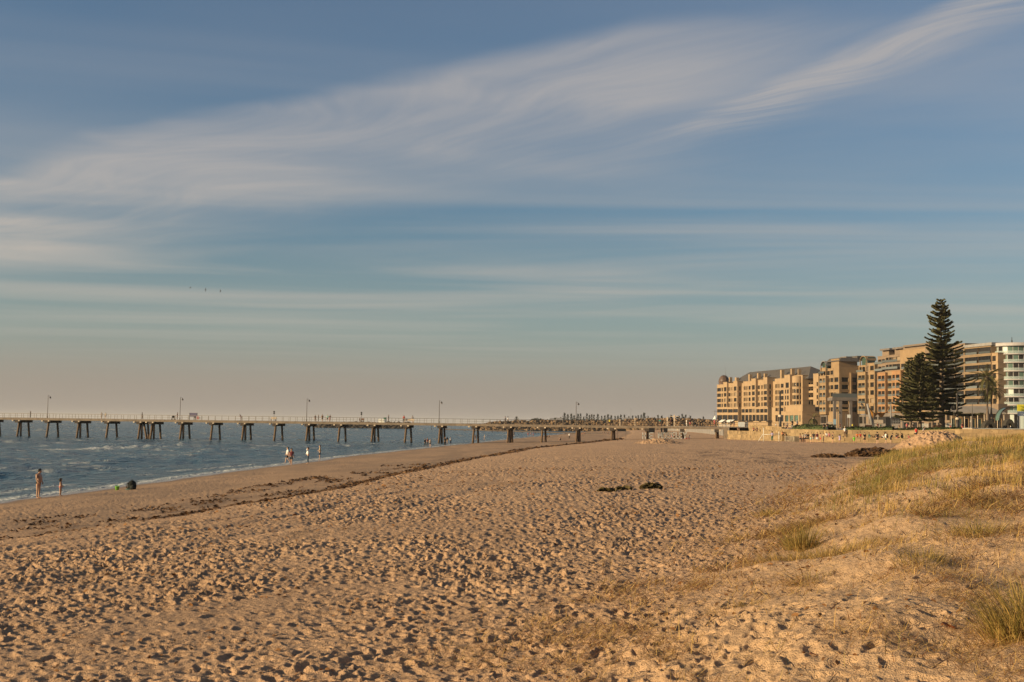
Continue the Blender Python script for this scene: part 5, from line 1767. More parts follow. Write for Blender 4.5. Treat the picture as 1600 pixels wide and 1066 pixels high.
# --- orange apartment block
def orange_block():
    B = Building('apartment_building', fsx(1340.3, -9), 'orange apartment block with terraced penthouses, partly hidden by the pines', 'apartment block', M_ORANGE, 'apartment blocks behind the promenade')
    o1 = -9.0
    R1 = [fs(c3(375), d3(y), o1)[1] - ZB for y in (245, 335, 415, 495, 577, 657)]
    zlow = fs(c3(375), d3(712), o1)[1] - ZB
    H = 2.05
    B.block(c3(333), c3(415), d3(285), o1, cols(c3, (343, 370), (378, 406)), R1[1:], H, m=M_TAN, balcony=True, depth=9, zbot=zlow)
    x = B.block(c3(345), c3(418), d3(215), o1 - 1.2, cols(c3, (355, 375), (385, 410)), R1[:1], H, m=M_TAN, depth=7.6, zbot=R1[1] + 1.6)
    B.balustrade(x[0] - 0.5, x[1], -o1 - 0.05, R1[0] - 1.3, 0.95)
    # barrel top
    s0 = fsx(c3(362), o1 - 1.2, 560) - B.s0; s1 = fsx(c3(428), o1 - 1.2, 560) - B.s0
    za = fs(c3(380), d3(150), o1)[1] - ZB; zb = fs(c3(380), d3(106), o1)[1] - ZB
    b = MB(); pts = [((s0 + s1) / 2 - (s1 - s0) / 2 * math.cos(math.pi * i / 12), za + (zb - za) * math.sin(math.pi * i / 12)) for i in range(13)]
    y0 = -o1 + 0.9
    for (p, q) in zip(pts[:-1], pts[1:]):
        b.poly([(p[0], y0, p[1]), (q[0], y0, q[1]), (q[0], y0 + 5, q[1]), (p[0], y0 + 5, p[1])]); b.poly([(p[0], y0, p[1] - 0.3), (q[0], y0, q[1] - 0.3), (q[0], y0, q[1]), (p[0], y0, p[1])])
        b.poly([(p[0], y0, p[1] - 0.3), (p[0], y0 + 5, p[1] - 0.3), (q[0], y0 + 5, q[1] - 0.3), (q[0], y0, q[1] - 0.3)])
    b.build('barrel_roof', M_TAN, B.root)
    b = MB(); b.box((s0 + 0.2, y0 + 1, x[3] - 0.2), (s1 - 0.2, y0 + 4.5, zb - 0.6)); b.build('penthouse_wall', G_GREEN, B.root)
    b = MB(); b.box((s0 - 0.1, y0 + 0.02, x[3] - 0.2), (s0 + 0.2, y0 + 0.4, za)); b.box((s1 - 0.2, y0 + 0.02, x[3] - 0.2), (s1 + 0.1, y0 + 0.4, za)); b.build('penthouse_post', M_TAN, B.root)
    B.block(c3(420), c3(460), d3(190), o1 - 1.2, cols(c3, (430, 452)), R1, H, m=M_BEIGE, depth=7)
    B.block(c3(450), c3(512), d3(190), o1 + 0.4, cols(c3, (468, 500)), R1, H, m=M_TAN, depth=8, zbot=zlow)
    B.block(c3(505), c3(545), d3(200), o1 - 1.5, cols(c3, (513, 532)), R1, 1.5, depth=7)
    o2 = -6.0
    R2 = [fs(c3(590), d3(y), o2)[1] - ZB for y in (342, 422, 502, 585, 662)]
    zl2 = fs(c3(590), d3(698), o2)[1] - ZB
    B.block(c3(540), c3(622), d3(292), o2, cols(c3, (549, 576), (586, 613)), R2, 2.3, balcony=True, depth=9, zbot=zl2)
    B.block(c3(622), c3(690), d3(275), o2 - 1.2, cols(c3, (630, 655), (660, 685)), R2, 2.3, balcony=True, depth=9, m=M_TAN, zbot=zl2)
    B.block(c3(690), c3(782), d3(270), o2, cols(c3, (698, 720), (736, 768)), R2, 2.3, balcony=True, depth=9, zbot=zl2)
    # two terraced storeys above
    for k_, (ya, yb, of) in enumerate(((195, 272, o2 - 2.0), (120, 200, o2 - 3.4))):
        zc = fs(c3(590), d3((ya + yb) / 2 + 8), of)[1] - ZB
        zb0 = fs(c3(590), d3(yb), of)[1] - ZB
        x = B.block(c3(545), c3(625), d3(ya), of, cols(c3, (552, 580), (590, 618)), [zc], 2.0, m=M_BEIGE, depth=7, zbot=zb0 - 0.8)
        B.balustrade(x[0], x[1], x[2] - 1.6, zb0 + 0.3, 0.95)
        x = B.block(c3(625), c3(785), d3(ya) - 1.5, of, cols(c3, (632, 655), (665, 690), (700, 735), (742, 775)), [zc + 0.5], 2.0, m=M_BEIGE, depth=7, zbot=zb0 - 0.8, g=None)
        B.balustrade(x[0], x[1], x[2] - 1.6, zb0 + 0.7, 0.95)
    for (a, b_, y0_, y1_) in ((590, 660, 55, 130), (720, 800, 40, 120)):
        B.box('penthouse_wall', c3(a), c3(b_), d3(y0_), d3(y1_) + 3, o2 - 5.5, 5.0, M_BEIGE, c3(a), 560)
        B.box('roof_slab', c3(a - 25), c3(b_ + 4), d3(y0_ - 20), d3(y0_) - 0.3, o2 - 3.8, 7.5, M_GREYC, c3(a), 560)
    # the part behind the pines
    o3 = -7.5
    R3 = [fs(1420, y, o3)[1] - ZB for y in (556, 572, 585, 597.5, 610, 622, 634)]
    B.block(1407, 1447, 548, o3, [(1409, 1416), (1418, 1425), (1427, 1434), (1436, 1444)], R3[1:], 2.3, depth=10, m=M_TAN, balcony=True)
    B.block(1412, 1452, 541, o3 - 2.5, [(1415, 1424), (1428, 1436), (1439, 1448)], R3[:1], 2.2, depth=7, m=M_BEIGE, zbot=R3[1] + 1.8)
    B.box('roof_slab', 1410, 1446, 540.0, 541.3, o3 - 1.2, 9.0, M_GREYC, 1425, 560)
    # ground floor: grey shopfronts
    B.block(c3(330), c3(545), d3(720), o1 - 1.0, cols(c3, (340, 380), (400, 440), (460, 530)), [fs(c3(400), 656.5, -5)[1] - ZB], 3.0, m=M_GREYC, depth=8, name='ground_floor', pyref=655, parapet=0, g=G_DARK)
    B.block(c3(540), c3(790), d3(703), o2 - 1.0, cols(c3, (555, 620), (630, 690), (700, 770)), [fs(c3(650), 656.5, -5)[1] - ZB], 3.0, m=M_GREYC, depth=8, name='ground_floor', pyref=655, parapet=0, g=G_DARK)
    B.block(1407, 1447, 646, o3 + 0.6, [(1411, 1420), (1423, 1432), (1435, 1443)], [1.6], 2.6, m=M_BEIGE, depth=8, name='ground_floor', pyref=655, parapet=0)
orange_block()

# --- beige block with deep balconies, and the white round tower
def beige_block():
    o = -6.0
    B = Building('apartment_building', fsx(1446, o), 'beige apartment block with wide shaded balconies, between the tallest pine and the round tower', 'apartment block', M_BEIGE, 'apartment blocks behind the promenade')
    ys = [(155, 215), (240, 300), (322, 382), (405, 462), (487, 545), (566, 624), (648, 706)]
    zc = [fs(c6(180), d6((a + b_) / 2), o)[1] - ZB for a, b_ in ys]; hh = [max(1.6, (fs(c6(180), d6(a), o)[1] - fs(c6(180), d6(b_), o)[1])) for a, b_ in ys]
    zt = fs(c6(150), d6(150), o)[1] - ZB
    B.block(1446, c6(118), d6(150), o - 0.4, [(1449, 1460), (1463, 1475), (1478, 1490), (1493, 1505)], zc, hh, depth=10, g=G_DARK, balcony=True)
    B.block(c6(104), c6(372), d6(150), o, cols(c6, (122, 232), (252, 364)), zc, hh, depth=10, panes=4, g=G_DARK, m=stucco('warm_beige', (0.22, 0.145, 0.084)))
    for (a, b_) in ((122, 232), (252, 364)):
        s0, s1 = fsx(c6(a), o) - B.s0, fsx(c6(b_), o) - B.s0
        for z, h in zip(zc, hh):
            B.balustrade(s0, s1, -o - 0.03, z - h / 2, 0.85)
    x = B.block(c6(372), c6(440), d6(205), o - 0.3, cols(c6, (386, 416)), zc[1:], 1.9, m=M_CREAM, depth=9)
    B.box('roof_slab', c6(95), c6(372), d6(120), d6(149) - 0.3, o + 0.5, 12.0, M_ROOFG, c6(120), 540)
    B.block(1446, c6(440), d6(712), o + 0.5, [(1452, 1462), (1466, 1476), (1480, 1490), (1496, 1506), (1512, 1522), (1528, 1538), (1544, 1554)], [1.5, 5.0], 2.6, depth=6, name='ground_floor', pyref=655, parapet=0)
beige_block()

def round_tower():
    Y = 446.0
    c = at_depth(1587, 620, Y)
    root = empty('round_tower', (c.x, c.y, ZB), 0, 'white round apartment tower ringed with balcony bands, at the right edge', 'tower')
    z_of = lambda py: at_depth(1591, py + 0.4, Y).z - ZB
    RS = 8.4; RG = 7.6
    bands = [z_of(d6(y)) for y in (792, 711, 630, 548, 465, 382, 299, 217)]
    b = MB(); zt = z_of(d6(140)); zc = z_of(d6(108))
    b.lathe([(0, zt), (RS + 0.5, zt), (RS + 0.55, zt + 0.2), (RS + 0.5, zc), (0, zc + 0.1)], 48); b.build('roof_cap', M_SLAB, root)
    b = MB(); b.lathe([(0.25, zc), (0.25, zc + 1.2), (0.12, zc + 1.3), (0.1, zc + 2.4), (0, zc + 2.4)], 8, c=(-1.5, -1, 0)); b.build('roof_flue', M_DARKP, root)
    b = MB(); b.lathe([(RG - 0.6, 0), (RG - 0.6, zt)], 40); b.build('core_wall', M_GREYC, root)
    for z in bands:
        b = MB(); b.lathe([(RG - 0.7, z - 0.22), (RS, z - 0.22), (RS + 0.04, z), (RS, z + 0.22), (RG - 0.7, z + 0.22)], 48); b.build('balcony_band', M_SLAB, root)
    levels = [0.0] + [z + 0.22 for z in bands]; tops = [z - 0.22 for z in bands] + [zt]
    # one curved pane, reused round each storey
    n = 26
    da = 2 * math.pi / n
    def pane(h):
        b = MB(); q = [(RG * math.cos(t), RG * math.sin(t)) for t in (-da * 0.46, -da * 0.15, da * 0.15, da * 0.46)]
        for p, r in zip(q[:-1], q[1:]):
            b.poly([(p[0], p[1], 0), (r[0], r[1], 0), (r[0], r[1], h), (p[0], p[1], h)])
            b.poly([(p[0] * .985, p[1] * .985, 0), (p[0] * .985, p[1] * .985, h), (r[0] * .985, r[1] * .985, h), (r[0] * .985, r[1] * .985, 0)])
        return b.mesh('pane', G_GREEN)
    for lv, (z0, z1) in enumerate(zip(levels, tops)):
        pm = pane(z1 - z0)
        b = MB()
        for i in range(n):
            a = da * (i + 0.5)
            M = Matrix.Rotation(a, 4, 'Z')
            b.box((RG - 0.12, -0.08, z0 + 0.001), (RG + 0.10, 0.08, z1 - 0.001), 0, M)
        b.build('mullion_ring', M_SLAB, root, kind='stuff')
        for i in range(n):
            a = da * i
            if -0.35 < math.sin(a) and math.cos(a) > -0.2 and i % n != 0 and math.sin(a) > 0.25:   # behind the building
                continue
            o = obj('pane', pm, root, (0, 0, z0)); o.rotation_euler = (0, 0, a)
            o.material_slots[0].link = 'OBJECT'
            o.material_slots[0].material = brnd.choice([G_GREEN, G_GREEN, G_PALE, G_DARK, G_DARK, G_DARK])
        if lv > 0:
            b = MB(); b.lathe([(RS - 0.05, z0), (RS - 0.05, z0 + 0.95)], 48); b.lathe([(RS - 0.09, z0), (RS - 0.09, z0 + 0.95)], 48)
            m_ = b.build('balustrade', G_RAILT, root)
G_RAILT = bpy.data.materials.new('clear_balustrade'); G_RAILT.use_nodes = True
_b = G_RAILT.node_tree.nodes['Principled BSDF']; _b.inputs['Base Color'].default_value = (0.45, 0.5, 0.47, 1); _b.inputs['Alpha'].default_value = 0.35; _b.inputs['Roughness'].default_value = 0.15
round_tower()
# ------------------------------------------------------------------ trees
M_BARK = mat('pine_bark', (0.15, 0.105, 0.075), 0.9, 0.35, 2.0, 0.5, 8.0)
def foliage_mat(name, a, b, tr=0.15):
    m = bpy.data.materials.new(name); m.use_nodes = True
    k = NT(m.node_tree); bs = m.node_tree.nodes['Principled BSDF']
    tc = k.n('ShaderNodeTexCoord')
    k.l(k.mix(k.step(k.noise(tc.outputs['Object'], 0.9, 5.0, 0.7), 0.3, 0.7), a, b), bs.inputs['Base Color'])
    bs.inputs['Roughness'].default_value = 0.7; bs.inputs['Specular IOR Level'].default_value = 0.15
    return m
M_PINE = foliage_mat('pine_needles', (0.045, 0.046, 0.018), (0.105, 0.088, 0.034))
M_FARP = foliage_mat('far_pine_needles', (0.03, 0.034, 0.02), (0.05, 0.05, 0.03))
M_PALM = foliage_mat('palm_leaflets', (0.050, 0.048, 0.018), (0.115, 0.095, 0.035))
M_BUSH = foliage_mat('bush_leaves', (0.022, 0.026, 0.012), (0.055, 0.055, 0.024))

def sprig(vs, fs, p, d, L, w):
    """A needle covered twig: two crossed tapering blades."""
    d = d.normalized()
    a = d.cross(Vector((0, 0, 1)))
    if a.length < 0.05: a = Vector((1, 0, 0))
    a.normalize(); c = d.cross(a)
    for s in (a, c):
        b = len(vs)
        m = p + d * (L * 0.55)
        vs.extend([tuple(p - s * w * 0.5), tuple(p + s * w * 0.5), tuple(m + s * w), tuple(m - s * w), tuple(p + d * L)])
        fs.append((b, b + 1, b + 2, b + 3)); fs.append((b + 3, b + 2, b + 4, b + 4))

def norfolk_pine(px, py_top, D, half, label, seed, bare=0.13, whorl=0.95, z0=ZB - 0.1, lean=0.0, dens=1.0, sw=1.0, group='tall pines on the promenade', pm=None):
    r = random.Random(seed)
    base = at_depth(px, horizon(px), D); base.z = z0
    H = at_depth(px, py_top, D).z - z0
    root = empty('pine_tree', base, 0, label, 'pine tree', group)
    b = MB()
    tr = 0.019 * H
    b.tube([(0, 0, -0.2), (lean * .1, 0, H * 0.12), (lean * .5, 0, H * 0.5), (lean, 0, H * 0.97)], [tr * 1.25, tr, tr * 0.62, 0.04], 10)
    b.build('trunk', M_BARK, root)
    vs, fs = [], []
    lb = MB()
    z = H * bare
    wi = 0
    while z < H * 0.985:
        f = (z / H - bare) / (1 - bare)
        prof = (1 - f) ** 0.62 * (0.86 + 0.14 * math.sin(f * 21 + seed)) if f > 0.04 else 0.92
        R = half * max(prof, 0.10) * (1.0 - 0.10 * (f > .45)) 
        nb = r.choice([6, 6, 7])
        a0 = r.uniform(0, 6.28)
        rise = -0.06 + 0.36 * f
        for i in range(nb):
            a = a0 + 2 * math.pi * i / nb + r.uniform(-0.25, 0.25)
            L = R * r.uniform(0.55, 1.15)
            if r.random() < 0.07: L *= 0.5
            dirv = Vector((math.cos(a), math.sin(a), 0))
            zz = z + r.uniform(-0.25, 0.25) * whorl
            pts = []
            for k_ in range(6):
                t = k_ / 5
                pts.append(Vector((lean * z / H, 0, zz)) + dirv * (L * t) + Vector((0, 0, L * (rise * t + 0.16 * t ** 3 - 0.10 * t * (1 - f)))))
            lb.tube(pts, [0.030 * L ** 0.5 + 0.015] * 5 + [0.012], 4, caps=False)
            side = Vector((-dirv.y, dirv.x, 0))
            step = 0.17 / dens
            s = max(0.14 * L, 0.25)
            while s < L:
                t = s / L
                q = t * 5; k_ = min(int(q), 4)
                p = pts[k_].lerp(pts[k_ + 1], q - k_)
                tl = min(0.95, 0.24 + 0.34 * (L - s) ** 0.5 + 0.12) * r.uniform(0.7, 1.25) * (0.75 + 0.25 * (H / 25))
                for sg in (-1, 1):
                    d = dirv * r.uniform(0.45, 0.9) + side * sg * r.uniform(0.5, 1.0) + Vector((0, 0, r.uniform(0.12, 0.60)))
                    sprig(vs, fs, p, d, tl, sw * 0.095 * (0.8 + 0.4 * r.random()))
                if r.random() < 0.5:
                    sprig(vs, fs, p, dirv * 0.7 + Vector((0, 0, r.uniform(0.3, 0.9))), tl * 0.7, sw * 0.085)
                s += step * r.uniform(0.7, 1.3)
            sprig(vs, fs, pts[-1] - dirv * 0.2, dirv + Vector((0, 0, 0.5)), 0.5 * sw ** 0.5, sw * 0.09)
        z += whorl * (1.0 - 0.42 * f) * r.uniform(0.85, 1.15)
        wi += 1
    lb.build('branches', M_BARK, root, kind='stuff')
    me = bpy.data.meshes.new('crown')
    me.from_pydata(vs, [], [f_ if f_[2] != f_[3] else f_[:3] for f_ in fs])
    me.materials.append(pm or M_PINE); me.update()
    o = obj('crown', me, root); o['kind'] = 'stuff'
    return root
norfolk_pine(1472, 466, 243, 7.6, 'tallest pine tree, a cone of layered branches rising above all the buildings', 3, whorl=0.92, dens=2.0, sw=1.25)
norfolk_pine(1438, 552, 238, 5.6, 'dense shorter pine tree just left of the tallest pine', 5, bare=0.14, whorl=0.7, dens=1.8, sw=1.25)
norfolk_pine(1423, 560, 252, 4.6, 'leftmost and slimmest of the promenade pines, before the orange block', 8, bare=0.18, whorl=0.7, dens=1.7, sw=1.25)
norfolk_pine(1457, 572, 262, 4.6, 'low pine tree behind the tallest pine, showing between the two trunks', 9, bare=0.22, whorl=0.75, dens=1.5)

def palm(px, py_crown, D, nf, Lf, label, seed, z0=ZB - 0.1, r0=0.32):
    r = random.Random(seed)
    base = at_depth(px, horizon(px), D); base.z = z0
    H = max(at_depth(px, py_crown, D).z - z0, 0.6)
    root = empty('palm_tree', base, 0, label, 'palm tree', 'palm trees on the promenade')
    b = MB(); b.tube([(0, 0, -0.2), (0.03, 0, H * 0.3), (0.05, 0, H * 0.8), (0, 0, H)], [r0 * 1.3, r0, r0 * 0.85, r0 * 1.1], 10); b.build('trunk', M_BARK, root)
    b = MB(); b.lathe([(0, -0.9), (r0 * 1.4, -0.6), (r0 * 1.7, 0.1), (0, 0.5)], 10, c=(0, 0, H)); b.build('crown_base', M_BARK, root)
    meshes = []
    for v in range(3):
        vs, fs = [], []
        pts = [Vector((Lf * t, 0, Lf * (0.30 * t - (0.38 + 0.18 * v) * t * t))) for t in np.linspace(0, 1, 9)]
        bb = MB(); bb.tube(pts, [0.05] * 4 + [0.03] * 4 + [0.01], 4)
        n = 34
        for i in range(3, n):
            t = i / n * 8; k_ = min(int(t), 7); p = pts[k_].lerp(pts[k_ + 1], t - k_); tv = (pts[k_ + 1] - pts[k_]).normalized()
            ll = Lf * 0.17 * math.sin(math.pi * (0.12 + 0.85 * i / n)) ** 0.6
            for sg in (-1, 1):
                d = (tv * 0.65 + Vector((0, sg * 0.8, 0.25 + 0.2 * r.random()))).normalized()
                nn = tv * 0.04
                e = p + d * ll + Vector((0, 0, -0.12 * ll))
                bb.poly([p - nn, p + nn, e + nn * 0.2, e - nn * 0.2])
        meshes.append(bb.mesh('frond', M_PALM))
    for i in range(nf):
        o = obj('frond', meshes[i % 3], root, (0, 0, H))
        o.rotation_euler = Euler((r.uniform(-.3, .3), R_(r.choice([-55, -35, -15, 5, 25, 45, 60]) + r.uniform(-8, 8)), 2.4 * i + r.uniform(-.2, .2)), 'XYZ')
        o.scale = (r.uniform(0.8, 1.1),) * 3
    return root
palm(1543, 590, 236, 44, 3.3, 'tall shaggy palm tree in front of the beige block, taller of the pair', 2)
palm(1549, 606, 241, 40, 3.0, 'second palm tree of the pair, lower and just behind the taller one', 4)
palm(1271, 654, 390, 22, 2.5, 'small yellowish palm tree before the brown end wall of the hotel', 6, r0=0.25)

# ------------------------------------------------------------------ far shore
def bush(px, D, w, h, z0, label, seed, group, m=M_BUSH, name='bush'):
    r = np.random.default_rng(seed)
    base = at_depth(px, horizon(px), D); base.z = z0
    root = empty(name, base, 0, label, 'tree' if 'tree' in name else 'bush', group)
    b = MB()
    for i in range(3):
        b.tube([((i - 1) * w * 0.2, 0, -0.3), ((i - 1) * w * 0.32, 0, h * 0.55)], [0.2, 0.08], 5)
    b.build('trunk', M_BARK, root, kind='stuff')
    n = 900
    u = r.uniform(-1, 1, n); v = r.uniform(-1, 1, n); q = r.uniform(0, 1, n) ** 0.7
    keep = u * u + v * v < 1
    u, v, q = u[keep], v[keep], q[keep]
    top = (1 - (u * u + v * v) * 0.75) * (0.55 + 0.8 * fbm(u * 2.3 + seed, v * 2.3, 400 + seed, 3))
    vv, ff = scraps(u * w / 2, v * w / 2, q * top * h, np.full(len(u), h * 0.11), 0.8)
    obj('crown', np_mesh('crown', vv, ff, [m]), root, kind='stuff')
    return root

FAR_PINES = [(807, 651, 2), (876, 652, 2), (882, 645, 3.2), (887, 647.5, 2.6), (892.5, 646.5, 2.9), (897, 649, 2.4), (903, 646.5, 2.6), (907, 646, 2.2), (912, 651, 2), (917, 646, 2.6), (921, 648.5, 2.2), (924.5, 647.5, 2.4), (928, 648, 2.2),
             (934, 647, 2.8), (940, 650, 2), (945, 649, 2.4), (950, 647.5, 3.0), (955, 649, 2.6), (961, 650, 2.2), (965.5, 649.5, 2.4), (970, 648, 2.6), (975.5, 648, 2.4), (982.5, 650.5, 2), (988.5, 649.5, 2.2), (993.5, 650, 2.4), (997, 649, 2.3),
             (1001.8, 648, 2.2), (1006.5, 645, 3.4), (1012.5, 650, 2), (1028, 648.5, 2.4), (1034, 649.5, 2.6), (1048.5, 648.3, 2.4), (1061, 649.5, 2.2), (1066, 646.8, 2.4), (1071.5, 648, 2.4), (1078.5, 649.5, 2.4), (1099, 651, 2.2)]
D_FAR = 1500.0
FPROTO = None
for i, (px, yt, hw) in enumerate(FAR_PINES):
    base = at_depth(px, horizon(px), D_FAR + (i * 37 % 90)); base.z = 5.2
    H = at_depth(px, yt, base.y).z - 5.2
    lb = {0: 'single small far pine standing apart at the left of the far treeline', 2: 'tall far pine at the left end of the close row by the shore lamp post', 27: 'tallest far pine, standing clear above the far roofs', 36: 'far pine at the right end of the treeline near the hotel'}.get(i, 'small dark pine in the far treeline beyond the jetty' if 880 < px < 1000 else 'small dark pine in the far treeline nearer the hotel')
    if FPROTO is None:
        FPROTO = norfolk_pine(px, yt, base.y, 4.4, lb, 21, bare=0.1, whorl=1.3, z0=5.2, dens=0.6, sw=3.2, group='far pines beyond the jetty', pm=M_FARP)
        FH = H
        continue
    o = FPROTO.copy(); COL.objects.link(o)
    o.location = base; o.scale = (hw / 3.4 * 1.1, hw / 3.4 * 1.1, H / FH); o.rotation_euler = (0, 0, i * 1.7)
    o['label'] = lb; o['group'] = 'far pines beyond the jetty'
    for ch in FPROTO.children:
        c = ch.copy(); COL.objects.link(c); c.parent = o
FPROTO['group'] = 'far pines beyond the jetty'
for i, (px, w, h, lb) in enumerate(((838, 22, 7.5, 'broad rounded far tree, left one of two beyond the rocks'), (868, 22, 7.4, 'broad rounded far tree with a grey roof beside it'), (1041, 17, 10, 'rounded far tree clump left of the entrance post'), (1068, 20, 9, 'wide rounded far tree clump right of the entrance post'),
                       (855, 14, 4, 'low far bush between the two broad far trees'), (925, 56, 7.0, 'long low far bush under the row of pines'), (895, 26, 5.5, 'dense far bush under the tall far pine at the row end'), (985, 46, 6.0, 'low far bush left of the tallest far pine'), (1092, 16, 4, 'small far bush near the hotel end'))):
    bush(px, D_FAR - 30, w, h, 5.0, lb, 30 + i, 'far trees and bushes', name='far_tree' if h > 7.2 else 'bush')

# pale far dunes
def far_dunes():
    n = 240
    xs = np.linspace(ray(770, 664).x / ray(770, 664).y, ray(1180, 664).x / ray(1180, 664).y, n)
    D0, D1 = 1250.0, 1480.0
    top = 5.4 + 3.2 * sstep(fbm(xs * 60, xs * 0, 501, 3), 0.35, 0.7)
    V = []; rows = 7
    for k_ in range(rows):
        f = k_ / (rows - 1); D = D0 + (D1 - D0) * f
        hh = 1.0 + (top - 1.0) * np.sin(min(f * 1.35, 1.0) * math.pi / 2)
        V.append(np.stack([xs * D, np.full(n, D), hh], 1))
    V = np.concatenate(V)
    i = np.arange(rows - 1)[:, None]; j = np.arange(n - 1)[None, :]
    q = np.stack([i * n + j, i * n + j + 1, (i + 1) * n + j + 1, (i + 1) * n + j], -1).reshape(-1, 4)
    tag(obj('far_dunes', np_mesh('far_dunes', V, q, [mat('far_sand', (0.44, 0.35, 0.26), 0.9, 0.2, 0.02)], True)), kind='structure')
far_dunes()

def house(px0, px1, ytop, D, label, wall, roofc, seed):
    a = at_depth(px0, horizon(px0), D); c = at_depth(px1, horizon(px1), D)
    w = c.x - a.x; z0 = 5.2; h = at_depth(px0, ytop, D).z - z0
    root = empty('house', (a.x, a.y, z0), 0, label, 'house', 'far houses beyond the jetty')
    eave = h * 0.62
    b = MB(); b.box((0, 0, -0.6), (w, 8, eave)); b.build('wall', wall, root)
    b = MB(); A, Bq, C, Dq = (-0.4, -0.4, eave + .003), (w + .4, -0.4, eave + .003), (w + .4, 8.4, eave + .003), (-0.4, 8.4, eave + .003); R0, R1 = (w * 0.18, 4, h), (w * 0.82, 4, h)
    b.poly([A, Bq, R1, R0]); b.poly([Bq, C, R1]); b.poly([C, Dq, R0, R1]); b.poly([Dq, A, R0]); b.poly([A, Dq, C, Bq]); b.build('roof', roofc, root)
    k = max(2, int(w / 3.5))
    for i in range(k):
        x = w * (i + 0.5) / k
        b = MB(); b.box((x - 0.7, -0.05, eave * 0.3), (x + 0.7, 0.02, eave * 0.8)); b.build('window', G_DARK, root)
house(858, 867, 653.5, 1180, 'small cream far house with a white top beside the broad far tree', M_WHITE, M_ROOFG, 1)
house(868, 880, 653.0, 1420, 'low far house with a long pale grey roof left of the far pine row', M_GREYC, M_ROOFG, 2)
house(972, 990, 652.5, 1380, 'far house with a blue grey roof below the pines, left of the pale roofed one', M_BEIGE, M_ROOFG, 3)
house(1003, 1024, 653.0, 1380, 'wide far house with a pale roof under the tallest far pine', M_BEIGE, M_ROOFG, 4)
house(1084, 1093, 655.0, 1180, 'small pale far house just right of the seated pram figure', M_CREAM, M_GREYC, 5)
house(1102, 1116, 655.0, 900, 'low pale roofed kiosk house at the foot of the hotel', M_CREAM, M_ROOFG, 6)

# rock groynes
M_ROCK = mat('brown_rock', (0.145, 0.088, 0.047), 0.9, 0.85, 0.5, 0.5, 2.0)
M_ROCKD = mat('dark_rock', (0.05, 0.036, 0.027), 0.9, 0.6, 0.4, 0.4, 2.0)
def rock_ridge(name, pts, label, cat, m, n, size, seed, group):
    """A long heap of boulders along a line of (x, y, z_base, height, half width)."""
    r = np.random.default_rng(seed)
    P = np.array(pts, dtype=float)
    L = np.concatenate([[0], np.cumsum(np.hypot(*(np.diff(P[:, :2], axis=0).T)))])
    g = lambda s, k_: np.interp(s, L, P[:, k_])
    root = empty(name, (P[0, 0], P[0, 1], P[0, 2]), 0, label, cat, group)
    o0 = P[0, :3]
    d = (P[-1, :2] - P[0, :2]); d /= np.linalg.norm(d); nn = np.array([-d[1], d[0]])
    ns = 80; S_ = np.linspace(0, L[-1], ns); V = []
    for k_, (of, hf) in enumerate(((-1, -0.1), (-0.45, 0.75), (0.2, 0.85), (1, -0.1))):
        hh = g(S_, 3) * (0.8 + 0.4 * fbm(S_ / 6.0, S_ * 0 + k_, seed, 3))
        V.append(np.stack([g(S_, 0) + nn[0] * of * g(S_, 4), g(S_, 1) + nn[1] * of * g(S_, 4), g(S_, 2) + hh * hf], 1))
    V = np.concatenate(V) - o0
    i = np.arange(3)[:, None]; j = np.arange(ns - 1)[None, :]
    q = np.stack([i * ns + j, i * ns + j + 1, (i + 1) * ns + j + 1, (i + 1) * ns + j], -1).reshape(-1, 4)
    obj('core', np_mesh('core', V, q, [m]), root)
    cube = np.array([(-1, -1, -1), (1, -1, -1), (1, 1, -1), (-1, 1, -1), (-1, -1, 1), (1, -1, 1), (1, 1, 1), (-1, 1, 1)], float)
    cf = np.array([(0, 3, 2, 1), (4, 5, 6, 7), (0, 1, 5, 4), (1, 2, 6, 5), (2, 3, 7, 6), (3, 0, 4, 7)])
    s = r.uniform(0, L[-1], n); of = r.uniform(-1, 0.35, n)
    hf = np.where(of < -0.45, (of + 1) / 0.55 * 0.8, 0.85)
    c = np.stack([g(s, 0) + nn[0] * of * g(s, 4), g(s, 1) + nn[1] * of * g(s, 4), g(s, 2) + g(s, 3) * (0.8 + 0.4 * r.random(n)) * hf], 1) - o0
    V2, F2 = [], []
    for k_ in range(n):
        R3 = np.array(Euler(tuple(r.uniform(-0.6, 0.6, 3))).to_matrix())
        sc_ = size * r.uniform(0.5, 1.3) * np.array([r.uniform(.8, 1.4), r.uniform(.7, 1.2), r.uniform(.5, .95)]) * 0.5
        V2.append(((cube * r.uniform(0.75, 1.15, (8, 3)) * sc_) @ R3.T) + c[k_]); F2.append(cf + 8 * k_)
    ob = obj('boulders', np_mesh('boulders', np.concatenate(V2), np.concatenate(F2), [m]), root, kind='stuff')
    return root
def gp(px, D, zb, h, w):
    p = at_depth(px, horizon(px), D); return (p.x, p.y, zb, h, w)
rock_ridge('rock_groyne', [gp(750, 900, 0, 3.0, 6), gp(775, 900, 0, 6.0, 9), gp(850, 905, 0.3, 7.0, 10), gp(950, 900, 0.5, 7.2, 10), gp(1010, 880, 0.8, 8.6, 11), gp(1090, 870, 1.0, 8.6, 11), gp(1135, 860, 1.5, 7, 9)],
           'long brown boulder groyne behind the shore end of the jetty', 'rock groyne', M_ROCK, 2600, 1.7, 61, 'rock groynes')
rock_ridge('rock_groyne', [gp(494, 930, -0.3, 1.0, 5), gp(505, 930, -0.3, 3.4, 7), gp(560, 935, -0.3, 4.4, 8), gp(640, 940, -0.3, 4.6, 8)],
           'low dark boulder breakwater out in the sea, seen under the jetty deck', 'rock groyne', M_ROCKD, 700, 1.7, 63, 'rock groynes')
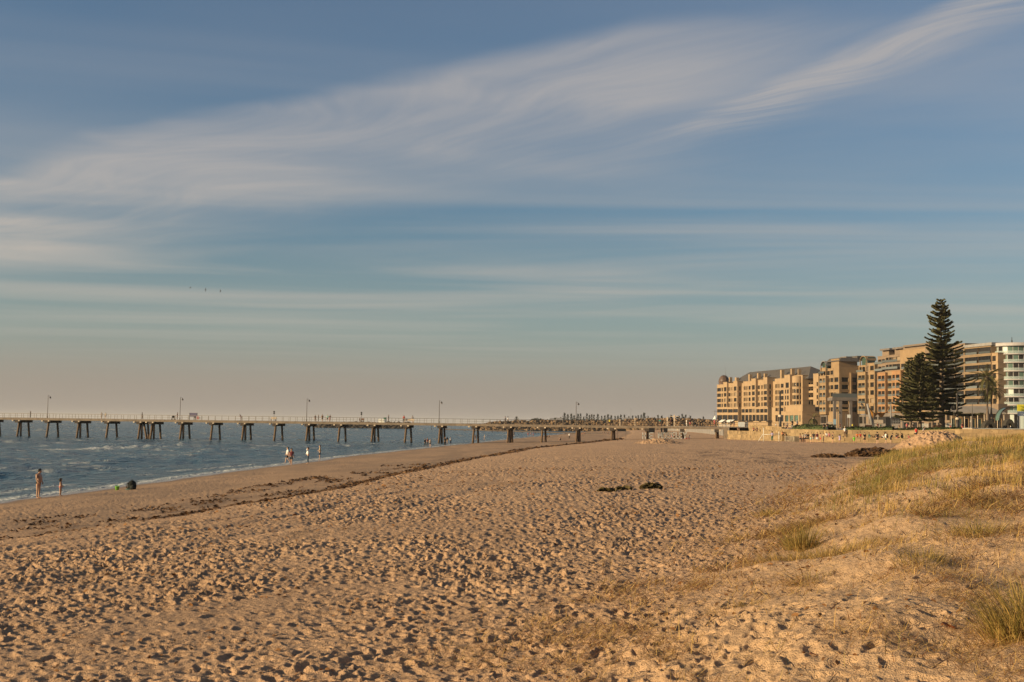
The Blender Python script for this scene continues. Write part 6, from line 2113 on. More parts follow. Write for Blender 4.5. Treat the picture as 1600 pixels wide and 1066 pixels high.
def low_groyne():
    a = at_depth(697, horizon(697), 820); c = at_depth(965, horizon(965), 560)
    root = empty('low_groyne', (a.x, a.y, 0), math.atan2(c.y - a.y, c.x - a.x), 'thin straight dark groyne crossing the water behind the jetty piles', 'groyne')
    L = math.hypot(c.x - a.x, c.y - a.y)
    b = MB(); b.box((0, -0.5, 0.35), (L, 0.5, 0.95)); b.build('beam', M_CAP, root)
    for i in range(14):
        b = MB(); b.tube([(L * i / 13, 0, -1.5), (L * i / 13, 0, 0.36)], 0.3, 6); b.build('support_pile', M_CAP, root)
low_groyne()
def marker(px, y0, y1, D, label):
    a = at_depth(px, y1, D); h = at_depth(px, y0, D).z - a.z
    root = empty('marker_pole', (a.x, a.y, a.z - 0.5), 0, label, 'marker pole', 'marker poles in the water')
    b = MB(); b.tube([(0, 0, 0), (0, 0, h + 0.5)], 0.14, 6); b.build('pole', M_CAP, root)
    b = MB(); b.lathe([(0, 0), (0.3, 0.05), (0.3, 0.5), (0, 0.7)], 8, c=(0, 0, h + 0.5)); b.build('top_mark', M_CAP, root)
marker(769, 667, 675, 560, 'dark marker pole in the water left of the thicker shore pile pair')
marker(674.5, 667, 671, 760, 'short dark marker pole in the water left of the fourth lamp post')

# ------------------------------------------------------------------ furniture on the jetty
def on_jetty(px, off):
    t = jetty_t(px, off); return jpt(t, off, JZ)
def sign_board(px, off, w, h, z, face, label, post=2, m2=None, name='sign', cat='sign'):
    p = on_jetty(px, off)
    root = empty(name, p, J_RZ, label, cat)
    for i in range(post):
        b = MB(); b.box((-w / 2 + i * w - 0.05, -0.05, 0), (-w / 2 + i * w + 0.05, 0.05, z + h)); b.build('post', M_DARKP, root)
    b = MB(); b.box((-w / 2 + 0.052, -0.03, z), (w / 2 - 0.052, 0.03, z + h)); b.build('board', face, root)
    return root
sign_board(302, 0.6, 2.0, 0.95, 0.85, mat('violet_panel', (0.10, 0.085, 0.14), 0.6, 0.2), 'wide notice board with pale violet face on the jetty rail')
sign_board(304.5, 0.9, 0.5, 0.7, 0.6, cmat('cloth', 'navy'), 'small dark blue panel between the notice board and the lifebuoy')
def lifebuoy(px, label):
    p = on_jetty(px, 0.3)
    root = empty('lifebuoy_stand', p, J_RZ, label, 'lifebuoy')
    b = MB(); b.box((-0.42, -0.04, 0.15), (0.42, 0.04, 1.0)); b.build('backboard', M_WHITE, root)
    b = MB(); b.box((-0.04, 0.05, 0), (0.04, 0.12, 1.0)); b.build('post', M_WHITE, root)
    b = MB(); n = 16
    for i in range(n):
        pass
    pts = [(0.27 * math.cos(2 * math.pi * i / n), -0.10, 0.58 + 0.27 * math.sin(2 * math.pi * i / n)) for i in range(n + 1)]
    b.tube(pts, 0.07, 6, caps=False); b.build('ring', cmat('cloth', 'red'), root)
lifebuoy(309.5, 'red ring lifebuoy on a white square board at the jetty rail')
def viewer(px, label):
    """Coin telescope style stand: two dark discs on a slender post."""
    p = on_jetty(px, 0.8)
    root = empty('signal_post', p, J_RZ, label, 'signal post', 'signal posts on the jetty')
    b = MB(); b.tube([(0, 0, 0), (0, 0, 2.4)], 0.05, 6); b.build('post', M_RAIL, root)
    for z in (1.95, 2.35):
        b = MB(); b.tube([(0, -0.12, z), (0, 0.12, z)], 0.20, 10); b.build('disc', M_DARKP, root)
def bench(p, rz, label, m, w=1.6, group='benches', back=True):
    root = empty('bench', p, rz, label, 'bench', group)
    b = MB(); b.box((-w / 2, -0.25, 0.42), (w / 2, 0.2, 0.48)); b.build('seat', m, root)
    if back:
        b = MB(); b.box((-w / 2, 0.205, 0.55), (w / 2, 0.25, 0.95)); b.build('backrest', m, root)
    for x in (-w / 2 + 0.1, w / 2 - 0.18):
        b = MB(); b.box((x, -0.24, 0), (x + 0.08, 0.255, 0.418)); b.build('leg', m, root)
viewer(428, 'slim post with two dark discs above a pale bench, left half of the jetty')
viewer(564.5, 'slim post with two dark discs beside a brown bench, mid jetty')
bench(on_jetty(427, 1.2), J_RZ, 'pale bench on the jetty under the left post with two discs', M_STUB, 1.4)
bench(on_jetty(566, 1.2), J_RZ, 'brown timber bench on the jetty under the middle post with two discs', M_WOODB, 0.8)
bench(on_jetty(639, 1.4), J_RZ, 'long pale bench on the jetty right of the person in a red top', M_STUB, 2.6)
def crate(px, off, w, h, label, m, d=0.7, name='cool_box', cat='cool box'):
    root = empty(name, on_jetty(px, off), J_RZ, label, cat)
    b = MB(); b.box((-w / 2, -d / 2, 0.0), (w / 2, d / 2, h * 0.84)); b.build('box_body', m, root)
    b = MB(); b.box((-w / 2 - 0.03, -d / 2 - 0.03, h * 0.84 + 0.003), (w / 2 + 0.03, d / 2 + 0.03, h)); b.build('lid', m, root)
    b = MB(); b.box((-0.12, -d / 2 - 0.05, h * 0.55), (0.12, -d / 2 - 0.002, h * 0.62)); b.build('handle', M_GREYP, root)
crate(594.5, 0.7, 0.9, 0.85, 'left one of two white boxes on the jetty, left of the green bin', M_WHITE)
crate(599.5, 0.7, 0.9, 0.85, 'right one of two white boxes on the jetty, in front of the green bin', M_WHITE)
def wheelie(p, rz, label, m):
    root = empty('bin', p, rz, label, 'bin')
    b = MB(); b.box((-0.28, -0.3, 0.12), (0.28, 0.3, 1.15)); b.build('bin_body', m, root)
    b = MB(); b.box((-0.31, -0.35, 1.153), (0.31, 0.33, 1.25)); b.build('lid', m, root)
    for x in (-0.25, 0.20):
        b = MB(); b.tube([(x, 0.28, 0.12), (x + 0.05, 0.28, 0.12)], 0.12, 8); b.build('wheel', M_DARKP, root)
wheelie(on_jetty(601.5, 1.6), J_RZ, 'dark green wheeled bin on the jetty behind the white boxes', mat('bin_green', (0.012, 0.09, 0.05), 0.5, 0.1))
def pram(p, rz, label):
    root = empty('pram', p, rz, label, 'pram', 'prams')
    b = MB(); b.lathe([(0, 0.45), (0.30, 0.5), (0.36, 0.75), (0.33, 0.95), (0, 1.05)], 10); b.build('hood', cmat('cloth', 'black'), root)
    b = MB(); b.box((-0.35, -0.22, 0.42), (0.38, 0.22, 0.50)); b.build('seat', cmat('cloth', 'dark'), root)
    for x, y in ((-0.35, 0.22), (-0.35, -0.22), (0.38, 0.22), (0.38, -0.22)):
        b = MB(); b.tube([(x, y - 0.03, 0.15), (x, y + 0.03, 0.15)], 0.15, 10); b.build('wheel', M_DARKP, root)
        b = MB(); b.tube([(x, y, 0.15), (x * 0.5, y * 0.8, 0.44)], 0.02, 4); b.build('strut', M_GREYP, root)
    b = MB(); b.tube([(0.36, 0, 0.5), (0.62, 0, 1.0)], 0.03, 5); b.build('push_handle', M_GREYP, root)
pram(on_jetty(270.5, 2.0), J_RZ, 'black pram on the jetty left of the second lamp post')
pram(on_jetty(1085.5, 1.5), J_RZ, 'black pram near the shore end of the jetty')
def gate_post(px, off, h, label, m, r=0.16, lamp=False):
    root = empty('gate_post', on_jetty(px, off), J_RZ, label, 'gate post', 'entrance posts on the jetty')
    b = MB(); b.box((-r, -r, 0), (r, r, h)); b.build('post', m, root)
    if lamp:
        b = MB(); b.box((-1.0, -0.06, h - 0.42), (-0.17, 0.06, h - 0.30)); b.box((0.17, -0.06, h - 0.42), (1.0, 0.06, h - 0.30)); b.build('lamp_arm', m, root)
        for x in (-0.75, 0.70):
            b = MB(); b.lathe([(0, 0.16), (0.3, 0.05), (0.34, -0.14), (0.25, -0.26), (0, -0.28)], 10, c=(x, 0, h - 0.55)); b.build('flood_lamp', M_DARKP, root)
gate_post(1042.5, 0.4, 2.2, 'plain pale entrance post on the jetty, left one of the pair', M_STUB)
gate_post(1053.5, 0.4, 2.7, 'pale entrance post carrying two dark floodlamps, right one of the pair', M_STUB, 0.16, True)
gate_post(968.5, 0.4, 1.5, 'short pale post on the jetty where the shore railing begins', M_STUB, 0.12)
gate_post(992, 0.4, 1.9, 'short pale post on the jetty under the far pines', M_STUB, 0.10)
# ------------------------------------------------------------------ furniture on the promenade
def prom_at(px, D, z=None):
    p = at_depth(px, horizon(px), D)
    p.z = ZB - 0.02 if z is None else z
    return p
def prom_pole(px, D, ytop, label, arm=0.0, r=None, z0=4.6, name='lamp_post'):
    p = prom_at(px, D, z0)
    h = at_depth(px, ytop, D).z - z0
    return lamp_post(px, 0, 0, label, 'lamp posts on the promenade', on_jetty=False, loc=p, h=h, arm=arm)
prom_pole(1342.5, 268, 628, 'dark lamp post with a short arm in front of the tan and orange blocks', 0.8)
prom_pole(1352, 262, 627, 'slender dark lamp post just left of the leaning grey mast', -0.8)
prom_pole(1365.5, 258, 630, 'dark pole in front of the orange shade sail', 0.0)
prom_pole(1322, 250, 645, 'dark pole standing between the legs of the grey portal', 0.0)
prom_pole(1309, 246, 640, 'pale topped pole at the left leg of the grey portal', 0.4)
prom_pole(1411, 240, 622, 'thin dark pole in front of the leftmost promenade pine', 0.0)
prom_pole(1519.5, 232, 628, 'thin lamp post left of the tall palm', 0.0)
prom_pole(1491, 236, 633, 'pale slender pole with a bent head right of the tallest pine', -0.5)
def thick_post(px, D, y0, label):
    p = prom_at(px, D, 4.4); h = at_depth(px, y0, D).z - 4.4
    root = empty('mast', p, 0, label, 'mast', 'masts on the promenade')
    b = MB(); b.tube([(0, 0, 0), (0, 0, h * 0.34)], 0.30, 10); b.tube([(0, 0, h * 0.34), (0, 0, h)], [0.22, 0.16], 10); b.build('shaft', M_POLE, root)
    b = MB(); b.lathe([(0.32, 0), (0.45, 0.25), (0.32, 0.5)], 10, c=(0, 0, h * 0.34)); b.build('collar', M_STUB, root)
    b = MB(); b.lathe([(0.2, 0), (0.2, 0.2), (0, 0.35)], 8, c=(0, 0, h)); b.build('cap', M_POLE, root)
thick_post(1219, 262, 613, 'thick dark mast with a pale collar in front of the cream hotel')
thick_post(1496, 236, 617, 'dark mast between the tallest pine and the palms')

# grey portal frame
def portal():
    D = 330.0
    a = prom_at(1304, D); c = prom_at(1338.5, D)
    w = c.x - a.x; s = D / FPX
    zt = at_depth(1304, 621, D).z - a.z; zb = at_depth(1304, 626, D).z - a.z
    root = empty('portal_frame', a, 0, 'tall grey concrete portal with three legs in front of the tan block', 'portal frame')
    b = MB(); b.box((-0.6, 0, zb), (w + 0.3, 5, zt)); b.build('beam', M_GREYC, root)
    for f in (0.03, 0.30, 0.76):
        b = MB(); b.box((w * f - 0.35, 0.15, 0), (w * f + 0.35, 0.95, zb - 0.003)); b.build('leg', M_GREYC, root)
    b = MB(); b.box((-0.5, 0.05, zt + 0.005), (w + 0.2, 0.10, zt + 1.1)); b.build('balustrade', G_RAIL, root)
    b = MB(); b.box((0.4, 3.0, zb * 0.63), (w - 0.3, 3.3, zb * 0.70)); b.build('cross_beam', M_TAN, root)
portal()
# orange shade sail on a leaning mast
def sail():
    D = 300.0
    p = lambda px, py: at_depth(px, py, D)
    root = empty('shade_sail', prom_at(1358, D), 0, 'orange shade sail slung from a leaning grey mast before the orange block', 'shade sail')
    o = root.location
    msail = mat('orange_canvas', (0.42, 0.185, 0.035), 0.7, 0.1, 1.0)
    A, Bq, C, E_ = p(1357, 634.5), p(1361, 647), p(1376, 644), p(1391, 634); F = p(1388, 646)
    b = MB()
    n = 8
    for (q0, q1, q2, q3) in ((A, Bq, C + Vector((0, 0, -0.5)), C), (C, C + Vector((0, 0, -0.5)), F, E_)):
        g = [[q0.lerp(q3, i / n).lerp(q1.lerp(q2, i / n), j / 4) - Vector((0, 0, 0.9 * math.sin(math.pi * i / n))) - o + Vector((0, 2.5 * j / 4, 0)) for j in range(5)] for i in range(n + 1)]
        for i in range(n):
            for j in range(4):
                b.poly([g[i][j], g[i + 1][j], g[i + 1][j + 1], g[i][j + 1]], 0, True)
    b.build('sail_cloth', msail, root)
    b = MB(); b.tube([p(1364, 668) - o, p(1355, 631) - o], [0.45, 0.25], 8); b.build('leaning_mast', M_ROOFG, root)
    b = MB(); b.tube([p(1392, 668) - o, p(1391.5, 633) - o], [0.2, 0.15], 8); b.build('mast', M_ROOFG, root)
sail()
# low pavilion with a wide roof, arch and shop windows
def pavilion():
    D = 300.0
    a = prom_at(1484, D); c = prom_at(1566, D); w = c.x - a.x
    z = lambda py: at_depth(1525, py, D).z - a.z
    root = empty('pavilion', a, 0, 'low pavilion with a wide sloping pale roof behind the palms', 'pavilion')
    mr = mat('pavilion_roof', (0.34, 0.27, 0.20), 0.7, 0.15, 0.5)
    b = MB(); q = [(-0.5, -1.5, z(645)), (w + 0.5, -1.5, z(645)), (w - 1.0, 6, z(634)), (1.0, 6, z(634))]
    b.poly(q); b.poly([(x, y, zz - 0.25) for x, y, zz in q][::-1])
    for u in range(4):
        p, r = q[u], q[(u + 1) % 4]; b.poly([p, (p[0], p[1], p[2] - 0.25), (r[0], r[1], r[2] - 0.25), r])
    b.build('roof', mr, root)
    holes = []; n = 8
    for i in range(n):
        holes.append((w * (i + 0.12) / n, w * (i + 0.88) / n, 0.5 if i % 3 else 0.05, 2.9))
    b = MB(); wall_face(b, Vector((0, 0, 0)), Vector((1, 0, 0)), Vector((0, -1, 0)), w, 0, z(646.5), holes, 0.35)
    b.box((w - 0.02, 0.01, 0), (w, 6, z(646.5))); b.build('wall', M_TAN, root)
    for h in holes:
        fr, pn, w_, h_ = window_meshes(h[1] - h[0], h[3] - h[2], 2)
        o = obj('window', fr, root, (h[0], 0.25, h[2])); o.scale = ((h[1] - h[0]) / w_, 1, (h[3] - h[2]) / h_)
        qn = obj('pane', pn, o); qn.material_slots[0].link = 'OBJECT'; qn.material_slots[0].material = brnd.choice([G_DARK, G_GREEN, G_DARK])
    for i in range(n + 1):
        b = MB(); b.tube([(w * i / n, -1.2, 0), (w * i / n, -1.2, z(645.6))], 0.10, 6); b.build('post', M_STUB, root)
pavilion()
def arch_frame(px0, px1, ytop, D, label):
    a = prom_at(px0, D); c = prom_at(px1, D); w = c.x - a.x; h = at_depth(px0, ytop, D).z - a.z
    root = empty('arch_frame', a, 0, label, 'arch frame')
    for y in (0.0, 2.5):
        b = MB(); b.tube([(w * (1 - math.cos(math.pi * i / 2 / 9)), y, h * (0.45 + 0.55 * math.sin(math.pi * i / 2 / 9))) for i in range(10)] + [(w + 2, y, h)], 0.14, 6)
        b.build('curved_beam', M_DARKP, root)
        b = MB(); b.tube([(0, y, 0), (0, y, h * 0.45)], 0.12, 6); b.build('post', M_DARKP, root)
    b = MB()
    for i in range(9):
        t0 = math.pi * i / 18; t1 = math.pi * (i + 1) / 18
        b.poly([(w * (1 - math.cos(t0)), 0.02, h * (0.45 + 0.55 * math.sin(t0))), (w * (1 - math.cos(t1)), 0.02, h * (0.45 + 0.55 * math.sin(t1))), (w * (1 - math.cos(t1)), 2.48, h * (0.45 + 0.55 * math.sin(t1))), (w * (1 - math.cos(t0)), 2.48, h * (0.45 + 0.55 * math.sin(t0)))])
    b.build('canopy_sheet', G_GREEN, root)
arch_frame(1562, 1578, 637, 280, 'curved black entrance arch at the foot of the round tower')
def vault(px0, px1, ytop, D, label):
    """Dark arched play shelter: a thick half ring on feet."""
    a = prom_at(px0, D, 4.7); c = prom_at(px1, D, 4.7); w = c.x - a.x; h = at_depth((px0 + px1) / 2, ytop, D).z - a.z
    root = empty('arched_shelter', (a.x + w / 2, a.y, 4.7), 0, label, 'arched shelter', 'dark arched shelters')
    b = MB(); n = 12; d = 1.8
    o_ = [(w / 2 * math.cos(math.pi * i / n), h * math.sin(math.pi * i / n)) for i in range(n + 1)]; i_ = [(x * 0.70, z_ * 0.66) for x, z_ in o_]
    for k_ in range(n):
        A, Bq, C, E_ = o_[k_], o_[k_ + 1], i_[k_ + 1], i_[k_]
        b.poly([(A[0], 0, A[1]), (E_[0], 0, E_[1]), (C[0], 0, C[1]), (Bq[0], 0, Bq[1])]); b.poly([(A[0], 0, A[1]), (Bq[0], 0, Bq[1]), (Bq[0], d, Bq[1]), (A[0], d, A[1])]); b.poly([(E_[0], 0, E_[1]), (E_[0], d, E_[1]), (C[0], d, C[1]), (C[0], 0, C[1])])
        b.poly([(A[0], d, A[1]), (Bq[0], d, Bq[1]), (C[0], d, C[1]), (E_[0], d, E_[1])])
    b.build('arch_shell', mat('dark_shell_%d' % px0, (0.045, 0.036, 0.026), 0.8, 0.3, 2.0), root)
    b = MB(); b.box((-w / 2 - 0.3, -0.3, -0.1), (w / 2 + 0.3, d + 0.2, 0.08)); b.build('base_plate', M_GREYP, root)
vault(1537, 1558, 657, 222, 'dark arched shelter at the foot of the two palms')
vault(1570, 1587, 655, 224, 'dark arched shelter nearer the right edge, below the round tower')
def planter(px0, px1, D, h, label, m=M_DARKP):
    a = prom_at(px0, D, 4.72); c = prom_at(px1, D - 6, 4.72)
    d = c - a; L = d.length
    root = empty('planter_wall', a, math.atan2(d.y, d.x), label, 'planter', 'low walls on the promenade')
    b = MB(); b.box((0, 0, 0), (L, 0.9, h)); b.build('wall', m, root)
    b = MB(); b.box((-0.1, -0.1, h + 0.003), (L + 0.1, 1.0, h + 0.12)); b.build('capping', M_GREYP, root)
planter(1524, 1620, 216, 0.45, 'low dark planter wall along the promenade under the palms')
planter(1499, 1519, 220, 0.5, 'low pale planter left of the thin lamp post by the palms', M_STUB)
planter(1236, 1300, 262, 0.5, 'low brown planter wall below the hotel end wall', M_GREYC)
bench(prom_at(1465, 226, 4.75), 0.2, 'dark red timber bench under the tallest pine', M_WOODB, 1.5)
bench(prom_at(1358, 240, 4.7), 0.2, 'dark red timber bench left of the leaning grey mast foot', M_WOODB, 1.5)
bench(prom_at(1449.5, 222, 4.75), 0.1, 'white park table bench left of the dark red bench', M_WHITE, 0.7, back=False)
def umbrella(px, D, y0, y1, wpx, label, m):
    a = prom_at(px, D, 4.75); s = D / FPX; zt = at_depth(px, y0, D).z - a.z; ze = at_depth(px, y1, D).z - a.z; r = wpx * s / 2
    root = empty('parasol', a, 0, label, 'parasol', 'parasols on the promenade')
    b = MB(); b.tube([(0, 0, 0), (0, 0, zt)], 0.05, 6); b.build('pole', M_WHITE, root)
    b = MB()
    for i in range(8):
        t0, t1 = 2 * math.pi * i / 8, 2 * math.pi * (i + 1) / 8
        b.poly([(0, 0, zt), (r * math.cos(t0), r * math.sin(t0), ze), (r * math.cos(t1), r * math.sin(t1), ze)]); b.poly([(r * math.cos(t0), r * math.sin(t0), ze), (r * math.cos(t0), r * math.sin(t0), ze - 0.2), (r * math.cos(t1), r * math.sin(t1), ze - 0.2), (r * math.cos(t1), r * math.sin(t1), ze)])
    b.build('canopy', m, root)
umbrella(1516.5, 246, 645.5, 649, 9, 'orange parasol on a white pole before the pavilion', cmat('cloth', 'orange'))
umbrella(1117.5, 360, 649, 654, 6, 'white parasol at the far end of the hotel terrace', M_WHITE)
def stand_sign(px0, px1, y0, y1, D, label, m, name='sign'):
    a = prom_at(px0, D, 4.75); c = prom_at(px1, D, 4.75); w = c.x - a.x; z0 = at_depth(px0, y1, D).z - a.z; z1 = at_depth(px0, y0, D).z - a.z
    root = empty(name, a, 0, label, 'sign' if name == 'sign' else 'screen', 'signs and screens on the promenade')
    for x in (0.02, w - 0.1):
        b = MB(); b.box((x, 0.06, 0), (x + 0.08, 0.14, z1)); b.build('post', M_GREYP, root)
    b = MB(); b.box((0, 0, max(z0, 0.02)), (w, 0.055, z1)); b.build('board', m, root)
    return root
stand_sign(1153.5, 1163.5, 659.5, 667, 282, 'white slatted screen beside the jetty end', M_WHITE, 'screen')
stand_sign(1164, 1169, 659, 667, 284, 'grey screen right of the white slatted screen', M_GREYP, 'screen')
stand_sign(1293, 1301, 659, 664.5, 282, 'cream notice board right of the glass entrance', M_STUB)
stand_sign(1302.5, 1306.5, 655, 663.5, 280, 'pale blue information panel left of the grey portal', mat('pale_blue_panel', (0.30, 0.42, 0.50), 0.5, 0.1))
stand_sign(1324, 1329, 648, 653, 300, 'square white sign hung between the portal legs', M_WHITE)
stand_sign(1366, 1380, 656, 661.5, 282, 'pale low kiosk counter board right of the leaning mast', M_STUB)
stand_sign(1591, 1612, 643.5, 650, 262, 'white sign board at the right edge below the round tower', M_WHITE)
stand_sign(1590, 1612, 632, 642.5, 263, 'yellow slatted sign at the right edge below the round tower', cmat('cloth', 'yellow'))
stand_sign(1384, 1392, 653, 668, 290, 'dark kiosk panel right of the shade sail', M_DARKP, 'screen')
# picket fence and glass screens under the pines
def fence(px0, px1, D, h, n, label, m):
    a = prom_at(px0, D, 4.72); c = prom_at(px1, D, 4.72); w = c.x - a.x
    root = empty('fence', a, 0, label, 'fence', 'fences on the promenade')
    b = MB(); b.box((0, 0, h * 0.80), (w, 0.05, h * 0.86)); b.box((0, 0, h * 0.15), (w, 0.05, h * 0.21)); b.build('rail', m, root, kind='stuff')
    b0 = MB(); b0.box((-0.04, -0.05, 0), (0.04, -0.002, h)); me = b0.mesh('picket', m)
    for i in range(n):
        obj('picket', me, root, (w * i / (n - 1), 0, 0))
fence(1436, 1450, 246, 1.4, 12, 'white picket fence behind the pine trunks, left part', M_WHITE)
fence(1471, 1486, 246, 1.5, 12, 'white picket fence right of the tallest pine trunk', M_WHITE)
fence(1394, 1412, 262, 2.2, 8, 'tall grey screen fence left of the promenade pines', M_GREYP)
fence(1122, 1140, 296, 0.9, 16, 'low white fence at the jetty entrance below the awnings', M_WHITE)
def pole_far(px, ytop, D, z0, label):
    p = at_depth(px, horizon(px), D); p.z = z0
    root = empty('mast', p, 0, label, 'mast', 'masts far off')
    h = at_depth(px, ytop, D).z - z0
    b = MB(); b.tube([(0, 0, 0), (0, 0, h)], [0.16, 0.08], 5); b.build('shaft', M_GREYP, root)
    b = MB(); b.tube([(-0.8, 0, h * 0.93), (0.8, 0, h * 0.93)], 0.06, 5); b.build('crosstree', M_GREYP, root)
pole_far(1116.5, 641, 420, 4.8, 'slender mast left of the hotel corner')
pole_far(985.5, 638, 1100, 6, 'thin far mast rising between the far pines')

# ------------------------------------------------------------------ people on the sand
def on_sand(px, py):
    g = ground_at(px, py); g.z = max(zat(g.x, g.y), -0.06); return g
def beach_person(px, py, hpx, face, pose, top, bot, label, group='people on the beach', true_h=None, **kw):
    g = on_sand(px, py)
    h = true_h or min(1.95, max(0.9, hpx * g.y / FPX))
    return person(g, h, face, pose, top, bot, label, group, **kw)
BG = 'people near the water'
beach_person(59, 779, 46, -8, 'belly', None, 'black', 'bare chested man in dark trunks looking down at the child by the water', BG, bottom_kind='trunks', fingers=True, skin='tan', wide=1.08)
beach_person(94, 775, 27.5, 8, 'child', None, 'rose', 'small child with dark curly hair standing before the man at the water', BG, true_h=1.05, bottom_kind='trunks', fingers=True, hair=('curly', 'dark'), skin='tan', cat='child', wide=1.22)
beach_person(449, 724.5, 26, 200, 'walk', 'white', 'dark', 'person in a white shirt walking, half behind the one in maroon', BG, skin='fair')
beach_person(455, 727.5, 26.5, -100, 'stride', 'maroon', 'dark', 'person in a maroon shirt and dark shorts walking at the water edge', BG)
beach_person(481, 725, 25.5, 200, 'reach', 'white', 'jeans', 'person in a white jumper with one hand raised to the head, dark jeans', BG, top_kind='long_sleeve', bottom_kind='trousers', skin='fair')
beach_person(499.5, 719, 23, 185, 'hands', 'straw', 'dark', 'person in a straw coloured top and dark shorts wading at the edge', BG, hair=('short', 'brown'), skin='fair')
for a in ((664, 698, 13, -60, 'walk', 'black', 'black', 'person all in black walking, leftmost of three by the jetty piles', dict(bottom_kind='trousers', top_kind='long_sleeve')),
          (668, 697, 13, -90, 'stand', 'maroon', 'dark', 'person in a maroon top, middle of three by the jetty piles', dict(bottom_kind='trousers')),
          (672, 698.5, 12.5, -80, 'walk', 'beige', 'black', 'person in a beige top with black shorts, rightmost of three by the piles', dict(skin='fair')),
          (695.5, 697, 14, -90, 'stand', 'black', 'black', 'person in black long sleeves standing right beside a jetty pile', dict(bottom_kind='trousers', top_kind='long_sleeve')),
          (699, 692.5, 10, 100, 'stand', 'brown', 'beige', 'short figure in brown between the person in black and the one in white', dict(skin='fair')),
          (704, 694, 11.5, -60, 'stand', 'white', 'navy', 'person in a white shirt and navy trousers at the water by the piles', dict(bottom_kind='trousers')),
          (743, 688, 9, 90, 'stand', 'dark', 'dark', 'dark figure half hidden by a jetty pile on the wet sand', dict()),
          (757, 687.5, 8.5, 200, 'walk', 'grey', 'grey', 'pale figure wading in the shallows between two pile pairs', dict(skin='fair')),
          (803, 682, 7.5, 90, 'stand', 'dark', 'black', 'dark figure standing in shallow water right of the shore piles', dict()),
          (825, 682, 6, -90, 'stand', 'red', 'dark', 'small figure in red in the shallows, left of the one in pink', dict()),
          (830, 683.5, 8, 180, 'lean', 'pink', 'black', 'person in pink bending over in the shallows', dict()),
          (833.5, 682, 8, -60, 'stand', 'blue', 'rose', 'person in blue beside the one bending in pink', dict()),
          (889.5, 686.5, 10, -90, 'stand', 'white', 'dark', 'person in a white shirt and dark trousers left of the lamp post piles', dict(bottom_kind='trousers')),
          (944, 679, 5, -90, 'stand', 'black', 'black', 'tiny dark figure on the far sand behind the small mound, left one', dict()),
          (950, 680, 5, -90, 'stand', 'maroon', 'dark', 'tiny maroon figure on the far sand near the small mound', dict()),
          (1064.5, 684.5, 14.5, -90, 'hands', 'black', 'dark', 'man in black standing among the white letters under the jetty', dict(bottom_kind='trousers'))):
    kw = a[8]
    beach_person(*a[:8], 'people on the sand by the jetty', **kw)
for a in ((854.5, 684, 'sit', 'black', 'black', 20, 'dark figure sitting on the sand, left one of a pair under the jetty'), (858.5, 683.5, 'sit', 'dark', 'dark', 160, 'dark figure sitting on the sand, right one of a pair under the jetty'),
          (876, 688.5, 'sit', 'black', 'dark', 160, 'person in black sitting on the sand left of the red towel'),
          (909.5, 679, 'sit', 'orange', 'dark', 0, 'person in orange sitting behind the lamp post piles'), (913.5, 678.5, 'sit', 'red', 'dark', 180, 'person in red sitting behind the lamp post piles'),
          (1049.5, 684.5, 'sit', 'rose', 'dark', 10, 'person in rose red sitting on the sand before the white letters'), (1054.5, 684.5, 'sit', 'black', 'black', 200, 'person in black sitting back to back with the one in rose red'),
          (1058.5, 684.5, 'sit', 'dark', 'jeans', 0, 'person in dark clothes sitting left of the standing man in black')):
    px, py, pose, top, bot, fc, lb = a
    beach_person(px, py, 0, fc, pose, top, bot, lb, 'people sitting on the sand', true_h=1.7)
beach_person(1071, 686.5, 0, 0, 'lie', 'pink', 'red', 'person in pink lying on the sand right of the white letters', 'people sitting on the sand', true_h=1.7, skin='fair')
beach_person(1077.5, 686.5, 0, 170, 'sit', 'white', 'rose', 'person in white sitting beside the one lying on the sand', 'people sitting on the sand', true_h=1.65, skin='fair')

def towel(px, py, w, d, label, c):
    g = on_sand(px, py)
    n = 10; u, v = np.meshgrid(np.linspace(-w / 2, w / 2, n), np.linspace(-d / 2, d / 2, 6))
    u, v = u.ravel(), v.ravel()
    z = height(g.x + u, g.y + v) - g.z + 0.06 + 0.05 * vnoise(u * 4, v * 4, 7)
    V = np.stack([u, v, z], 1); i = np.arange(5)[:, None]; j = np.arange(n - 1)[None, :]
    q = np.stack([i * n + j, i * n + j + 1, (i + 1) * n + j + 1, (i + 1) * n + j], -1).reshape(-1, 4)
    tag(obj('beach_towel', np_mesh('beach_towel', V, q, [cmat('cloth', c)], True), None, g), label, 'towel')
towel(883.5, 688.3, 1.9, 1.4, 'crumpled red towel on the sand under the jetty', 'red')

